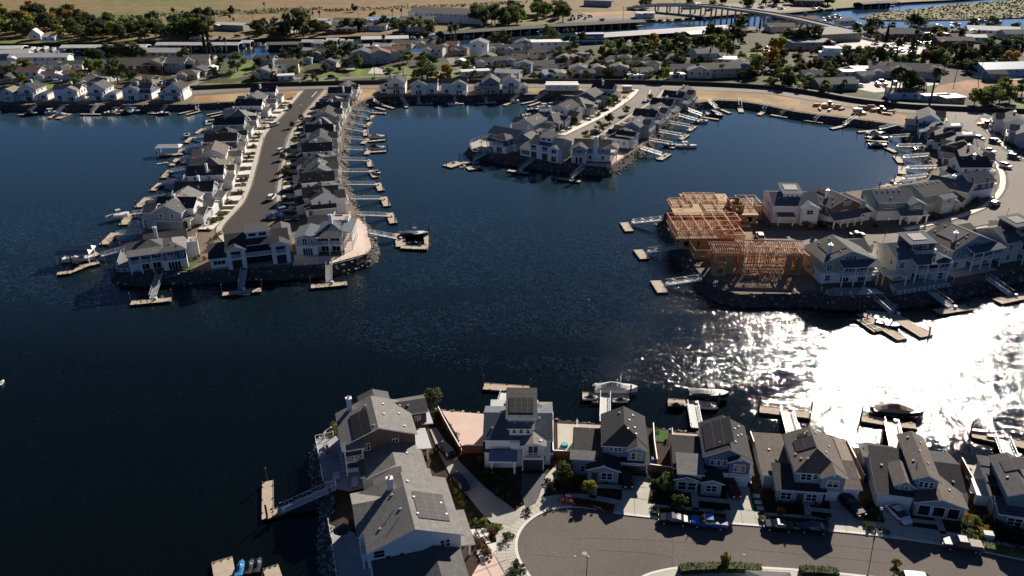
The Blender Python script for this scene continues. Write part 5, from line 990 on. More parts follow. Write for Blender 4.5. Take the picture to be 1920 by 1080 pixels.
ED = [((700, 188), (712, 196), [((704, 201), (722, 206), 1.8), ((718, 197), (738, 203), 1.8)]), ((658, 204), (694, 209), [((694, 211), (724, 212), 1.9)]), ((658, 215), (690, 220), [((701, 216), (690, 224), 2.0)]), ((656, 229), (684, 235), [((695, 229), (684, 238), 2.1)]),
      ((648, 241), (682, 247), [((686, 243), (686, 254), 2.3)]), ((646, 259), (682, 262), [((680, 269), (690, 260), 2.2), ((691, 265), (722, 262), 1.9)]), ((647, 280), (682, 281), [((687, 289), (693, 279), 2.2), ((693, 285), (724, 283), 1.9)]), ((638, 300), (686, 301), [((692, 300), (695, 312), 2.3)]),
      ((640, 322), (692, 322), [((696, 319), (704, 332), 2.4)]), ((650, 346), (704, 346), [((708, 343), (715, 357), 2.4)]), ((658, 373), (715, 373), [((719, 369), (726, 386), 2.5)]), ((670, 403), (728, 405), [((730, 399), (738, 418), 2.6)])]
for i, (a, b, r) in enumerate(ED): dock('%s dock, %s from the top on %s\'s east shore' % ('forked' if i == 0 else 'T-headed', ordn(i + 1), Ltop), a, b, r, piles=((r[-1][1][0] + 3, r[-1][1][1]),))
dock('square lift dock holding a covered boat, off the broad tan deck', (692, 437), (744, 447), [((744, 440), (803, 437), 2.0), ((749, 437), (752, 462), 3.0), ((752, 463), (790, 465), 2.2), ((789, 463), (804, 464), 3.4), ((798, 438), (802, 462), 1.6)], piles=((804, 437), (805, 463)))
dock('T dock below the navy house, leftmost on the left peninsula\'s front', (300, 514), (286, 559), [((245, 568), (322, 561), 2.4)], piles=((244, 566), (323, 560)), gw=1.5)
dock('T dock below the twin-portico house with a paddleboard beside it', (458, 506), (452, 541), [((417, 551), (490, 543), 2.4)], piles=((416, 550), (491, 541)), gw=1.5)
dock('T dock below the broad tan deck, rightmost on the left peninsula\'s front', (617, 496), (617, 529), [((583, 537), (651, 531), 2.4)], piles=((582, 535), (653, 529)), gw=1.6)
FD = [((52, 200), (58, 212), [((30, 216), (76, 215), 1.8)]), ((68, 199), (53, 211), [((34, 215), (72, 213), 1.8)]), ((120, 200), (106, 212), [((92, 221), (110, 212), 1.8), ((108, 222), (130, 213), 3.0)]), ((184, 198), (172, 211), [((151, 213.5), (189, 214), 1.9)]), ((243, 198), (232, 209), [((216, 213), (247, 211), 1.6)]), ((312, 199), (302, 210), [((279, 212), (319, 213), 2.0)]), ((371, 193), (369, 206), [((336, 213), (362, 207), 1.7), ((349, 215), (376, 208), 1.7)])]
for i, (a, b, r) in enumerate(FD[1:]): dock('small dock on the far left shore, %s from the left' % ordn(i + 1), a, b, r)
CD = [((751, 179), (761, 196), [((757, 196), (763, 201), 2)]), ((785, 181), (785, 193), [((780, 195), (811, 195), 1.8)]), ((853, 181), (853, 192), [((836, 194), (869, 194), 1.8)]), ((911, 182), (911, 192), [((895, 194), (927, 193), 1.8)]), ((972, 178), (957, 190), [((946, 197), (966, 188), 2.2)]), ((1025, 175), (1003, 188), [((978, 194), (1004, 189), 1.7), ((992, 198), (1013, 191), 1.7)]), ((1080, 186), (1058, 193), [((1029, 193), (1056, 190), 1.6), ((1037, 199), (1066, 192), 1.6)])]
for i, (a, b, r) in enumerate(CD): dock('small dock along the far centre shore, %s from the left' % ordn(i + 1), a, b, r)
MD = [((1048, 207), (1010, 208), [((984, 213), (1012, 214), 1.8)]), ((990, 232), (985, 222), [((976, 223), (1000, 217), 1.8)])]
for i, (a, b, r) in enumerate(MD): dock('narrow dock on the middle peninsula\'s west shore, %s from the top' % ordn(i + 1), a, b, r, piles=((r[0][0]),))
dock('wide double dock crowded with jet skis off the middle peninsula tip', (912, 287), (887, 301), [((838, 312), (862, 304), 5.0), ((876, 316), (902, 313), 4.0), ((862, 306), (892, 303), 2.2)], piles=((837, 314), (862, 298)))
dock('dark T dock below the white three-bay house', (1000, 299), (974, 319), [((952, 319), (992, 325), 2.2)], piles=((992, 325),)); dock('T dock below the white chimney corner of the middle peninsula', (1094, 315), (1070, 334), [((1046, 334), (1089, 340), 2.3)], piles=((1046, 334), (1089, 341)))
ME = [((1290, 207), (1316, 217), [((1314, 219), (1348, 224), 2.0)]), ((1272, 217), (1308, 227), [((1305, 230), (1317, 223), 2.2)]), ((1254, 231), (1294, 238), [((1291, 245), (1303, 236), 2.3)]), ((1235, 247), (1279, 255), [((1276, 261), (1289, 252), 2.4)]), ((1217, 263), (1262, 271), [((1258, 277), (1272, 270), 2.6)]), ((1200, 278), (1241, 291), [((1236, 299), (1254, 288), 2.8)])]
for i, (a, b, r) in enumerate(ME): dock('L-headed dock, %s from the top on the middle peninsula\'s east shore' % ordn(i + 1), a, b, r, piles=(r[0][1],))
ND = [((1328, 189), (1343, 203), [((1335, 206), (1352, 213), 2.0), ((1352, 205), (1369, 212), 2.0)]), ((1386, 186), (1388, 201), [((1387, 201), (1390, 210), 2.6)]), ((1442, 193), (1431, 208), [((1434, 208), (1423, 215), 2.4)]), ((1490, 203), (1463, 215), [((1445, 215), (1477, 220), 2.0)]), ((1546, 212), (1527, 226), [((1507, 225), (1543, 230), 2.0)]), ((1606, 220), (1582, 235), [((1582, 236), (1559, 241), 2.2)])]
for i, (a, b, r) in enumerate(ND): dock('dock on the empty north-east bank, %s from the left' % ordn(i + 1), a, b, r, piles=(r[0][0],))
QD = [((1682, 234), (1648, 243), [((1608, 247), (1645, 244), 2.0), ((1624, 251), (1658, 247), 1.8)]), ((1704, 255), (1668, 258), [((1624, 262), (1666, 266), 2.4), ((1622, 256), (1660, 258), 2)]), ((1727, 274), (1680, 275), [((1662, 277), (1680, 285), 2.4)]), ((1741, 292), (1692, 296), [((1680, 293), (1690, 305), 2.6)]), ((1756, 315), (1699, 316), [((1692, 312), (1691, 326), 2.8)]), ((1738, 331), (1690, 336), [((1676, 341), (1690, 332), 2.6)]), ((1716, 341), (1675, 346), [((1648, 354), (1671, 346), 2.6)])]
for i, (a, b, r) in enumerate(QD): dock('dock inside the sheltered right basin, %s from the top' % ordn(i + 1), a, b, r, piles=(r[0][0],))
dock('dark double dock with jet skis behind the white solar-capped house', (1424, 386), (1404, 375), [((1378, 377), (1424, 375), 2.0), ((1402, 381), (1424, 384), 2.0)])
for nm, a, b, r in (('upper', (1243, 412), (1184, 418), [((1170, 417), (1180, 433), 2.8)]), ('middle', (1275, 463), (1213, 473), [((1196, 468), (1209, 485), 2.9)]), ('lower', (1316, 523), (1247, 533), [((1229, 526), (1243, 548), 3.0)])):
    dock('L dock beside the timber frames, the %s of the three' % nm, a, b, r, gw=1.8)
dock('large forked dock with jet skis in the bright sun glitter', (1632, 547), (1676, 587), [((1614, 588), (1692, 636), 2.8), ((1672, 590), (1738, 630), 3.8), ((1625, 586), (1668, 590), 2.4)], piles=((1617, 592), (1741, 632), (1678, 589)), gw=2.2)
t = dock('narrow white slatted float beside the large forked dock', None, None, [((1606, 598), (1640, 622), .7), ((1611, 596), (1647, 621), .7), ((1616, 595), (1652, 620), .7)])
dock('T dock with a cleated float, second from the right below the lower street', (1737, 541), (1782, 575), [((1756, 585), (1817, 576), 2.8)], gw=2.0); dock('T dock at the right edge below the brown-topped house', (1852, 522), (1896, 553), [((1870, 565), (1935, 552), 3.0)], gw=2.0)
t = thing('entry_gate', 'sunlit white triangular landing platform at the head of the forked dock gangway', 'landing', P(1632, 548, LZ)); b = MB(); b.hexa([(-3, -1.6, .1), (3, -1, .1), (-1, 3.2, .1)], [(-3, -1.6, .3), (3, -1, .3), (-1, 3.2, .3)], CONCW); b.build('platform', t)
# foreground docks
dock('brown T dock behind the white three-level house', (940, 765), (949, 737), [((907, 724), (993, 730), 2.5)], piles=((906, 722), (994, 730)), gw=2.0)
dock('dock with a covered powerboat and two jet ski lifts', (1134, 790), (1135, 740), [((1092, 741), (1180, 745), 2.3), ((1110, 753), (1126, 754), .8)], piles=((1091, 735), (1182, 742)), gw=2.0)
dock('dock with black covered boat and grey jet ski behind the navy house', (1306, 802), (1298, 758), [((1252, 753), (1345, 760), 2.3)], piles=((1251, 750), (1347, 758)), gw=2.0)
dock('empty brown T dock behind the wide slate house', (1487, 818), (1474, 770), [((1424, 767), (1518, 778), 2.5)], piles=((1423, 766), (1520, 776)), gw=2.2)
dock('dock with a brown covered cruiser behind the pale blue house', (1681, 840), (1670, 792), [((1615, 784), (1665, 792), 2.4), ((1665, 794), (1718, 799), 2.0)], piles=((1614, 783), (1720, 796)), gw=2.4)
dock('dock carrying a black dinghy and a red kayak at the right edge', (1898, 872), (1878, 823), [((1822, 813), (1925, 835), 2.6)], piles=((1820, 810),), gw=2.4)
dock('L-shaped dock with long white truss gangway left of the foreground terraces', (628, 913), (526, 958), [((502, 902), (502, 972), 1.9), ((508, 962), (530, 957), 2.2)], piles=((500, 900), (501, 970)), gw=1.5)
dock('tan dock at the bottom edge beside the blue covered jet ski', None, None, [((400, 1078), (440, 1066), 5.5), ((498, 1084), (527, 1074), 4)], group=None)
# ---- boats
def hull_mesh(L, B, Hh, bow=.45, flare=.85, m=GEL, deck=GEL, zb=-.15):
    mb = MB(); n = 9; rings = []
    for i in range(n):
        t = i / (n - 1); y = -L / 2 + L * t; w = B / 2 * (1 if t < 1 - bow else math.sqrt(max(0, 1 - ((t - 1 + bow) / bow) ** 2))); w = max(w, .03); zt = Hh * (1 + .25 * max(0, t - .5) * 2)
        rings.append([(-w, y, zt), (-w * flare, y, .15), (0, y * (1 if t < .9 else .97), zb), (w * flare, y, .15), (w, y, zt)])
    for a, b in zip(rings, rings[1:]):
        for j in range(4): mb.poly([a[j], b[j], b[j + 1], a[j + 1]], m)
        mb.poly([a[4], b[4], b[0], a[0]], deck)
    mb.poly(rings[0][::-1], m); return mb, rings
def cover_mesh(L, B, z0, hgt, m, peak=.35):
    mb = MB(); n = 9; rings = []
    for i in range(n):
        t = i / (n - 1); y = -L / 2 + L * t; w = B / 2 * (1 if t < .5 else math.sqrt(max(0, 1 - ((t - .5) / .5) ** 2))) + .06; h = z0 + hgt * math.exp(-((t - peak) / .28) ** 2); rings.append([(-w, y, z0 - .1), (-w * .75, y, z0 + (h - z0) * .55), (0, y, h), (w * .75, y, z0 + (h - z0) * .55), (w, y, z0 - .1)])
    for a, b in zip(rings, rings[1:]):
        for j in range(4): mb.poly([a[j], a[j + 1], b[j + 1], b[j]], m)
    mb.poly(rings[0], m); mb.poly(rings[-1][::-1], m); return mb
def boat(kind, x, y, ang, label, z=0.05, L=None, hull=GEL, cov=TARPG, cat='boat', group=None):
    p = P(x, y, z); r = thing({'jet': 'jet_ski', 'kayak': 'kayak'}.get(kind, 'motorboat'), label, {'jet': 'jet ski', 'kayak': 'kayak', 'board': 'paddleboard'}.get(kind, cat), (p.x, p.y, z), R(ang) - math.pi / 2, group)
    if kind == 'jet':
        m, _ = hull_mesh(3.2, 1.15, .55, .5, m=hull, deck=hull); m.build('hull', r); b = cover_mesh(2.9, .85, .55, .55, cov, .55); b.build('cover', r, smooth=True); b = MB(); b.box(-.45, .45, .45, .55, .95, 1.02, BLK); b.build('handlebar', r)
    elif kind == 'kayak': m, g = hull_mesh(L or 3.4, .75, .3, .5, m=hull, deck=hull); m.build('hull', r); b = MB(); b.cyl(0, -.2, .3, .34, .24, .24, BLK); b.build('cockpit', r)
    elif kind == 'cov':
        L = L or 7.5; m, _ = hull_mesh(L, 2.5, 1.0, .45, m=hull); m.build('hull', r); cover_mesh(L * .97, 2.45, 1.0, 1.2, cov, .42).build('cover', r, smooth=True); b = MB(); b.box(-.3, .3, -L / 2 - .5, -L / 2 + .05, .3, 1.3, BLK); b.build('outboard_motor', r)
    elif kind == 'wake':
        L = L or 7; m, _ = hull_mesh(L, 2.5, 1.0, .45, m=hull); m.build('hull', r); cover_mesh(L * .97, 2.45, 1.0, .5, cov, .3).build('cover', r, smooth=True)
        b = MB()
        for sx in (-1, 1): b.tube([(sx * 1.15, 0, 1.0), (sx * 1.0, .3, 2.2), (sx * .5, .4, 2.6)], [.06, .06, .06], ALU)
        b.tube([(-.5, .4, 2.6), (.5, .4, 2.6)], [.06, .06], ALU); b.box(-.8, .8, -.4, 1.0, 2.55, 2.62, cov); b.build('tower', r)
    else:
        L = L or 6.5; m, g = hull_mesh(L, 2.3, .95, .5, m=hull); m.build('hull', r); b = MB(); b.box(-.85, .85, -L * .38, L * .12, .97, 1.02, mat('boat cockpit liner', (.12, .11, .11), .7)); b.build('cockpit', r)
        b = MB(); b.hexa([(-.95, L * .12, .98), (.95, L * .12, .98), (.7, L * .2, .98), (-.7, L * .2, .98)], [(-.85, L * .06, 1.5), (.85, L * .06, 1.5), (.8, L * .09, 1.5), (-.8, L * .09, 1.5)], GL); b.build('windshield', r)
        for sx in (-.5, .5): b = MB(); b.box(sx - .25, sx + .25, -.9, -.4, 1.02, 1.25, WH); b.box(sx - .25, sx + .25, -1.0, -.9, 1.02, 1.6, WH); b.build('seat', r)
        b = MB(); b.box(-.25, .25, -L / 2 - .5, -L / 2 + .05, .3, 1.3, BLK); b.build('outboard_motor', r)
        if kind == 'bim':
            b = MB(); b.box(-1, 1, -1.8, .6, 2.3, 2.36, cov)
            for sx in (-.98, .98):
                for yy in (-1.7, .5): b.box(sx - .03, sx + .03, yy - .03, yy + .03, .95, 2.3, ALU)
            b.build('bimini_top', r)
    return r
GB = mat('navy hull', (.02, .035, .09), .3); BKH = mat('black hull', (.02, .02, .022), .3); TANC = mat('brown boat cover', (.22, .165, .13), .85); BLUH = mat('blue hull', (.04, .12, .3), .3)
boat('cov', 1155, 733, -2, 'large grey-covered powerboat with three mast tubes on the lift dock', z=.5, L=8.8); boat('jet', 1107, 749, 0, 'black covered jet ski left of the lift dock gangway', z=.4, cov=TARPD); boat('jet', 1163, 754, 0, 'black covered jet ski right of the lift dock gangway', z=.4, cov=TARPD)
t = bpy.data.objects['motorboat']; b = MB()
for k in range(3): b.cyl(-.3 + .3 * k, .8, 1.8, 3.4, .05, .05, WH)
for k in range(3): c = MB(); c.cyl(-.3 + .3 * k, .8, 1.8, 3.4, .06, .06, WH); c.build('mast_tube', t)
boat('wake', 1328, 743, -4, 'black wakeboard boat with tower on the dock behind the navy house', z=.5, hull=BKH, cov=TARPD, L=8); boat('jet', 1267, 763, -4, 'black jet ski left of the navy house gangway', z=.4, hull=BKH, cov=TARPD); boat('jet', 1328, 766, -5, 'grey covered jet ski right of the navy house gangway', z=.4, cov=TARPG)
boat('cov', 1683, 775, -8, 'brown covered cruiser beside the pale blue house dock', z=.4, hull=BKH, cov=TANC, L=9.5); boat('kayak', 1834, 809, -14, 'black inflatable dinghy on the right edge dock', z=.55, hull=BKH); boat('kayak', 1870, 820, -10, 'red kayak on the right edge dock', z=.56, hull=REDP, L=3.6)
boat('jet', 452, 1069, 96, 'bright blue covered jet ski at the bottom edge', z=.4, cov=TARPB, hull=TARPB); boat('jet', 470, 1066, 92, 'black jet ski next to the blue one at the bottom edge', z=.4, cov=TARPD, hull=BKH); boat('jet', 485, 1063, 94, 'black jet ski on the white float, rightmost at the bottom edge', z=.4, cov=TARPD, hull=BKH)
boat('open', 148, 489, 10, 'white boat under the striped dock canopy at the peninsula corner', z=.1, L=8.5); boat('wake', 222, 408, 40, 'white boat on the lift beside the fourth-last west dock', z=.5); boat('wake', 776, 442, 2, 'black covered wake boat in the square lift dock', z=.4, cov=TARPD, hull=BKH, L=8.5); boat('jet', 775, 458, 3, 'black jet ski beside the covered wake boat', z=.3, cov=TARPD, hull=BKH)
boat('kayak', 454, 553, 4, 'white paddleboard floating by the T dock', L=4.2, hull=GEL); boat('cov', 707, 259, -3, 'white covered boat, upper one on the east shore', L=7, cov=TARPG); boat('cov', 706, 280, -3, 'black covered boat, lower one on the east shore', L=7.5, cov=TARPD); boat('open', 707, 327, -60, 'small dark runabout beside the T-headed dock', L=4.5, hull=BKH)
boat('open', 351, 257, -70, 'dark runabout with raised top at the west docks', L=5.5, hull=BKH); boat('jet', 386, 230, -80, 'jet ski at the upper west docks'); boat('kayak', 305, 307, 35, 'white paddleboard in open water west of the docks', L=4); boat('jet', 323, 307, 10, 'white jet ski at the seventh west dock')
boat('bim', 1286, 276, -8, 'large black and white cruiser at the fifth east dock', L=9, hull=GEL, cov=TARPD); boat('open', 1255, 275, -8, 'small black boat beside the large cruiser', L=4, hull=BKH); boat('cov', 1340, 219, -10, 'blue-black covered boat near the top of the basin', L=7.5, cov=TARPD, hull=BKH); boat('cov', 1322, 217, -8, 'bright blue covered runabout near the top of the basin', L=4.5, cov=TARPB); boat('open', 1317, 230, 8, 'white and blue runabout at the second east dock', L=5.5, hull=GEL)
boat('kayak', 1234, 296, 30, 'red kayak strapped beside the lowest east dock', L=3, hull=REDP); boat('open', 1664, 612, -38, 'dark jet boat between the arms of the forked dock', L=5, hull=BKH); boat('jet', 1652, 600, -40, 'white jet ski between the arms of the forked dock'); boat('cov', 1646, 262, -2, 'black covered pontoon in the right basin', L=8, cov=TARPD, hull=BKH); boat('cov', 1646, 275, -8, 'grey covered boat with dark hull in the right basin', L=7, cov=TARPG, hull=BKH); boat('cov', 1640, 253, 3, 'grey tented boat at the top of the right basin', L=6.5)
boat('open', 1712, 263, -5, 'white sport boat under the balcony houses', L=6); boat('open', 1724, 283, -20, 'small white skiff in the right basin', L=4); boat('jet', 1391, 377, -5, 'black jet ski on the dark double dock'); boat('jet', 1408, 380, -5, 'white jet ski on the dark double dock')
boat('jet', 850, 308, 25, 'white covered jet ski on the double dock off the middle tip'); boat('jet', 868, 314, 60, 'black covered jet ski, left on the double dock', cov=TARPD); boat('jet', 892, 306, 40, 'black covered jet ski, right on the double dock', cov=TARPD); boat('jet', 897, 318, 40, 'dark jet ski at the corner of the double dock', cov=TARPD, hull=BKH)
boat('bim', 1022, 203, 4, 'white cruiser behind the middle peninsula roofs', L=8, cov=TARPG); boat('open', 1000, 208, 4, 'dark runabout behind the middle peninsula roofs', L=6, hull=BKH); boat('open', 990, 219, 5, 'grey runabout at the narrow dock', L=5.5); boat('open', 965, 192, 30, 'small white boat in the far centre', L=5); boat('jet', 924, 193, 0, 'teal covered jet ski in the far centre', cov=TEALP); boat('jet', 805, 195, 0, 'dark jet ski in the far centre', cov=TARPD); boat('open', 850, 197, 0, 'grey runabout by the far centre shore', L=5)
for i, (x, y, k, hl, cv, lb) in enumerate([(60, 216, 'cov', BKH, TARPD, 'black covered boat'), (97, 213, 'bim', GEL, TARPG, 'white boat with canopy'), (117, 218, 'cov', GEL, TARPG, 'white covered boat'), (208, 214, 'open', mat('yellow hull', (.5, .36, .1), .4), TARPG, 'yellow boat'), (222, 211, 'bim', REDP, TARPD, 'red boat with canopy'), (240, 214, 'cov', BKH, TARPD, 'dark red and black boat'), (253, 211, 'bim', BLUH, TARPB, 'blue boat with canopy'), (283, 213, 'jet', GEL, TARPG, 'white jet ski'), (307, 215, 'open', BKH, TARPD, 'long black boat'), (165, 216, 'kayak', GEL, TARPG, 'small grey kayak'), (-8, 213, 'bim', GEL, TARPG, 'white boat')]):
    boat(k, x, y, 3, lb + ' moored along the far left shore', hull=hl, cov=cv, L=5.5 if k != 'kayak' else 3.5)
boat('kayak', 4, 719, 100, 'lone white buoy-like kayak in open water at the left edge', L=2.0)
def canopy(label, x, y, ang, L, Wd, m, seg=1):
    p = P(x, y, 0); t = thing('boat_canopy', label, 'boat shelter', (p.x, p.y, 0), R(ang)); b = MB()
    for k in range(seg): w = Wd / seg; y0 = -Wd / 2 + k * w; b.slab([(-L / 2, y0, 3.2), (L / 2, y0, 3.2), (L / 2 - .8, y0 + w / 2, 4.1), (-L / 2 + .8, y0 + w / 2, 4.1), (L / 2, y0 + w, 3.2), (-L / 2, y0 + w, 3.2)], [(0, 1, 2, 3), (3, 2, 4, 5), (1, 4, 2), (5, 0, 3)], .12, m, WH)
    b.build('roof', t)
    for sx in (-1, 1):
        for sy in (-1, 1): c = MB(); c.box(sx * (L / 2 - .6) - .09, sx * (L / 2 - .6) + .09, sy * (Wd / 2 - .4) - .09, sy * (Wd / 2 - .4) + .09, .3, 3.15, WH); c.build('post', t)
STR = mat('striped canopy metal', (.24, .24, .24), .5, stripes=(0, 1.0, .45))
canopy('striped double metal canopy over a white boat at the peninsula corner', 145, 490, 8, 9.5, 6, STR, 2); canopy('white hipped canopy over the sixth west dock', 319, 289, 4, 9.5, 5, SH['light'])
# ---------------------------------------------------------------- levee wall, bridge, covered docks, old town
def wallrun(name, label, cat, pts, h, w, m, z=LZ, part='wall_panel', sm=2):
    p = px_path(pts, sm) if not isinstance(pts[0], Vector) else pts; o = p[0]; t = thing(name, label, cat, (o.x, o.y, z)); b = MB()
    A = offset_path(p, -w / 2); B = offset_path(p, w / 2)
    for a, c, d, e in zip(A, A[1:], B[1:], B):
        q = [(v.x - o.x, v.y - o.y) for v in (a, c, d, e)]; b.hexa([(x, y, 0) for x, y in q], [(x, y, h) for x, y in q], m)
    b.build(part, t); return t
wallrun('levee_wall', 'long dark fence wall along the north edge of the levee road', 'wall', [(x, y - 1.2) for x, y in LEVN], 1.9, .5, FENCED)
wallrun('levee_hedge', 'dark hedge strip behind the levee road fence on the right', 'hedge', [(1440, 162.5), (1540, 177), (1590, 187), (1685, 199), (1770, 203), (1880, 207)], 1.5, 3, LF['cyp'])
# bridge
bp = [(1180, 14, 3), (1232, 9, 7), (1300, 9, 9), (1360, 14, 9.5), (1440, 25, 9.5), (1500, 36, 8.5), (1560, 50, 6), (1620, 68, 3.4), (1660, 79, 2.9)]
bw = [P(*q) for q in bp]; t = thing('road_bridge', 'concrete road bridge rising over the far channel on slim piers', 'bridge', (bw[3].x, bw[3].y, 0)); o = bw[3]; b = MB(); c = MB()
for a, e in zip(bw, bw[1:]):
    b.bar((a.x - o.x, a.y - o.y, a.z), (e.x - o.x, e.y - o.y, e.z), 11, 1.1, mat('bridge concrete', (.36, .34, .31), .85, var=.06), ASPHL)
    n = Vector((-(e - a).y, (e - a).x, 0)).normalized() * 5.6
    for sg in (-1, 1): c.bar((a.x - o.x + n.x * sg, a.y - o.y + n.y * sg, a.z + .9), (e.x - o.x + n.x * sg, e.y - o.y + n.y * sg, e.z + .9), .3, 1.6, CONC)
b.build('deck', t); c.build('parapet', t)
for a, e in zip(bw[1:], bw[2:-1]):
    for k in (0, .33, .66):
        q = a.lerp(e, k); d = (e - a).normalized(); n = Vector((-d.y, d.x, 0)) * 3.5
        for sg in (-1, 1): m = MB(); m.box(q.x - o.x + n.x * sg - .6, q.x - o.x + n.x * sg + .6, q.y - o.y + n.y * sg - .6, q.y - o.y + n.y * sg + .6, -1, q.z - .9, CONCD); m.build('pier', t)
# covered docks: long roofs on posts with dark berths below
CDK = [((-60, 88), (46, 86), 11, 'light', 'pale'), ((116, 85), (278, 84), 10, 'light', 'long pale'), ((294, 80), (450, 80), 9, 'light', 'long white'), ((453, 76), (472, 76), 9, 'light', 'short white'), ((500, 80), (560, 79), 8, 'tan', 'buff'), ((566, 75), (606, 75), 8, 'light', 'small white'),
       ((612, 72), (634, 72), 9, 'light', 'short pale'), ((677, 69), (766, 67), 13, 'light', 'broad white'), ((827, 59), (1020, 47), 15, 'mid', 'very long grey'), ((1024, 46), (1205, 37), 14, 'mid', 'very long grey'), ((1106, 65), (1375, 48), 20, 'grey', 'huge sloping grey'), ((1352, 54), (1415, 51), 15, 'tan', 'brown'), ((1285, 60), (1318, 58), 14, 'light', 'square pale'), ((1640, 3), (1680, 1), 14, 'dark', 'dark far'), ((1610, 5), (1640, 3), 12, 'mid', 'grey far')]
cl = []
for a, b_, wd, rf, nm in CDK:
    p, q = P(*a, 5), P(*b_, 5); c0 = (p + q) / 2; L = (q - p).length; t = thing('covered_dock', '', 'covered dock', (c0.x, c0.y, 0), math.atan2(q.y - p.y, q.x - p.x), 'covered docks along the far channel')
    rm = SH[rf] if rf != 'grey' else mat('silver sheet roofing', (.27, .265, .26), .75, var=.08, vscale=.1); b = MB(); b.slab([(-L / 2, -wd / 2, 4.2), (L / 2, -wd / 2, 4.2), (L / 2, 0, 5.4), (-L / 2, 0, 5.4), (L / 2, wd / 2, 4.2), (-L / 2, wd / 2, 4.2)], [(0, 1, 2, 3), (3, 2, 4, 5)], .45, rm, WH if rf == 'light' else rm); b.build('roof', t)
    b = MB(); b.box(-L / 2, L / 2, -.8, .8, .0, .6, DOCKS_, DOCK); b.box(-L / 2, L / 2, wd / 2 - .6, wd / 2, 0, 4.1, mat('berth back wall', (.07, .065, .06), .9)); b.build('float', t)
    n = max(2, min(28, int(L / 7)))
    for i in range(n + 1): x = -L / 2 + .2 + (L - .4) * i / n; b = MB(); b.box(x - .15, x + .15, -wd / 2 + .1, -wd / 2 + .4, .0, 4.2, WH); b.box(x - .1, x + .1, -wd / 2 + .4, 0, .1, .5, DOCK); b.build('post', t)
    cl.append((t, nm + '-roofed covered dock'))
rank(cl, 'in the far channel')
rnd = random.Random(11)
bl = []
protoB = {}
for k, (cv, hl, nm) in enumerate([(TARPG, GEL, 'white moored boat'), (TARPD, GEL, 'black and white moored boat'), (TARPB, GEL, 'blue and white moored boat'), (TANC, GEL, 'tan and white moored boat')]):
    pass
def chboat(x, y, k):
    cv, hl, nm = [(TARPG, GEL, 'white moored boat'), (TARPD, GEL, 'black and white moored boat'), (TARPB, GEL, 'blue and white moored boat'), (TANC, GEL, 'tan and white moored boat')][k % 4]
    p = P(x, y, .05)
    if k % 4 not in protoB: protoB[k % 4] = boat('cov', x, y, rnd.uniform(60, 120), nm, cov=cv, hull=hl, L=9, group='boats moored along the far channel'); o = protoB[k % 4]
    else: o = dup(protoB[k % 4], p, rnd.uniform(-.5, .5))
    o.location = p; bl.append((o, nm)); return o
for x, y in [(62, 93), (74, 94), (86, 92), (100, 94), (130, 96), (150, 97), (170, 96), (200, 95), (240, 95), (270, 92), (310, 92), (330, 93), (350, 92), (375, 91), (410, 92), (440, 90), (385, 108), (402, 110), (485, 85), (500, 86), (515, 84), (530, 86), (545, 84), (575, 82), (600, 81), (622, 80), (640, 78), (655, 79), (690, 76), (705, 76), (720, 75), (735, 75), (750, 75), (775, 73), (790, 73), (810, 67), (850, 69), (880, 68), (905, 67), (930, 65), (960, 63), (990, 61), (1030, 58), (1060, 56), (1100, 53), (1130, 51), (1160, 49), (1230, 40), (1245, 41), (1260, 40), (1280, 38), (1300, 37), (1320, 36), (1250, 38), (1180, 80), (1200, 77), (1230, 74), (1300, 68), (1150, 78), (1545, 40), (1550, 36), (1560, 34), (1570, 31), (1580, 37), (1600, 44), (1610, 46), (1525, 47), (1535, 46), (1760, 49), (1785, 50), (1540, 20), (1560, 19), (1840, 40), (1870, 41), (1790, 46)]: chboat(x, y, rnd.randrange(4) if rnd.random() < .45 else 0)
rank(bl, 'in the far channel')
# excursion boat
p = P(1112, 80, 0); t = thing('excursion_boat', 'white two-deck excursion boat with blue stripe moored in front of the huge grey dock roof', 'ship', (p.x, p.y, 0), R(6)); b = MB(); b.hexa([(-14, -3.5, -.2), (12, -3.5, -.2), (15, 0, -.2), (12, 3.5, -.2), (-14, 3.5, -.2)], [(-14, -3.8, 1.4), (12, -3.8, 1.4), (16, 0, 1.6), (12, 3.8, 1.4), (-14, 3.8, 1.4)], mat('blue hull band', (.05, .12, .3), .5), GEL); b.build('hull', t)
for z0, x0, x1 in ((1.4, -13, 10), (4.0, -12, 7)): b = MB(); b.box(x0, x1, -3, 3, z0, z0 + 2.2, GEL); b.box(x0 + .5, x1 - .5, -3.03, 3.03, z0 + .9, z0 + 1.6, GL); b.box(x0 - .6, x1 + .8, -3.5, 3.5, z0 + 2.2, z0 + 2.45, GEL); b.build('cabin', t)
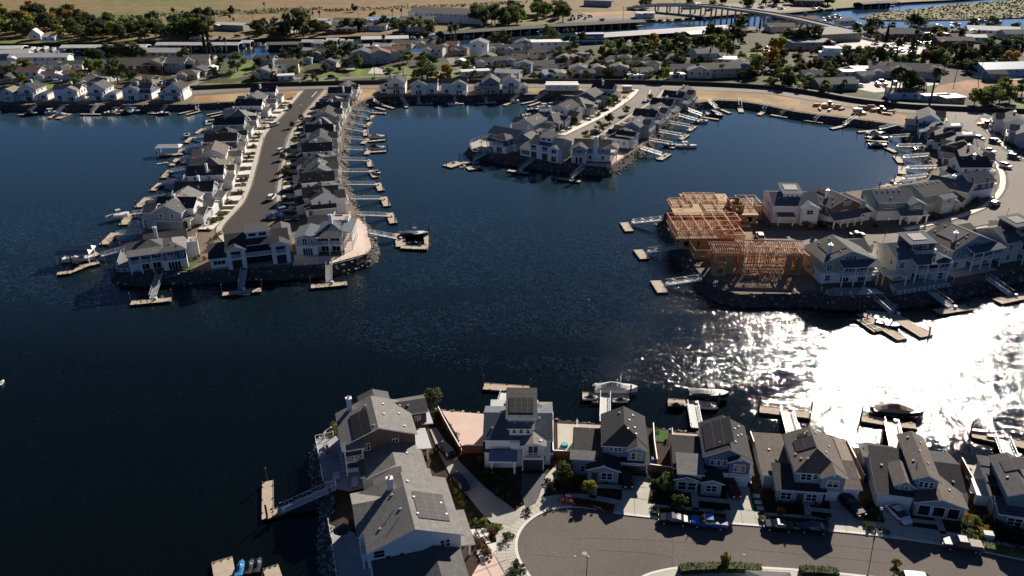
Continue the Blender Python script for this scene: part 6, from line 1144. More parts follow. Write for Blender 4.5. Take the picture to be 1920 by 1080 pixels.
# town buildings
TW = []
def town(x, y, W, D, hgt, wall, rf, roof='gx', rot=None, z=LZ, zone='', look=None, up=None, pitch=.35):
    rot = rnd.uniform(-18, 18) if rot is None else rot
    if W < 20: W *= .82; D *= .82
    H = House('town_house', '', (x, y), rot, z=z); v = H.vol(-W / 2, W / 2, 0, D, 0, hgt, roof, wall=wall, rf=rf, pitch=pitch, oh=.5)
    if W > 9 and roof != 'flat' and rnd.random() < .6: H.vol(-W / 2 + .6, -W / 2 + 5.5, -3, 1, 0, hgt - .5 if hgt > 4 else hgt - .3, 'gy', wall=wall, rf=rf, pitch=pitch)
    n = max(1, int(W / 4))
    for i in range(n):
        f, p_ = win_mesh(1.5, 1.2, 1, 'sash')
        H.win(v, 'f', (i + .5) / n, hgt - 1.3, 1.5, 1.2, 1, 'sash')
    if hgt > 4.5: H.row(v, 'f', (.3, .7), 1.4, 1.5, 1.2, 1)
    H.done(); look = look or '%s %s-roofed %s' % (NAMEC.get(wall, {'pblue': 'pale blue', 'pink': 'beige', 'rwood': 'red-brown'}.get(wall, wall)), {'mid': 'grey', 'light': 'white', 'dark': 'charcoal', 'grey': 'pale grey', 'tan': 'tan', 'brown': 'brown', 'rust': 'rust', 'blue': 'slate', 'pblue': 'light blue'}[rf], {'flat': 'box', 'hip': 'bungalow'}.get(roof, 'house'))
    TW.append((H.root, look, x, y)); return H
TL = [(66, 73, 9, 9, 3, 'white', 'light', 'gy', .9), (92, 78, 11, 7, 3, 'white', 'light', 'gx'), (15, 113, 24, 9, 4, 'grey', 'light', 'gx'), (53, 117, 22, 9, 3, 'white', 'light', 'gx'), (106, 120, 17, 10, 4, 'white', 'light', 'gx'), (8, 133, 16, 10, 3.2, 'grey', 'grey', 'hip'), (98, 138, 16, 11, 4.5, 'bgrey', 'mid', 'hip'), (138, 138, 13, 10, 5, 'cream', 'mid', 'gx'), (84, 151, 12, 9, 3, 'white', 'mid', 'gx'), (108, 150, 8, 7, 2.6, 'white', 'light', 'gy'), (142, 148, 14, 8, 3, 'pblue', 'rust', 'gx'), (172, 164, 16, 11, 3, 'cream', 'grey', 'hip'), (262, 139, 26, 15, 5, 'rwood', 'brown', 'gx'), (290, 138, 11, 12, 6, 'tan', 'brown', 'gy'), (328, 136, 15, 13, 5.5, 'bgrey', 'mid', 'gx'), (372, 131, 16, 11, 6, 'cream', 'brown', 'gx'), (270, 157, 13, 8, 3, 'cream', 'tan', 'gx'), (352, 149, 13, 10, 3, 'cream', 'brown', 'hip'), (370, 142, 12, 8, 3, 'grey', 'mid', 'gy'), (397, 138, 7, 6, 3, 'white', 'light', 'gy'),
      (301, 109, 28, 10, 3.5, 'cream', 'light', 'gx'), (495, 127, 14, 9, 5, 'bgrey', 'mid', 'gx'), (492, 148, 13, 9, 4, 'cream', 'grey', 'gy'), (540, 139, 15, 10, 5.5, 'white', 'brown', 'gx'), (537, 151, 10, 6, 2.6, 'white', 'light', 'flat'), (604, 113, 14, 9, 5, 'bgrey', 'brown', 'gx'), (617, 131, 11, 9, 4.5, 'cream', 'mid', 'gy'), (678, 120, 15, 12, 6, 'bgrey', 'mid', 'gy'), (714, 120, 15, 12, 6, 'bgrey', 'rust', 'gy'), (744, 113, 14, 11, 6, 'cream', 'rust', 'gx'), (812, 106, 15, 10, 5, 'white', 'brown', 'gx'), (842, 98, 13, 9, 5, 'tan', 'rust', 'gx'), (898, 110, 13, 12, 9, 'white', 'grey', 'gy'), (932, 102, 15, 11, 4.5, 'grey', 'mid', 'hip'), (942, 122, 16, 10, 3, 'grey', 'mid', 'gx'), (908, 124, 13, 8, 3, 'white', 'mid', 'gx'), (862, 122, 6, 5, 2.5, 'tan', 'light', 'gy'), (893, 144, 19, 7, 3, 'white', 'light', 'flat'), (950, 147, 17, 9, 3, 'cream', 'light', 'gx'), (577, 120, 6, 6, 3, 'pblue', 'brown', 'gy'),
      (598, 90, 9, 8, 3, 'cream', 'light', 'gx'), (680, 97, 11, 8, 3, 'bgrey', 'light', 'gx'), (715, 97, 15, 9, 3.4, 'white', 'light', 'gx'), (753, 93, 17, 10, 4, 'cream', 'tan', 'gx'), (799, 90, 14, 9, 3.5, 'cream', 'tan', 'gx'), (576, 104, 9, 8, 3, 'white', 'light', 'gx'), (984, 97, 13, 10, 5.5, 'bgrey', 'mid', 'gy'), (1035, 97, 26, 10, 6, 'white', 'light', 'flat'), (1010, 110, 12, 9, 4, 'cream', 'mid', 'gx'), (1013, 130, 30, 8, 2.8, 'grey', 'mid', 'gx'), (1043, 118, 12, 9, 3.5, 'tan', 'mid', 'gx'), (1070, 124, 12, 10, 4, 'tan', 'mid', 'gy'), (1088, 112, 13, 9, 3.5, 'pblue', 'mid', 'flat'), (1038, 148, 14, 9, 3, 'pblue', 'pblue', 'gx'), (1051, 151, 10, 8, 3, 'cream', 'tan', 'gy'), (1085, 143, 13, 10, 4, 'cream', 'mid', 'gy'), (1101, 147, 10, 8, 3, 'grey', 'grey', 'gx'), (1122, 143, 11, 9, 4, 'cream', 'grey', 'gy'), (1161, 143, 12, 10, 4.5, 'cream', 'brown', 'gy'), (1210, 145, 12, 9, 3.4, 'tan', 'brown', 'gx'),
      (1158, 120, 13, 9, 3, 'cream', 'mid', 'gx'), (1225, 121, 15, 10, 4, 'cream', 'grey', 'gy'), (1266, 124, 14, 9, 4, 'sage', 'mid', 'gy'), (1206, 118, 11, 8, 3, 'grey', 'mid', 'gx'), (1193, 150, 10, 5, 2.6, 'white', 'light', 'flat'), (1326, 119, 17, 12, 6, 'pblue', 'grey', 'gx'), (1281, 141, 16, 9, 4, 'white', 'mid', 'gx'), (1311, 147, 16, 10, 4, 'cream', 'brown', 'gy'), (1353, 146, 22, 12, 5, 'tan', 'brown', 'gx'), (1270, 150, 10, 6, 3, 'white', 'light', 'flat'), (1362, 121, 20, 10, 3, 'cream', 'light', 'flat'), (1297, 103, 14, 9, 4, 'pblue', 'mid', 'gx'), (1567, 78, 42, 30, 5, 'tan', 'grey', 'flat'), (1524, 93, 28, 16, 4.5, 'grey', 'grey', 'flat'), (1490, 47, 38, 10, 4, 'cream', 'rust', 'gx'), (1587, 49, 16, 9, 4, 'white', 'mid', 'gx'), (1695, 76, 30, 16, 4.5, 'rwood', 'brown', 'hip'), (1602, 146, 16, 8, 3.2, 'white', 'light', 'flat'), (1620, 140, 14, 9, 3.2, 'white', 'light', 'flat'), (1625, 150, 12, 8, 3, 'grey', 'mid', 'gx'), (1652, 136, 17, 12, 3.6, 'tan', 'tan', 'gx'), (1715, 148, 26, 15, 4.4, 'grey', 'mid', 'gx'), (1672, 147, 22, 10, 4, 'grey', 'mid', 'gx'),
      (1572, 170, 22, 12, 3.4, 'teal', 'mid', 'gx'), (1694, 186, 19, 9, 3.2, 'pblue', 'mid', 'gx'), (1757, 191, 16, 5, 3, 'grey', 'light', 'flat'), (1790, 195, 13, 9, 3, 'tan', 'light', 'flat'), (1898, 143, 34, 14, 4, 'pblue', 'pblue', 'gx'), (1868, 152, 12, 7, 4, 'teal', 'dark', 'gx'), (1862, 68, 34, 12, 4, 'white', 'light', 'gx'), (1792, 88, 24, 10, 4, 'rwood', 'brown', 'gx'), (1740, 60, 16, 8, 3.5, 'grey', 'mid', 'gx'), (1910, 75, 20, 12, 4, 'grey', 'mid', 'gx'), (1465, 60, 20, 10, 4, 'cream', 'brown', 'gx'), (1830, 80, 16, 9, 3.5, 'white', 'light', 'gx'), (1760, 75, 18, 10, 4, 'grey', 'light', 'flat')]
for q in TL:
    x, y, W, D, hg, wl, rf, ro = q[:8]; town(x, y, W, D, hg, wl, rf, ro, pitch=q[8] if len(q) > 8 else .35)
# infill along the old-town lanes
allp = [(q[0], q[1]) for q in TL]
def fill(n, x0, x1, y0, y1, dmin=16):
    k = 0
    for _ in range(n * 12):
        if k >= n: break
        x, y = rnd.uniform(x0, x1), rnd.uniform(y0, y1)
        if all(math.hypot(x - a, (y - b) * 3.2) > dmin for a, b in allp):
            allp.append((x, y)); k += 1; town(x, y, rnd.uniform(9, 15), rnd.uniform(7, 11), rnd.choice((2.8, 3, 3.4, 5)), rnd.choice(['cream', 'white', 'grey', 'tan', 'bgrey', 'sage', 'cream']), rnd.choice(['mid', 'brown', 'brown', 'rust', 'dark', 'dark']), rnd.choice(['gx', 'gy', 'hip', 'gx']))
fill(7, 5, 240, 125, 156); fill(5, 950, 1080, 102, 150); fill(10, 1080, 1430, 106, 151); fill(4, 1440, 1620, 85, 150); fill(5, 1700, 1900, 70, 100, 22); fill(4, 780, 1000, 100, 126)
WL = [(640, 63, 22, 10, 3.5, 'rwood', 'brown', 'gx'), (724, 47, 30, 12, 4, 'pblue', 'pblue', 'gx'), (782, 49, 26, 14, 5, 'grey', 'mid', 'gx'), (836, 43, 62, 26, 7, 'white', 'mid', 'gx'), (777, 60, 22, 10, 3.5, 'tan', 'grey', 'hip'), (652, 49, 24, 12, 4, 'grey', 'mid', 'gx'), (515, 61, 26, 9, 4, 'cream', 'tan', 'gx'), (600, 56, 14, 9, 7, 'white', 'light', 'gx'), (1209, 34, 19, 9, 4, 'white', 'light', 'gx'), (700, 58, 20, 9, 4, 'cream', 'brown', 'gx'), (520, 52, 20, 9, 4, 'white', 'light', 'gx'), (430, 57, 24, 10, 4, 'grey', 'light', 'gx'), (1120, 12, 26, 12, 5, 'grey', 'grey', 'flat'), (1300, 16, 18, 9, 4, 'white', 'light', 'flat'), (1515, 12, 26, 10, 5, 'rwood', 'dark', 'gx')]
for q in WL:
    x, y, W, D, hg, wl, rf, ro = q; H = town(x, y, W, D, hg, wl, rf, ro, z=1.6, pitch=.22)
bykey = {}
def zone_of(x, y, beyond):
    if beyond: return 'beyond the far channel'
    c = 'left' if x < 470 else 'centre-left' if x < 960 else 'centre-right' if x < 1440 else 'right'
    return 'in the old town, %s, %s' % (c, 'nearer the levee road' if y > 128 else 'nearer the channel')
for i, (o, look, x, y) in enumerate(TW): bykey.setdefault(zone_of(x, y, o.location.z < 2), []).append((o, look))
for zn, L in bykey.items(): rank(L, zn)
# white modern block
H = House('modern_house', 'stark white flat-roofed three-level block on the rise in the right of the old town', (1557, 121), -8, cat='building'); SI['pure'] = mat('white render', (.74, .74, .73), .7)
v = H.vol(-6, 6, 0, 10, 0, 6, 'flat', wall='pure', rf='light', oh=.1); u = H.vol(-4, 5.5, 2, 9, 6, 9, 'flat', wall='pure', rf='light', oh=.1); H.row(v, 'f', (.2, .6), 4.4, 2.6, 1.2, 1, 'plain'); H.row(v, 'f', (.3, .75), 1.5, 2.4, 1.6, 1, 'plain'); H.row(u, 'f', (.4,), 7.6, 3.4, 1, 1, 'plain'); H.balcony(v, 'f', .1, .9, 3, 1.5); H.done()
# site office trailer, container, mobile equipment on the plots
def trailer(x, y, W, D, hgt, rot, label, col='white', seg=2):
    H = House('office_trailer', label, (x, y), rot, cat='trailer'); v = H.vol(-W / 2, W / 2, 0, D, .5, hgt, 'gx', wall=SI[col], rf='light', pitch=.06, oh=.15); H.row(v, 'f', [(i + .5) / 4 for i in range(4)], hgt - 1.1, 1.0, .8, 1)
    if seg > 1: H.vol(-W / 2 + .5, W / 2 - .2, D + .6, D + 4, .5, hgt + .1, 'gx', wall=SI[col], rf='light', pitch=.06, oh=.1)
    H.part('steps').box(W / 2, W / 2 + 1.6, .5, 2.5, 0, .9, STEEL); H.done()
trailer(1054, 172.5, 17, 4, 3.4, 0, 'long white double office trailer parked on the dry plot by the levee'); trailer(1176, 172, 4.5, 2.6, 2.6, 2, 'small pale storage container on the dry plot beside the middle street', 'grey', 1); trailer(1608, 214, 3.5, 2.4, 2.2, -6, 'small grey jobsite box among the lumber stacks', 'grey', 1)
ls = []
for x, y, ang, n in [(1532, 199, 10, 3), (1545, 202, -20, 4), (1570, 203, 5, 4), (1578, 206, 35, 2), (1618, 205, -5, 4), (1632, 205, 0, 5), (1640, 209, 10, 3), (1617, 215, 0, 2), (1671, 212, 15, 3), (1663, 215, -30, 2), (1555, 208, 60, 2), (1537, 206, 80, 2), (1330, 420, 20, 2), (1405, 405, 15, 3), (1392, 425, 0, 2), (1452, 470, 50, 2), (1410, 520, 5, 2)]:
    t = thing('lumber_stack', '', 'lumber stack', P(x, y, LZ), R(ang), 'lumber stacks on the building plots')
    for k in range(n):
        b = MB(); w_ = rnd.uniform(.8, 1.3); L = rnd.uniform(2.5, 5); b.box(-L / 2, L / 2, -w_ / 2, w_ / 2, .1 + k * .42, .48 + k * .42, rnd.choice([PLY, LUM, mat('pale lumber', (.55, .43, .28), .8, var=.1)])); b.build('plank_bundle', t)
    ls.append((t, 'tan lumber stack'))
rank(ls, 'on the bare building plots')
def loader(x, y, ang, label, col):
    t = thing('loader', label, 'loader', P(x, y, LZ), R(ang)); b = MB(); b.box(-1, 1, -1.6, 1.6, .5, 1.5, col); b.box(-.7, .7, -.6, .9, 1.5, 2.6, BLK); b.build('body', t)
    for sx in (-1.1, 1.1):
        for sy in (-1, 1.1): m = MB(); m.tube([(sx - .2, sy, .5), (sx + .2, sy, .5)], [.5, .5], RUB, 10); m.build('wheel', t)
    b = MB(); b.bar((-.6, 1.5, 1.4), (-.6, 3.2, .9), .2, .25, col); b.bar((.6, 1.5, 1.4), (.6, 3.2, .9), .2, .25, col); b.box(-1, 1, 3.1, 3.9, .2, .9, STEEL); b.build('bucket_arm', t)
YEL = paint('ochre machine', (.35, .2, .05), 0, .6)
loader(1555, 200, 30, 'small tracked loader among the lumber stacks on the north-east bank', YEL); loader(1652, 209, 80, 'dark telehandler beside the lumber stacks', paint('machine black', (.05, .05, .05), 0, .5)); loader(1849, 238, 20, 'excavator-like loader on the bare corner plot', YEL); loader(1868, 229, 100, 'dark loader beside the bare corner plot', paint('machine black', (.05, .05, .05), 0, .5))
# ---------------------------------------------------------------- vegetation
def crown_mesh(seed, H, Wd, leaf, n, m, base=.28, blobs=14, flat=1.0):
    r = random.Random(seed); mb = MB(); k = mb.mi(m); B = []
    for _ in range(blobs):
        a = r.uniform(0, 6.283); q = math.sqrt(r.random()) * Wd * .42; z = H * (base + (1 - base) * r.uniform(.1, .9)); f = 1 - .55 * max(0, (z / H - .6) / .4)
        B.append((q * math.cos(a) * f, q * math.sin(a) * f, z, Wd * r.uniform(.09, .22)))
    for _ in range(n):
        b = r.choice(B); d = Vector((r.gauss(0, 1), r.gauss(0, 1), r.gauss(0, .8))).normalized(); rr = b[3] * r.uniform(.72, 1.12)
        c = Vector((b[0], b[1], b[2])) + Vector((d.x * rr, d.y * rr, d.z * rr * .8 * flat)); nn = (d + Vector((r.gauss(0, .5), r.gauss(0, .5), r.gauss(0, .5) + .25))).normalized()
        a = nn.orthogonal().normalized(); e = nn.cross(a); th = r.uniform(0, 6.28); u = (a * math.cos(th) + e * math.sin(th)) * leaf * r.uniform(.6, 1.2); v = nn.cross(u).normalized() * leaf * r.uniform(.4, .9)
        i = len(mb.v); mb.v += [tuple(c - u - v * .3), tuple(c - v), tuple(c + u), tuple(c + v * .9 + nn * leaf * .2)]; mb.f.append((i, i + 1, i + 2, i + 3)); mb.m.append(k)
    return mb.mesh('crown'), B
TP = {}
def tree_proto(kind, v):
    key = (kind, v)
    if key in TP: return TP[key]
    r = random.Random(hash(kind) % 97 + v * 13 if False else sum(map(ord, kind)) + v * 13); t = MB()
    if kind in ('oak', 'green', 'lime', 'gold', 'rust'):
        me, B = crown_mesh(v * 7 + len(kind), 10, 10 if kind in ('oak', 'green') else 8, .5, 1500, LF[kind], .22, 17)
        t.tube([(0, 0, 0), (.1, .1, 1.8), (.2, 0, 4)], [.35, .28, .2], BARK, 7)
        for b in B[:7]: t.tube([(.15, .05, 2.2), (b[0] * .5, b[1] * .5, b[2] * .75), (b[0], b[1], b[2])], [.16, .1, .04], BARK, 5)
    elif kind == 'cyp':
        me_b = MB(); k = me_b.mi(LF['cyp'])
        for _ in range(900):
            z = r.uniform(.6, 12); w_ = .95 * (1 - (z / 12.5) ** 2) * r.uniform(.6, 1.1); a = r.uniform(0, 6.28); c = Vector((w_ * math.cos(a), w_ * math.sin(a), z)); u = Vector((-math.sin(a), math.cos(a), 0)) * .25; i = len(me_b.v)
            me_b.v += [tuple(c - u), tuple(c + u), tuple(c + Vector((.1, 0, .8)))]; me_b.f.append((i, i + 1, i + 2)); me_b.m.append(k)
        me = me_b.mesh('crown'); t.tube([(0, 0, 0), (0, 0, 9)], [.2, .06], BARK, 5)
    elif kind == 'palm':
        me_b = MB(); k = me_b.mi(LF['palm']); hh = 10
        for j in range(46):
            a = r.uniform(0, 6.28); el = r.uniform(-1.2, 1.2); d = Vector((math.cos(a) * math.cos(el), math.sin(a) * math.cos(el), math.sin(el))); p0 = Vector((0, 0, hh)); side = Vector((-math.sin(a), math.cos(a), 0)); L = r.uniform(1.5, 2.3); prev = None
            for s_ in range(5):
                q = s_ / 4; c = p0 + d * L * q + Vector((0, 0, -1.0 * q * q)); w_ = .42 * math.sin(min(1, q + .2) * 2.6) + .05; cur = (c - side * w_, c + side * w_)
                if prev: i = len(me_b.v); me_b.v += [tuple(prev[0]), tuple(prev[1]), tuple(cur[1]), tuple(cur[0])]; me_b.f.append((i, i + 1, i + 2, i + 3)); me_b.m.append(k)
                prev = cur
        me = me_b.mesh('crown'); t.tube([(0, 0, 0), (.1, 0, 5), (0, 0, hh)], [.32, .24, .2], BARK, 7); t.tube([(0, 0, hh - 1.6), (0, 0, hh)], [.5, .35], LF['palm'], 7)
    TP[key] = (me, t.mesh('trunk')); return TP[key]
NT = {'oak': 'dark green tree', 'green': 'green tree', 'lime': 'yellow-green tree', 'gold': 'golden autumn tree', 'rust': 'russet tree', 'cyp': 'slim dark cypress', 'palm': 'fan palm'}
CATT = {'palm': 'palm tree', 'cyp': 'cypress tree'}
rt = random.Random(5); TR = {}
def tree(x, y, h, kind, zone, z=LZ, group='trees of the old town', wide=1.0, lab=None):
    h *= .84 if y < 165 else 1
    me, tm = tree_proto(kind, rt.randrange(3)); s = h / 10 if kind != 'cyp' else h / 12; p = P(x, y, z); t = thing({'palm': 'palm_tree', 'cyp': 'cypress_tree'}.get(kind, 'leafy_tree'), lab or '', CATT.get(kind, 'tree'), p, rt.uniform(0, 6.28), group)
    t.scale = (s * wide * rt.uniform(.9, 1.1), s * wide * rt.uniform(.9, 1.1), s * rt.uniform(.9, 1.1)); link('crown', me, t); link('trunk', tm, t)
    if not lab: TR.setdefault(zone, []).append((t, NT[kind]))
    return t
def belt(n, poly, zone, hs, kinds, z=LZ, dmin=0):
    xs = [p[0] for p in poly]; ys = [p[1] for p in poly]; k = 0
    while k < n:
        x, y = rt.uniform(min(xs), max(xs)), rt.uniform(min(ys), max(ys)); ins = False; j = len(poly) - 1
        for i in range(len(poly)):
            if (poly[i][1] > y) != (poly[j][1] > y) and x < (poly[j][0] - poly[i][0]) * (y - poly[i][1]) / (poly[j][1] - poly[i][1]) + poly[i][0]: ins = not ins
            j = i
        if ins: tree(x, y, rt.uniform(*hs), rt.choice(kinds), zone, z, group='belt of trees beyond the far channel'); k += 1
OK_ = ['oak', 'oak', 'oak', 'green', 'green', 'lime']
belt(45, [(-30, 70), (-30, 38), (60, 34), (180, 44), (215, 52), (215, 62), (120, 52), (60, 74)], 'in the upper left wood', (12, 18), OK_ + ['gold'], 1.6)
belt(48, [(110, 74), (125, 60), (240, 52), (340, 50), (395, 60), (392, 72), (260, 74)], 'in the wood along the far channel\'s left', (10, 15), OK_, 1.6)
belt(16, [(335, 72), (340, 50), (395, 48), (400, 66)], 'at the dense clump left of the beyond-channel yards', (12, 17), ['oak', 'green', 'oak'], 1.6)
belt(26, [(470, 72), (470, 56), (620, 52), (630, 68)], 'among the beyond-channel sheds', (7, 13), OK_ + ['gold'], 1.6)
belt(18, [(640, 62), (660, 52), (780, 50), (830, 58), (820, 64)], 'around the beyond-channel warehouses', (7, 13), ['oak', 'oak', 'green'], 1.6)
belt(36, [(860, 50), (900, 32), (960, 26), (1060, 24), (1070, 36), (1050, 46), (940, 52)], 'in the wood above the very long dock roofs', (10, 17), OK_, 1.6)
belt(12, [(1090, 16), (1250, 8), (1560, 6), (1560, 14), (1300, 20)], 'near the top edge by the bridge', (8, 13), ['oak', 'green'], 1.6)
belt(14, [(1430, 12), (1460, 2), (1580, -2), (1570, 12)], 'along the top edge right of the bridge', (8, 12), ['oak', 'green', 'rust'], 1.6)
TZ = [(45, 137, 10, 'green'), (56, 136, 9, 'gold'), (32, 148, 10, 'green'), (44, 158, 7, 'lime'), (172, 121, 12, 'oak'), (184, 121, 10, 'oak'), (202, 115, 12, 'oak'), (215, 114, 11, 'oak'), (228, 114, 12, 'oak'), (243, 114, 11, 'oak'), (256, 113, 12, 'green'), (268, 112, 9, 'oak'), (170, 144, 11, 'lime'), (190, 140, 10, 'lime'), (222, 157, 15, 'oak'), (350, 122, 11, 'oak'), (446, 134, 14, 'green'), (145, 163, 9, 'green'), (6, 155, 8, 'oak'), (417, 121, 7, 'oak'), (160, 134, 8, 'green'), (410, 131, 6, 'oak'),
      (535, 116, 9, 'oak'), (548, 112, 8, 'oak'), (562, 116, 10, 'oak'), (583, 116, 9, 'green'), (618, 105, 11, 'oak'), (628, 124, 15, 'oak'), (642, 112, 9, 'oak'), (656, 110, 11, 'oak'), (672, 108, 10, 'oak'), (668, 128, 10, 'green'), (506, 128, 9, 'palm'), (511, 152, 10, 'palm'), (560, 131, 8, 'lime'), (765, 118, 9, 'green'), (778, 90, 9, 'cyp'), (795, 154, 14.5, 'green'), (808, 152, 10, 'green'), (838, 153, 12, 'gold'), (826, 155, 6, 'rust'), (798, 120, 10, 'green'), (812, 124, 9, 'oak'), (892, 120, 7, 'lime'), (927, 88, 11, 'oak'), (940, 87, 12, 'oak'), (952, 88, 9, 'oak'), (812, 88, 8, 'green'), (822, 88, 7, 'oak'), (888, 150, 6, 'green'), (750, 135, 4, 'green'), (596, 154, 3, 'lime'), (632, 153, 3, 'lime'), (700, 153, 3, 'lime'), (935, 142, 6, 'oak'),
      (1032, 86, 15, 'oak'), (1062, 93, 11, 'oak'), (1075, 95, 11, 'oak'), (1140, 113, 14, 'green'), (1128, 112, 9, 'gold'), (1162, 105, 12, 'oak'), (1172, 116, 10, 'oak'), (1195, 110, 12, 'oak'), (1208, 104, 13, 'green'), (1224, 98, 13, 'gold'), (1236, 108, 11, 'oak'), (1250, 104, 13, 'green'), (1268, 100, 14, 'oak'), (1285, 98, 11, 'lime'), (1298, 96, 12, 'green'), (1312, 96, 13, 'oak'), (1322, 94, 11, 'lime'), (1335, 96, 13, 'green'), (1350, 94, 12, 'lime'), (1362, 108, 13, 'green'), (1375, 82, 15, 'oak'), (1388, 84, 11, 'oak'), (1332, 76, 14, 'oak'), (1345, 76, 11, 'oak'), (1388, 63, 14, 'oak'), (1272, 128, 11, 'green'), (1240, 120, 9, 'oak'), (1050, 116, 11, 'green'), (1062, 112, 10, 'oak'), (1090, 140, 7, 'palm'), (1245, 152, 9, 'lime'), (1233, 153, 8, 'oak'), (1136, 149, 7, 'oak'), (1067, 150, 7, 'green'), (1418, 138, 12, 'green'), (1432, 122, 9, 'gold'), (1405, 148, 8, 'oak'), (1018, 88, 6, 'oak'), (1090, 78, 8, 'oak'), (1174, 148, 5, 'oak'), (1035, 150, 6, 'green'), (1330, 118, 12, 'cyp'), (980, 140, 6, 'green'), (1000, 148, 5, 'lime'),
      (1448, 100, 11, 'gold'), (1462, 98, 12, 'lime'), (1476, 82, 12, 'oak'), (1495, 86, 15, 'oak'), (1508, 84, 14, 'oak'), (1526, 82, 14, 'oak'), (1446, 128, 13, 'gold'), (1462, 135, 11, 'green'), (1468, 160, 12, 'green'), (1480, 162, 10, 'oak'), (1558, 158, 11, 'oak'), (1546, 160, 8, 'green'), (1520, 164, 7, 'lime'), (1586, 116, 12, 'oak'), (1600, 118, 7, 'green'), (1632, 124, 12, 'oak'), (1648, 126, 13, 'oak'), (1664, 122, 10, 'oak'), (1630, 62, 14, 'oak'), (1644, 58, 12, 'oak'), (1708, 56, 14, 'oak'), (1722, 56, 12, 'oak'), (1688, 132, 11, 'green'), (1706, 130, 12, 'oak'), (1728, 126, 12, 'rust'), (1742, 120, 13, 'oak'), (1756, 126, 12, 'oak'), (1770, 130, 10, 'green'), (1790, 116, 14, 'oak'), (1805, 120, 13, 'green'), (1820, 126, 14, 'oak'), (1838, 112, 12, 'rust'), (1850, 108, 13, 'oak'), (1864, 118, 12, 'oak'), (1880, 106, 13, 'oak'), (1892, 124, 12, 'gold'), (1908, 112, 14, 'oak'), (1830, 138, 10, 'oak'), (1812, 135, 10, 'green'), (1822, 58, 11, 'oak'), (1860, 56, 12, 'oak'), (1700, 176, 12, 'oak'), (1716, 178, 9, 'oak'), (1905, 88, 10, 'green'), (1770, 68, 8, 'green'), (1800, 74, 8, 'oak'), (1900, 62, 9, 'oak'), (1826, 200, 8, 'lime'), (1842, 201, 8, 'green'), (1858, 199, 9, 'green'), (1874, 190, 9, 'lime'), (1892, 192, 8, 'green'), (1880, 176, 9, 'lime'), (1915, 180, 9, 'green'), (1852, 190, 7, 'green')]
for x, y, h, k in TZ: tree(x, y, h, k, zone_of(x, y, False).replace('in the old town, ', 'among the old-town trees, '))
for x, y, h, k in [(395, 111, 19, 'cyp'), (386, 105, 20, 'cyp'), (398, 112, 13, 'palm'), (417, 115, 10, 'palm'), (424, 96, 9, 'palm'), (721, 95, 11, 'palm'), (845, 88, 16, 'palm'), (855, 89, 17, 'palm'), (1062, 76, 9, 'palm'), (1071, 75, 9, 'palm'), (1370, 52, 12, 'cyp'), (1378, 52, 10, 'cyp'), (1424, 56, 12, 'cyp'), (1507, 46, 10, 'palm'), (1677, 122, 17, 'palm'), (1660, 82, 17, 'cyp'), (1667, 182, 14, 'palm'), (1676, 184, 15, 'palm'), (1684, 178, 13, 'palm'), (1690, 176, 12, 'palm'), (1744, 194, 18, 'palm'), (1538, 131, 7, 'palm'), (1562, 128, 7, 'palm')]: tree(x, y, h, k, 'standing in the old town')
for x, y, h, k in [(403, 47, 11, 'palm'), (433, 48, 9, 'palm'), (440, 52, 9, 'palm'), (497, 22, 8, 'palm'), (580, 38, 9, 'palm'), (588, 40, 9, 'palm'), (600, 39, 10, 'palm'), (537, 68, 18, 'palm'), (545, 70, 20, 'palm'), (552, 66, 16, 'palm'), (562, 62, 20, 'oak'), (570, 70, 18, 'palm'), (736, 36, 9, 'palm'), (753, 36, 9, 'palm'), (736, 52, 9, 'palm'), (743, 51, 8, 'palm'), (265, 55, 12, 'palm'), (353, 70, 13, 'palm'), (388, 66, 16, 'palm'), (664, 22, 8, 'oak'), (700, 42, 9, 'green'), (435, 27, 8, 'oak'), (325, 24, 5, 'oak'), (60, 30, 14, 'gold'), (272, 76, 10, 'green'), (112, 78, 13, 'lime'), (850, 60, 9, 'oak')]: tree(x, y, h, k, 'beyond the far channel among the fields', 1.6)
belt(60, [(0, 158), (0, 126), (480, 122), (960, 112), (1440, 100), (1440, 150), (960, 152), (500, 154)], 'filling gaps between the old-town roofs', (4, 8), ['oak', 'green', 'green', 'lime', 'rust'])
belt(70, [(1440, 150), (1440, 80), (1700, 85), (1900, 100), (1900, 128), (1700, 128)], 'filling gaps in the old town\'s right side', (5, 9), ['oak', 'green', 'oak', 'rust'])
belt(50, [(1080, 150), (1080, 108), (1420, 96), (1420, 150)], 'filling gaps in the old town\'s middle', (5, 9), ['oak', 'green', 'oak', 'lime'])
belt(30, [(1500, 66), (1620, 60), (1760, 62), (1920, 70), (1920, 90), (1800, 84), (1660, 84)], 'in the far right scrub', (5, 10), ['oak', 'green', 'oak', 'gold'])
belt(16, [(1440, 172), (1440, 152), (1560, 156), (1600, 166), (1580, 182), (1500, 170)], 'in the thicket behind the levee fence', (4, 7), ['oak', 'green', 'lime'])
# ditches and bush lines in the far fields
b = MB()
for q in ([(215, 33), (300, 31), (420, 27), (520, 24), (620, 21), (700, 18), (860, 12), (980, 6)], [(300, 27), (460, 22), (600, 17)]):
    me, _ = crown_mesh(3, 1, 1, .1, 2, LF['oak']); pw = dense(smooth_path(pxp(q, 1.6), 2), 3.0, closed=False, jit=5)
    for p in pw:
        if rt.random() < .72:
            for _ in range(10): c = Vector((p.x + rt.gauss(0, 3), p.y + rt.gauss(0, 2.5), 1.6 + rt.uniform(.1, 1.7))); u = Vector((rt.uniform(-1, 1), rt.uniform(-.6, .6), rt.uniform(-.2, .2))); v = Vector((rt.uniform(-.3, .3), rt.uniform(-.3, .3), .9)); b.poly([c - u, c - v * .5, c + u, c + v], LF['cyp' if rt.random() < .5 else 'oak'])
o = b.build('bush_line'); o['kind'] = 'stuff'
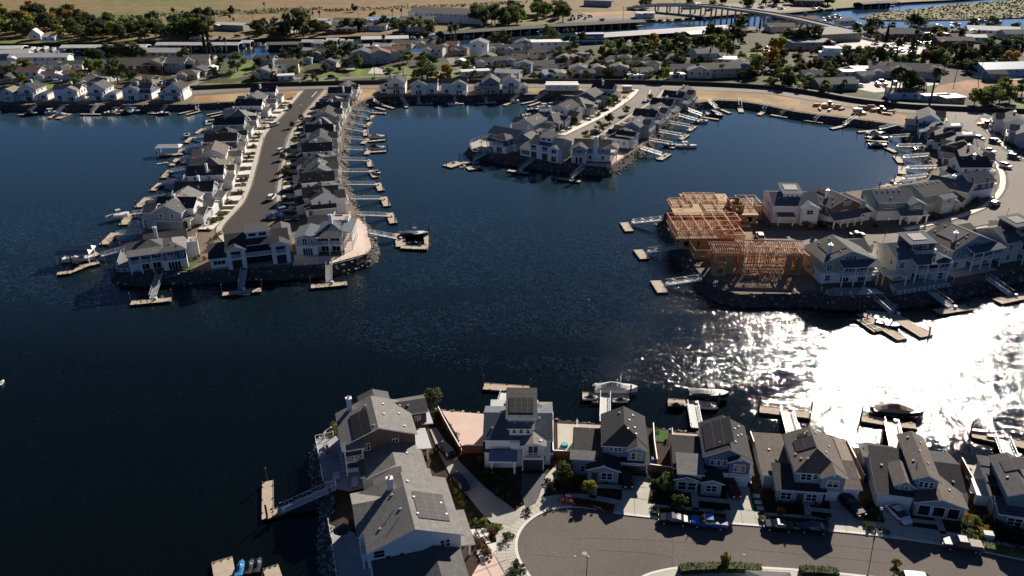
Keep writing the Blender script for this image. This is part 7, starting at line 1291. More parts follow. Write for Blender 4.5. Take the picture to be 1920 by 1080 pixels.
# tall grass and reed tufts on the marsh island
b = MB(); mk = LF['green']
mp_ = [(p.x, p.y) for p in marsh]; xs = [p[0] for p in mp_]; ys = [p[1] for p in mp_]
for _ in range(9000):
    x, y = rt.uniform(min(xs), max(xs)), rt.uniform(min(ys), max(ys)); ins = False; j = len(mp_) - 1
    for i in range(len(mp_)):
        if (mp_[i][1] > y) != (mp_[j][1] > y) and x < (mp_[j][0] - mp_[i][0]) * (y - mp_[i][1]) / (mp_[j][1] - mp_[i][1]) + mp_[i][0]: ins = not ins
        j = i
    if ins: w_ = rt.uniform(.6, 1.6); b.poly([(x - w_, y, .6), (x + w_, y + rt.uniform(-.8, .8), .6), (x + rt.uniform(-.5, .5), y, .6 + rt.uniform(.3, .9))], mat('marsh reeds', (0, 0, 0)))
o = b.build('reeds'); o['kind'] = 'stuff'
# shrubs
SP = {}
def shrub_mesh(kind, v, near):
    k = (kind, v, near)
    if k not in SP: SP[k] = crown_mesh(v + 31, 1, 1.25, .065 if near else .12, 700 if near else 160, LF[kind], .0, 10)[0]; SP[k].name = 'shrub'
    return SP[k]
SR = {}
NS = {'oak': 'dark green shrub', 'green': 'green shrub', 'lime': 'yellow-green shrub', 'gold': 'golden shrub', 'rust': 'russet shrub', 'pink': 'pink-flowered shrub', 'cyp': 'very dark shrub'}
def shrub(x, y, s, kind, zone, near=False, lab=None, z=LZ, group=None, p=None):
    p = p or P(x, y, z + .05); o = link('shrub', shrub_mesh(kind, rt.randrange(3), near), None, p, rt.uniform(0, 6.28), (s * .84, s * .84, s * rt.uniform(.5, .72))); tag(o, lab or '', 'shrub', group)
    if not lab: SR.setdefault(zone, []).append((o, NS[kind]))
    return o
ZF = 'in the foreground front gardens'
for x, y, s, k in [(983, 961, 1.1, 'cyp'), (991, 956, 1.0, 'cyp'), (991, 966, 1.1, 'cyp'), (953, 1012, 2.2, 'oak'), (968, 1068, 2.6, 'oak'), (960, 1078, 2.2, 'green'), (1054, 941, 1.8, 'pink'), (1062, 938, 1.9, 'pink'), (1068, 943, 1.7, 'pink'), (1027, 905, 1.5, 'oak'), (1033, 912, 1.5, 'rust'), (1036, 918, 1.2, 'green'), (1034, 924, 1.0, 'oak'), (1041, 925, 1.0, 'green'), (1042, 908, 1.4, 'rust'), (1068, 898, 1.5, 'green'), (1082, 898, 1.2, 'oak'), (1095, 902, 1.2, 'oak'), (1070, 912, 1.1, 'oak'), (1086, 915, 1.2, 'oak'), (1142, 925, 1.0, 'oak'), (1155, 930, .9, 'green'), (1135, 908, .8, 'oak'),
                   (900, 985, 1.2, 'green'), (907, 978, 1.4, 'lime'), (915, 988, 1.5, 'green'), (920, 998, 1.5, 'rust'), (925, 1006, 1.5, 'rust'), (928, 994, 1.6, 'green'), (934, 990, 1.4, 'lime'), (894, 1015, 1.3, 'rust'), (899, 1022, 1.5, 'rust'), (905, 1030, 1.6, 'rust'), (912, 1036, 1.8, 'green'), (916, 1044, 1.6, 'rust'), (893, 1005, 1.2, 'oak'), (885, 968, 1.2, 'green'), (876, 958, 1.3, 'oak'), (868, 945, 1.5, 'lime'), (862, 936, 1.5, 'lime'), (873, 935, 1.2, 'rust'), (888, 980, 1.4, 'green'), (857, 922, 1.4, 'lime'), (848, 915, 1.3, 'gold'),
                   (1222, 905, 1.4, 'oak'), (1230, 925, 1, 'rust'), (1240, 935, 1, 'oak'), (1270, 925, 1.2, 'oak'), (1255, 933, 1.2, 'oak'), (1326, 920, 1.4, 'green'), (1336, 921, 1.6, 'green'), (1347, 922, 1.4, 'oak'), (1316, 918, 1.1, 'oak'), (1320, 950, 1.4, 'cyp'), (1332, 952, 1.5, 'cyp'), (1344, 953, 1.7, 'oak'), (1355, 955, 1.6, 'cyp'), (1445, 938, 1.7, 'oak'), (1458, 936, 1.7, 'green'), (1470, 938, 1.6, 'oak'), (1484, 940, 1.7, 'green'), (1495, 946, 1.5, 'oak'), (1452, 952, 1.4, 'oak'), (1470, 955, 1.2, 'cyp'), (1444, 930, 1.6, 'rust'), (1525, 945, 1.2, 'oak'), (1540, 948, 1.2, 'green'), (1530, 967, 1.2, 'oak'), (1543, 970, 1.4, 'cyp'), (1552, 972, 1.2, 'oak'), (1637, 960, 1.3, 'oak'), (1648, 972, 1.3, 'green'), (1632, 948, 1.4, 'cyp'), (1615, 975, 1.2, 'gold'), (1628, 990, 1.5, 'green'), (1634, 994, 1.4, 'oak'), (1622, 986, 1.3, 'oak'), (1655, 997, 1.4, 'cyp'), (1662, 1000, 1.2, 'oak'), (1622, 942, 1.5, 'oak'), (1430, 905, 1.1, 'green'), (1437, 912, 1.2, 'lime'), (1426, 893, 1.1, 'green')]: shrub(x, y, s, k, ZF, True, group='shrubs in the foreground gardens')
ZR = 'by the potted corner near the right edge'
for x, y, s, k in [(1815, 975, 2.2, 'gold'), (1825, 982, 2.4, 'lime'), (1835, 985, 2.2, 'green'), (1820, 995, 2.0, 'green'), (1832, 1000, 2.0, 'lime'), (1812, 1003, 2.0, 'green'), (1842, 995, 2.0, 'gold'), (1838, 1012, 2.2, 'lime'), (1810, 988, 1.8, 'oak'), (1850, 978, 1.6, 'lime'), (1856, 1003, 1.3, 'oak'), (1862, 985, 2.2, 'oak'), (1872, 998, 2.4, 'cyp'), (1885, 1000, 2.2, 'oak'), (1895, 1012, 2.4, 'cyp'), (1870, 1012, 2.2, 'oak'), (1905, 995, 2.0, 'oak'), (1912, 1025, 2.4, 'cyp')]: shrub(x, y, s, k, ZR, True, group='shrubs in the foreground gardens')
for x, y, s, k in [(806, 770, 2.2, 'oak'), (812, 778, 2.4, 'green'), (818, 786, 2.0, 'oak'), (808, 790, 1.8, 'green'), (836, 800, 1.8, 'oak'), (844, 814, 1.9, 'green'), (852, 828, 1.8, 'oak'), (858, 840, 1.6, 'cyp'), (856, 818, 1.5, 'rust'), (842, 800, 1.2, 'rust'), (882, 868, 2, 'oak'), (896, 880, 2.2, 'cyp'), (908, 896, 2, 'oak'), (920, 912, 2, 'cyp'), (932, 902, 2, 'oak'), (900, 862, 1.8, 'green'), (922, 888, 1.8, 'oak'), (940, 928, 1.8, 'cyp'), (950, 934, 1.6, 'oak'), (628, 800, 1.5, 'lime'), (626, 812, 1.6, 'green'), (634, 808, 1.3, 'oak'), (800, 838, 1.4, 'lime'), (812, 845, 1.2, 'green'), (806, 852, 1.5, 'gold'), (1232, 810, 1.2, 'lime'), (1250, 828, 1.1, 'oak'), (1413, 818, 1.2, 'lime'), (1416, 838, 1.6, 'gold'), (1420, 850, 1.4, 'lime'), (1605, 850, 1.2, 'lime'), (1805, 878, 1.6, 'gold'), (1812, 886, 1.5, 'oak')]: shrub(x, y, s, k, 'between the foreground houses', True, group='shrubs in the foreground gardens')
for x, y, h, k, lb in [(1104, 932, 3.2, 'lime', 'bright yellow-green young street tree, the leftmost on the cul-de-sac'), (1272, 955, 2.9, 'green', 'green young street tree beside the parked black car'), (1247, 920, 3.2, 'green', 'taller pale green tree in front of the navy gabled house'), (1462, 968, 2.0, 'gold', 'tiny golden sapling in front of the wide slate house'), (1357, 1063, 2.6, 'lime', 'small lime sapling on the lower kerb island'), (1676, 1078, 2.8, 'lime', 'bright lime sapling at the bottom edge near the white van'), (1057, 905, 3.6, 'green', 'leafy tree in the shaded garden left of the blue-grey house'), (810, 762, 4.0, 'oak', 'narrow dark tree between the brown house and the pink patio')]: tree(x, y, h, k, '', group='young street trees', lab=lb, wide=1.0)
wallrun('hedge', 'long clipped green hedge on the lower kerb island', 'hedge', [(1274, 1074), (1300, 1071), (1360, 1069), (1400, 1070), (1426, 1074)], 1.0, 1.3, LF['green'], part='foliage'); wallrun('hedge', 'short clipped hedge at the bottom edge right of the kerb island', 'hedge', [(1500, 1076), (1530, 1076), (1570, 1080)], 1.0, 1.3, LF['oak'], part='foliage'); wallrun('hedge', 'dark low planting strip behind the kerb left of the black parked car', 'hedge', [(1074, 944), (1110, 948), (1150, 957)], .35, 1.6, LF['rust'], part='foliage', z=LZ + .16)
wallrun('hedge', 'dark planting strip behind the two centre parked cars', 'hedge', [(1222, 961), (1280, 966), (1360, 974)], .4, 1.3, LF['oak'], part='foliage', z=LZ + .16); wallrun('hedge', 'dark planting strip behind the black and blue sedans', 'hedge', [(1424, 976), (1480, 980), (1552, 986)], .4, 1.3, LF['oak'], part='foliage', z=LZ + .16); wallrun('hedge', 'low hedge behind the kerb near the right edge', 'hedge', [(1838, 1026), (1880, 1036), (1930, 1045)], .6, 1.3, LF['green'], part='foliage', z=LZ + .16)
# leaf texture over the hedges, one tuft cloud each
for o in [q for q in bpy.data.objects if q.name.startswith('foliage')]:
    m0 = o.data; b = MB(); mt = m0.materials[0]
    for f in m0.polygons:
        vs = [m0.vertices[i].co for i in f.vertices]; ar = f.area
        for _ in range(int(min(400, ar * 26))):
            a_, c_ = rt.random(), rt.random(); c = (vs[0].lerp(vs[1], a_)).lerp(vs[3].lerp(vs[2], a_), c_) + Vector((rt.gauss(0, .06), rt.gauss(0, .06), rt.gauss(0, .1))); u = Vector((rt.gauss(0, 1), rt.gauss(0, 1), rt.gauss(0, 1))).normalized() * .14; v = u.orthogonal().normalized() * .1; b.poly([c - u, c - v, c + u, c + v], mt)
    b.build('leaves', o)
# yards of the peninsula rows: drive, mulch bed, shrubs
def yards(rows, zn, near_street=True, D=17, dense_=3):
    for i, (c, rot, root) in enumerate(rows):
        u = Vector((math.cos(rot), math.sin(rot), 0)); f = Vector((math.sin(rot), -math.cos(rot), 0))   # f: towards the street
        gx = -2.2 if i % 2 else 2.4; e = c + f * (D / 2)
        q = [e + u * (gx - 2.4) - f * .3, e + u * (gx + 2.4) - f * .3, e + u * (gx + 2.4) + f * 4.2, e + u * (gx - 2.4) + f * 4.2]
        poly_obj('driveway', q, LZ + .13, CONCW if zn.startswith('along the left peninsula\'s west') and i % 3 else CONC)
        wx = -4.6 if gx > 0 else 4.6; q = [e + u * (wx - .6) - f * .3, e + u * (wx + .6) - f * .3, e + u * (wx + .6) + f * 4.2, e + u * (wx - .6) + f * 4.2]; poly_obj('path', q, LZ + .12, CONCW)
        q = [e - u * 7 + f * .1, e + u * 7 + f * .1, e + u * 7 + f * 4.0, e - u * 7 + f * 4.0]; poly_obj('planting_bed', q, LZ + .07, MULCH)
        for k in range(dense_):
            x = rt.choice([-6.3, -5.8, -3.4, 0, 6.2, 5.7, 3.6, -.6]); 
            if abs(x - gx) < 2.6: x = wx * .4 if abs(wx * .4 - gx) > 2.6 else 6.4
            shrub(0, 0, rt.uniform(1.2, 2.2), rt.choice(['oak', 'green', 'rust', 'oak', 'lime']), zn, p=e + u * (x + rt.uniform(-.4, .4)) + f * rt.uniform(.8, 3.6) + Vector((0, 0, LZ + .05)) - Vector((0, 0, (e.z))), group='shrubs in the peninsula front yards')
yards(WEST, 'along the left peninsula\'s west front yards', dense_=4); yards(EAST, 'along the left peninsula\'s east front yards', D=16, dense_=3); yards(MIDW, 'along the middle peninsula\'s west front yards', D=16, dense_=4); yards(MIDE, 'along the middle peninsula\'s east front yards', D=15, dense_=2)
for x, y, s, k in [(412, 440, 2.2, 'gold'), (404, 446, 2, 'rust'), (396, 452, 2, 'green'), (390, 470, 2.0, 'rust'), (372, 485, 1.8, 'oak'), (360, 490, 1.6, 'green'), (384, 486, 1.8, 'rust'), (540, 470, 1.8, 'rust'), (541, 480, 1.6, 'rust'), (538, 458, 1.8, 'green'), (514, 428, 2, 'green'), (522, 420, 2, 'oak'), (330, 505, 1.5, 'lime'), (345, 505, 1.3, 'lime'), (955, 272, 2, 'green'), (965, 270, 1.8, 'rust'), (990, 264, 2.5, 'oak'), (1058, 292, 1.8, 'lime'), (1064, 296, 1.4, 'green'), (1072, 300, 1.6, 'oak')]: shrub(x, y, s, k, 'around the peninsula end houses', group='shrubs in the peninsula front yards')
for x, y, s, k in [(1430, 420, 2, 'oak'), (1442, 426, 1.8, 'green'), (1530, 418, 2.2, 'oak'), (1538, 426, 2, 'cyp'), (1545, 432, 1.8, 'oak'), (1525, 428, 2.4, 'oak'), (1640, 426, 1.8, 'cyp'), (1600, 438, 1.6, 'lime'), (1730, 415, 2.2, 'oak'), (1745, 412, 2.4, 'cyp'), (1760, 410, 2.2, 'oak'), (1790, 402, 2.4, 'lime'), (1800, 396, 2.2, 'oak'), (1815, 388, 2.6, 'oak'), (1830, 378, 2.6, 'oak'), (1845, 362, 2.4, 'green'), (1852, 350, 2.4, 'oak'), (1858, 335, 2, 'oak'), (1850, 325, 1.8, 'rust'), (1640, 458, 1.5, 'green'), (1620, 463, 1.6, 'lime'), (1650, 468, 1.8, 'oak'), (1775, 448, 1.6, 'lime'), (1895, 422, 1.8, 'oak'), (1905, 420, 2, 'green'), (1890, 270, 2.4, 'oak'), (1900, 278, 2.6, 'oak'), (1878, 262, 2, 'green'), (1907, 290, 2.2, 'oak'), (1860, 250, 1.6, 'green'), (1514, 476, 1.5, 'green'), (1530, 478, 1.8, 'lime')]: shrub(x, y, s, k, 'along the curved street', group='shrubs along the curved street')
for x, y, h, k in [(537, 330, 4, 'lime'), (531, 300, 3.2, 'green'), (549, 240, 3, 'green'), (566, 228, 3, 'green'), (545, 205, 3, 'oak'), (1218, 188, 3.5, 'oak'), (1175, 215, 4, 'green'), (1124, 246, 4.4, 'green'), (1098, 262, 4, 'lime'), (1143, 230, 4, 'oak'), (1152, 193, 4, 'green'), (1141, 203, 4.5, 'green'), (1076, 231, 4, 'oak')]: tree(x, y, h, k, 'lining the peninsula streets', group='young street trees')
for zn, L in SR.items(): rank(L, zn)
# ---------------------------------------------------------------- vehicles
CARC = {}
def car_meshes(kind, pm):
    """body, glass and wheel meshes of a car 4.6-5.8 m long pointing along +y"""
    k = (kind, pm.name)
    if k in CARC: return CARC[k]
    # stations: y, bottom, belt height, roof height (None = no cabin), half width
    S = {'sedan': [(-2.35, .45, .72, None, .72), (-2.2, .28, .95, None, .86), (-1.6, .25, 1.02, None, .92), (-1.15, .25, 1.0, 1.22, .92), (-.5, .25, .98, 1.42, .93), (.3, .25, .96, 1.44, .93), (.95, .25, .94, 1.12, .93), (1.25, .25, .92, None, .92), (2.0, .28, .82, None, .88), (2.35, .42, .62, None, .72)],
         'suv': [(-2.4, .5, .8, None, .8), (-2.3, .35, 1.1, 1.35, .92), (-2.0, .32, 1.12, 1.7, .95), (-.8, .3, 1.1, 1.78, .96), (.3, .3, 1.08, 1.76, .96), (1.05, .3, 1.06, 1.2, .96), (1.3, .3, 1.05, None, .95), (2.1, .32, .98, None, .92), (2.4, .5, .75, None, .78)],
         'pickup': [(-2.9, .6, .85, None, .85), (-2.85, .45, 1.1, None, .95), (-1.0, .4, 1.1, None, .97), (-.85, .4, 1.1, 1.6, .97), (-.6, .4, 1.1, 1.84, .97), (.6, .4, 1.1, 1.82, .97), (1.3, .4, 1.08, 1.2, .97), (1.55, .4, 1.08, None, .96), (2.6, .42, 1.0, None, .93), (2.9, .6, .8, None, .8)]}[kind]
    b = MB(); g = MB(); R_ = []
    for y, z0, zb, zr, w_ in S:
        h = zr if zr else zb + .04; ri = w_ * (.74 if zr else .8)
        R_.append(([(-w_ * .9, y, z0), (-w_, y, (z0 + zb) / 2), (-w_ * .96, y, zb), (-ri, y, h), (ri, y, h), (w_ * .96, y, zb), (w_, y, (z0 + zb) / 2), (w_ * .9, y, z0)], zr))
    for (a, za), (c, zc) in zip(R_, R_[1:]):
        for j in range(7):
            q = [a[j], a[j + 1], c[j + 1], c[j]]; slope = (za is None) != (zc is None); glass = (j in (2, 4) and (za or zc)) or (j == 3 and ((za is None) != (zc is None) or abs((za or 0) - (zc or 0)) > .2))
            (g if glass else b).poly(q, GL if glass else pm)
        b.poly([a[7], a[0], c[0], c[7]], BLK)
    b.poly(R_[0][0], pm); b.poly(R_[-1][0][::-1], pm)
    if kind == 'pickup': b.box(-.8, .8, -2.75, -1.0, 1.145, 1.155, BLK)
    w = MB(); w.tube([(-.12, 0, 0), (.12, 0, 0)], [.34, .34], RUB, 14); w.poly([(.125, .2 * math.cos(t * .785), .2 * math.sin(t * .785)) for t in range(8)], ALU); w.poly([(-.125, .2 * math.cos(-t * .785), .2 * math.sin(-t * .785)) for t in range(8)], ALU)
    hl = MB(); hl.box(-.17, .17, -.04, .04, -.08, .08, mat('headlight lens', (.75, .78, .8), .15)); tl = MB(); tl.box(-.16, .16, -.04, .04, -.1, .1, mat('tail light lens', (.3, .01, .01), .2))
    CARC[k] = (b.mesh('body'), g.mesh('window'), w.mesh('wheel'), hl.mesh('headlight'), tl.mesh('tail_light'), S); return CARC[k]
def car(kind, x, y, ang, pm, label, detail=True, group=None, z=LZ + .1, sc=1.0):
    bm_, gm, wm, hm, tm, S = car_meshes(kind, pm); t = thing('parked_car' if kind != 'pickup' else 'pickup_truck', label, {'pickup': 'pickup truck', 'suv': 'suv'}.get(kind, 'car'), P(x, y, z), R(ang) - math.pi / 2, group); t.scale = (sc,) * 3
    link('body', bm_, t); link('window', gm, t)
    if detail:
        L = S[-1][0]; wb = .62 * L
        for sx in (-1, 1):
            for yy in (-wb, wb): link('wheel', wm, t, (sx * (S[3][4] - .06), yy, .34))
            link('headlight', hm, t, (sx * .58, L - .02, .68 if kind == 'sedan' else .85)); link('tail_light', tm, t, (sx * .62, -L + .0, .72 if kind == 'sedan' else .9))
    return t
PK = paint('black', (.012, .012, .014)); PB = paint('bright blue', (.02, .10, .40), .3); PD = paint('dark blue', (.012, .018, .05)); PW = paint('white', (.72, .73, .74), 0, .3); PR = paint('dark red', (.16, .015, .015)); PS = paint('silver', (.42, .42, .43), .6); PG = paint('graphite', (.07, .07, .075))
SA = rot_of((1236, 974), (1890, 1046))
car('sedan', 1262, 979, SA + 180, PK, 'black car parked at the kerb left of the bright blue pickup'); car('pickup', 1328, 985, SA + 180, PB, 'bright blue pickup parked at the kerb'); car('sedan', 1459, 991, SA + 180, PK, 'black sedan parked at the kerb left of the dark blue sedan'); car('sedan', 1523, 995, SA + 182, PD, 'dark blue sedan parked at the kerb right of the black sedan')
car('pickup', 1801, 1027, SA + 178, PG, 'graphite pickup with pale bed at the kerb, rightmost on the near street'); t = bpy.data.objects['pickup_truck.001']; b = MB(); b.box(-.8, .8, -2.7, -1.05, 1.16, 1.3, mat('pale bed load', (.42, .38, .31), .9)); b.build('bed_load', t)
car('suv', 1371, 921, -82, PR, 'dark red car on the drive of the navy gabled house', sc=1.0); car('suv', 1174, 903, -88, paint('maroon black', (.05, .012, .014)), 'maroon-black car on the drive of the blue-grey house'); car('suv', 1596, 955, -72, PK, 'black car on the drive of the wide slate house', sc=1.05); car('sedan', 1683, 968, -72, PW, 'white car with black glass roof on the pale blue house drive', sc=1.0)
car('suv', 836, 850, 122, PK, 'dark car at the top of the long curved drive'); car('suv', 862, 909, 118, PK, 'black car beside the cream wall on the long curved drive'); car('suv', 1726, 1102, SA, PW, 'white van roof cut off by the bottom edge', sc=1.25)
car('suv', 515, 236, 62, PW, 'white car at the kerb, upper left peninsula street'); car('suv', 528, 285, 72, PW, 'white car at the kerb halfway down the left peninsula street'); car('suv', 510, 373, 85, PW, 'white car at the kerb near the end of the left peninsula street'); car('pickup', 517, 408, 15, PB, 'blue pickup at the end of the left peninsula street'); car('suv', 535, 397, 35, PS, 'silver car in a drive beside the blue pickup')
car('suv', 1115, 250, 50, PK, 'black car at the kerb of the middle peninsula street'); car('sedan', 1210, 191, 60, PW, 'white car near the top of the middle peninsula street'); car('sedan', 1606, 443, 5, PK, 'glinting black car on the lower street, middle of the row'); car('sedan', 1548, 424, -70, PG, 'graphite car in the drive of the brown gabled house'); car('sedan', 1563, 426, -70, PR, 'maroon car in the drive of the brown gabled house'); car('sedan', 1512, 424, -75, PR, 'maroon car in the drive of the white three-level house')
car('suv', 1865, 385, 40, PK, 'black car at the bend of the curved street'); car('suv', 1424, 446, 85, PW, 'small white car at the end of the lower street'); car('suv', 1865, 268, -62, PD, 'dark blue car on the upper curved street'); car('pickup', 1853, 286, -62, PW, 'white pickup with blue load on the curved street'); car('suv', 1885, 314, -70, PW, 'white car near the bend of the curved street'); car('suv', 1901, 297, -55, PG, 'graphite car at the right edge of the curved street'); car('suv', 1835, 262, -60, PG, 'graphite car by the dirt plot footway'); car('suv', 1698, 468, 10, PG, 'graphite car in front of the lower street houses', z=LZ)
# many small far vehicles
rc = random.Random(21); cl = []; cp = [PW, PW, PK, PS, PG, PR, PD, PW, paint('tan', (.35, .28, .2))]
CN = {PW.name: 'white', PK.name: 'black', PS.name: 'silver', PG.name: 'dark grey', PR.name: 'dark red', PD.name: 'dark blue'}
def cars_in(n, x0, x1, y0, y1, zone, slope=0.0, z=LZ + .12):
    for _ in range(n):
        x = rc.uniform(x0, x1); y = rc.uniform(y0, y1) + slope * (x - x0); pm = rc.choice(cp); kd = rc.choice(['sedan', 'suv', 'suv', 'pickup'])
        cl.append((car(kd, x, y, rc.choice([0, 90, 10, 80]) + rc.uniform(-12, 12), pm, '', False, 'small vehicles of the old town', z), '%s %s' % (CN.get(pm.name, 'tan'), {'sedan': 'car', 'suv': 'car', 'pickup': 'pickup'}[kd]), zone))
cars_in(10, 300, 345, 148, 160, 'by the tan shed yard on the left'); cars_in(16, 1100, 1290, 118, 140, 'in the centre-right lanes'); cars_in(14, 1650, 1720, 86, 100, 'in the big car park on the right'); cars_in(12, 1720, 1800, 78, 92, 'along the far right road'); cars_in(8, 870, 950, 122, 130, 'around the centre houses'); cars_in(8, 1385, 1440, 60, 100, 'beside the scrub yard'); cars_in(8, 1600, 1640, 88, 112, 'behind the modern white block'); cars_in(8, 1590, 1680, 152, 166, 'on the pale yard paving'); cars_in(8, 1000, 1100, 128, 150, 'among the small centre houses'); cars_in(8, 20, 240, 140, 158, 'in the left lanes'); cars_in(6, 480, 640, 126, 150, 'in the centre-left lanes')
cars_in(14, 1400, 1560, 8, 20, 'by the upper boatyard', z=1.8); cars_in(10, 610, 820, 52, 64, 'in the warehouse yards', z=1.75); cars_in(14, 240, 470, 69, 74, 'on the boatyard strip', z=1.75); cars_in(12, 1040, 1140, 30, 40, 'by the boat ramp', z=1.75)
zz = {}
for o, lk, zn in cl: zz.setdefault(zn, []).append((o, lk))
for zn, L in zz.items(): rank(L, zn)
# ---------------------------------------------------------------- street lamps, manholes, joints, fences, furniture
def lamp(x, y, h, label, arm=False):
    t = thing('street_lamp', label, 'street lamp', P(x, y, LZ + .15)); b = MB(); b.cyl(0, 0, 0, .8, .14, .11, BLK); b.cyl(0, 0, .8, h, .07, .05, BLK); b.build('pole', t); b = MB(); b.cyl(0, 0, h, h + .3, .12, .24, LAMPG, 10); b.cyl(0, 0, h + .3, h + .5, .24, .06, LAMPG, 10); b.build('lantern', t)
for x, y, lb in [(1641, 999, 'tall black street lamp on the near footway throwing a long shadow'), (1099, 1092, 'street lamp with white lantern at the bottom edge of the cul-de-sac'), (1415, 446, 'street lamp by the end of the timber-frame street'), (1660, 440, 'street lamp on the lower street between the house rows'), (1884, 418, 'street lamp near the right edge of the lower street'), (1788, 235, 'street lamp at the top of the curved street'), (566, 217, 'street lamp on the upper left peninsula street'), (1133, 236, 'street lamp on the middle peninsula street'), (1171, 198, 'street lamp beside the dry plot of the middle peninsula'), (494, 262, 'street lamp on the left footway of the left peninsula'), (456, 372, 'street lamp near the bend of the left peninsula street'), (564, 172, 'street lamp at the left peninsula junction')]: lamp(x, y, 4.6, lb)
up = []
for x, y in [(98, 155), (276, 158), (308, 150), (404, 48), (475, 44), (672, 36), (766, 30), (792, 36), (924, 26), (1168, 38), (1193, 34), (1210, 30), (1263, 24), (1640, 88), (1790, 152), (1835, 150), (703, 152), (757, 150), (1198, 150), (1395, 150), (1352, 130), (1636, 80)]:
    zb = 1.6 if y < 60 else LZ; t = thing('utility_pole', '', 'utility pole', P(x, y, zb), 0, 'utility poles'); b = MB(); b.cyl(0, 0, 0, 11, .2, .12, BARK); b.build('pole', t); b = MB(); b.box(-1.2, 1.2, -.08, .08, 10, 10.2, BARK); b.build('crossarm', t); up.append((t, 'slim wooden utility pole'))
rank(up, 'across the far town')
for x, y, lb in [(1096, 1038, 'pale manhole cover, larger one in the cul-de-sac'), (1071, 969, 'pale manhole cover at the shadow edge of the cul-de-sac'), (1395, 1040, 'small pale manhole cover on the near street'), (1078, 1043, 'tiny pale valve cover near the large manhole')]:
    b = MB(); r_ = .42 if 'larger' in lb else .2; b.cyl(0, 0, 0, .03, r_, r_, CONCD, 14); tag(b.build('manhole_cover', None, P(x, y, LZ + .055)), lb, 'manhole cover')
b = MB(); b.box(-.9, .9, -.35, .35, 0, .04, CONCW); b.box(-.5, .5, -.18, .18, .04, .06, BLK); tag(b.build('storm_drain', None, P(1279, 1066, LZ + .06)), 'square storm drain inlet on the lower kerb', 'drain')
# dark joint lines scored in the near footway and drives
b = MB(); JM = mat('joint shadow groove', (.20, .185, .165), .9); kk = dense(K, 2.4, closed=False); A = offset_path(kk, .5); B_ = offset_path(kk, 3.25)
for p, q in zip(A, B_): b.bar((p.x, p.y, LZ + .156), (q.x, q.y, LZ + .156), .05, .004, JM)
A = offset_path(dense(K, 2.4, closed=False), 1.9)
for p, q in zip(A, A[1:]): b.bar((p.x, p.y, LZ + .157), (q.x, q.y, LZ + .157), .04, .004, JM)
for q in ([(1190, 886), (1190, 966)], [(1163, 908), (1214, 915)], [(1166, 930), (1214, 937)], [(1380, 910), (1393, 982)], [(1358, 928), (1408, 936)], [(1366, 950), (1412, 958)], [(1580, 934), (1588, 998)], [(1555, 952), (1610, 958)], [(1560, 975), (1612, 980)], [(1680, 950), (1694, 1010)], [(1656, 972), (1709, 978)], [(900, 1040), (925, 1085)], [(885, 1075), (950, 1050)], [(925, 1035), (950, 1080)], [(872, 1100), (965, 1072)]):
    p, r = P(*q[0], LZ + .18), P(*q[1], LZ + .18); b.bar(p, r, .06, .004, JM)
struct(b.build('footway_joints'))
# tar seams and darker repair patches on the near street
b = MB(); TM = mat('tar seam', (.045, .043, .042), .8)
for q in ([(1075, 1010), (1200, 1012), (1330, 1022)], [(1120, 1032), (1260, 1040), (1262, 1062)], [(1259, 1003), (1262, 1040)], [(1400, 1030), (1560, 1046), (1700, 1060)], [(1560, 1022), (1700, 1036), (1850, 1056)], [(1000, 1040), (1060, 1046)]):
    pw = smooth_path(pxp(q), 2); pw = [p + Vector((rc.uniform(-.06, .06), rc.uniform(-.06, .06), 0)) for p in pw]
    for p, r in zip(pw, pw[1:]): b.bar((p.x, p.y, LZ + .058), (r.x, r.y, LZ + .058), .05, .003, TM)
struct(b.build('road_seams'))
b = MB()
for q, w_ in (([(584, 182), (594, 172)], .5), ([(1216, 178), (1220, 168)], .4)): b.bar(P(*q[0], LZ + .1), P(*q[1], LZ + .1), w_, .01, mat('road paint', (.6, .55, .5), .7))
struct(b.build('lane_marking'))
# the foreground garden fences
fence('garden_fence', 'long white-capped fence between the brown house garden and the pink patio', pxp([(822, 776), (834, 800), (848, 826), (863, 852)]), 1.7); fence('garden_fence', 'redwood fence along the back of the charcoal driveway left side', pxp([(866, 850), (906, 850)]), 1.8)
for a, lb in (([(1036, 786), (1036, 830), (1037, 858), (1076, 860)], 'redwood fence right of the white three-level house'), ([(1224, 806), (1226, 840), (1231, 875)], 'redwood fence between blue-grey and navy houses'), ([(1405, 822), (1420, 865), (1430, 900)], 'white-capped fence right of the navy gabled house'), ([(1584, 836), (1600, 868), (1618, 905)], 'redwood fence right of the wide slate house'), ([(1800, 872), (1812, 895), (1826, 920)], 'redwood fence right of the pale blue house'), ([(1815, 938), (1862, 946)], 'short dark fence beside the teal grey house'), ([(1216, 884), (1258, 890)], 'redwood front fence between the blue-grey and navy houses')): fence('garden_fence', lb, pxp(a), 1.6)
for a, lb in (([(592, 826), (625, 819)], 'white railing on the north end of the brown house terrace'), ([(592, 826), (600, 870), (608, 914), (630, 912)], 'white railing along the water side of the brown house terrace'), ([(616, 984), (622, 1020), (633, 1090)], 'white posts along the water side of the white house terrace')): glass_fence(lb, pxp(a), glass='posts' not in lb, z=LZ + .1)
TG = mat('slate terrace paving', (.33, .33, .34), .8, var=.08, vscale=.6, fine=.08, fscale=3); sheet('terrace', [(592, 826), (630, 818), (648, 846), (692, 896), (700, 912), (655, 922), (610, 914), (601, 870)], TG, .1); sheet('terrace', [(616, 984), (665, 1000), (695, 1070), (705, 1110), (640, 1110), (625, 1030)], TG, .1)
for i in range(8): sheet('stepping_stone', [(630 + i * 1.6, 830 + i * 7.2), (637 + i * 1.6, 829 + i * 7.2), (638.5 + i * 1.6, 834.5 + i * 7.2), (631.5 + i * 1.6, 835.5 + i * 7.2)], CONCW, .13)
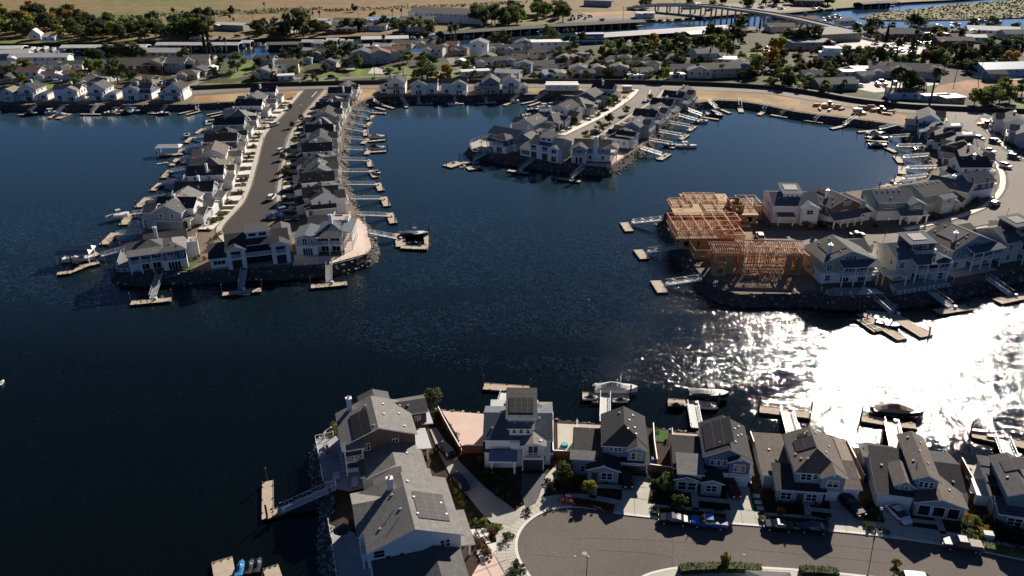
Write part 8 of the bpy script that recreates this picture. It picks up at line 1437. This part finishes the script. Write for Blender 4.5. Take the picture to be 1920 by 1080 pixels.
def tbl(x, y, ang, w_, d, lb, chairs=True):
    t = thing('patio_table', lb, 'table', P(x, y, LZ + .1), R(ang)); b = MB(); b.box(-w_ / 2, w_ / 2, -d / 2, d / 2, .68, .75, mat('pale table top', (.5, .5, .5), .6)); b.build('tabletop', t)
    for sx in (-1, 1):
        for sy in (-1, 1): b = MB(); b.box(sx * (w_ / 2 - .1) - .04, sx * (w_ / 2 - .1) + .04, sy * (d / 2 - .1) - .04, sy * (d / 2 - .1) + .04, 0, .68, BLK); b.build('leg', t)
tbl(631, 898, 100, 1.9, 1.1, 'pale oblong table on the brown house terrace near its railing'); tbl(666, 909, 98, 2.4, 1.1, 'pale long dining table nearer the house on the brown house terrace')
t = thing('hot_tub', 'square white-rimmed spa with blue water under the balcony', 'hot tub', P(664, 878, LZ + .1), R(12)); b = MB(); b.box(-1.1, 1.1, -1, 1, 0, .8, WH); b.build('shell', t); b = MB(); b.poly([(-.9, -.8, .82), (.9, -.8, .82), (.9, .8, .82), (-.9, .8, .82)], mat('spa water', (.02, .10, .16), .1)); b.build('water_surface', t)
for i, (x, y) in enumerate([(612, 838), (614, 846), (616, 854)]):
    t = thing('lounge_chair', 'dark lounge seat on the brown house terrace, %s from the rubble bank' % ordn(i + 1), 'lounge chair', P(x, y, LZ + .1), R(100), 'lounge seats on the terrace'); b = MB(); b.box(-.5, .5, -.4, .4, .2, .45, mat('lounge cushion', (.25, .25, .26), .9)); b.build('seat', t); b = MB(); b.box(-.5, .5, .3, .45, .45, .9, mat('lounge cushion', (0, 0, 0))); b.build('backrest', t)
t = thing('patio_umbrella', 'curved dark patio umbrella on the white house terrace', 'umbrella', P(643, 1012, LZ + .1)); b = MB(); b.cyl(0, 0, 0, 2.2, .04, .04, BLK); b.build('pole', t); b = MB(); b.slab([(1.4 * math.cos(k * .785), 1.4 * math.sin(k * .785), 2.1) for k in range(8)] + [(0, 0, 2.6)], [(k, (k + 1) % 8, 8) for k in range(8)], .04, TARPD, TARPD); b.build('canopy', t)
for x, y, lb, m in [(1034, 860, 'blue wheeled bin behind the white three-level house', BLUH), (1209, 892, 'black wheeled bin beside the dark garage of the blue-grey house', BLK), (1404, 912, 'black wheeled bin by the white garage of the navy house', BLK), (1647, 946, 'black wheeled bin by the pale blue house garage', BLK), (1224, 868, 'blue wheeled bin between the blue-grey and navy houses', BLUH)]:
    t = thing('wheeled_bin', lb, 'bin', P(x, y, LZ + .12), R(-8)); b = MB(); b.hexa([(-.25, -.3, .05), (.25, -.3, .05), (.25, .25, .05), (-.25, .25, .05)], [(-.3, -.38, 1), (.3, -.38, 1), (.3, .3, 1), (-.3, .3, 1)], m); b.build('body', t); b = MB(); b.box(-.32, .32, -.4, .34, 1, 1.07, m); b.build('lid', t)
for x, y, lb in [(1058, 836, 'teal inflatable beside the backyard furniture'),]:
    b = MB(); b.cyl(0, 0, 0, .5, .7, .6, TEALP, 12); tag(b.build('inflatable', None, P(x, y, LZ + .15)), lb, 'inflatable')
t = thing('garden_shed', 'white corrugated lean-to shed in the side yard at the right', 'shed', P(1834, 935, LZ), R(-14)); b = MB(); b.box(-1, 1, -1.8, 1.8, 0, 2.0, SI['white']); b.build('wall', t); b = MB(); b.slab([(-1.2, -2, 2.2), (1.2, -2, 2.2), (1.2, 2, 2.5), (-1.2, 2, 2.5)], [(0, 1, 2, 3)], .1, SH['seam'], WH); b.build('roof', t)
b, _ = hull_mesh(3.2, .8, .3, .5); o = b.build('upturned_kayak', None, P(1825, 905, LZ + .2)); o.rotation_euler = (0, 0, .35); tag(o, 'white kayak lying on the tan side yard at the right', 'kayak')
t = thing('utility_cabinet', 'pale utility cabinet beside the yellow-green shrubs at the right', 'cabinet', P(1851, 1010, LZ + .1), R(-12)); b = MB(); b.box(-.7, .7, -.5, .5, 0, 1.1, CONCW); b.build('body', t); b = MB(); b.box(-.75, .75, -.55, .55, 1.1, 1.18, CONCW); b.build('lid', t)
# ---------------------------------------------------------------- rubble of the banks
rr = random.Random(9); RM = [mat('rock grey', (.19, .185, .175), .9, var=.3, vscale=1.5), mat('rock dark', (.085, .08, .078), .9, var=.3, vscale=1.5), mat('rock pale', (.36, .345, .32), .9, var=.2, vscale=1.5)]
for p, run, dens in ROCKS:
    mb = MB(); km = [mb.mi(m) for m in RM]; out = offset_path(p, -run)
    for i in range(len(p) - 1):
        a, c = p[i], p[i + 1]; L = (c - a).length; dist = a.length
        if dist > 520: continue
        x_, y_ = px_of((a.x, a.y, LZ))
        if not (-60 < x_ < 1990 and y_ < 1150): continue
        near = dist < 130; sz = .34 if near else .5
        for _ in range(int(L * run * (3.6 if near else 1.7) * dens + .5)):
            t, s_ = rr.random(), rr.uniform(-.05, 1.25); q = a.lerp(c, t).lerp(out[i].lerp(out[i + 1], t), s_); z = max(-.2, LZ * (1 - s_) + .05); r = sz * rr.uniform(.5, 1.25); j = len(mb.v); th = rr.uniform(0, 3); ct, st = math.cos(th), math.sin(th)
            for dz in (-1, 1):
                for dx, dy in ((-1, -1), (1, -1), (1, 1), (-1, 1)):
                    X = dx * r * rr.uniform(.35, .75); Y = dy * r * rr.uniform(.35, .75); mb.v.append((q.x + X * ct - Y * st, q.y + X * st + Y * ct, z + dz * r * rr.uniform(.25, .5)))
            k = km[0 if (u_ := rr.random()) < .5 else 1 if u_ < (.66 if near else .9) else 2]  # more pale rocks near, more dark far: sunlit speckle and shade put into colour
            for f in ((0, 3, 2, 1), (4, 5, 6, 7), (0, 1, 5, 4), (1, 2, 6, 5), (2, 3, 7, 6), (3, 0, 4, 7)): mb.f.append(tuple(j + v for v in f)); mb.m.append(k)
    o = mb.build('rubble')
    if o: o['kind'] = 'stuff'
print('OBJECTS', len(bpy.data.objects))


# ---------------------------------------------------------------- past 300 trees: the smallest-looking ones become one far wood
import numpy as np
TT = [o for o in bpy.data.objects if o.parent is None and o.name.startswith('leafy_tree')]
bpy.context.view_layer.update()
TT.sort(key=lambda o: -o.scale.z * 10 / o.location.length)
if len(TT) > 295:
    V = []; F = []; MI = []; mats = []; nv = 0
    LODM = {}; DEL = set(TT[295:])
    for o in TT[295:]:
        M = Matrix.LocRotScale(o.location, o.rotation_euler, o.scale); A = np.array(M.to_3x3()); T = np.array(M.to_translation())
        for ch in list(o.children):
            me = ch.data
            if len(me.polygons) > 1000:      # a coarser crown for the far wood
                k0 = me.name
                if k0 not in LODM: LODM[k0] = crown_mesh(len(LODM) + 50, 10, 9.5, 1.0, 380, me.materials[0], .2, 15)[0]
                me = LODM[k0]
            v = np.empty(len(me.vertices) * 3, dtype=np.float32); me.vertices.foreach_get('co', v); V.append(v.reshape(-1, 3) @ A.T + T)
            m = me.materials[0]; mats.append(m) if m not in mats else None; k = mats.index(m)
            for p in me.polygons: F.append([i + nv for i in p.vertices]); MI.append(k)
            nv += len(me.vertices); bpy.data.objects.remove(ch)
    TR = {z: [(o, l) for o, l in L if o not in DEL] for z, L in TR.items()}
    me = bpy.data.meshes.new('far_wood'); me.from_pydata(np.concatenate(V).tolist(), [], F)
    for m in mats: me.materials.append(m)
    me.polygons.foreach_set('material_index', MI); me.update(); link('far_wood', me)['kind'] = 'stuff'
    for o in TT[295:]: bpy.data.objects.remove(o)
for zn, L in TR.items(): rank(L, zn)
for o in bpy.data.objects:
    if o.parent is None and 'label' in o and len(o['label'].split()) > 16: print('LONG', o.name, o['label'])
print('OBJECTS', len(bpy.data.objects))
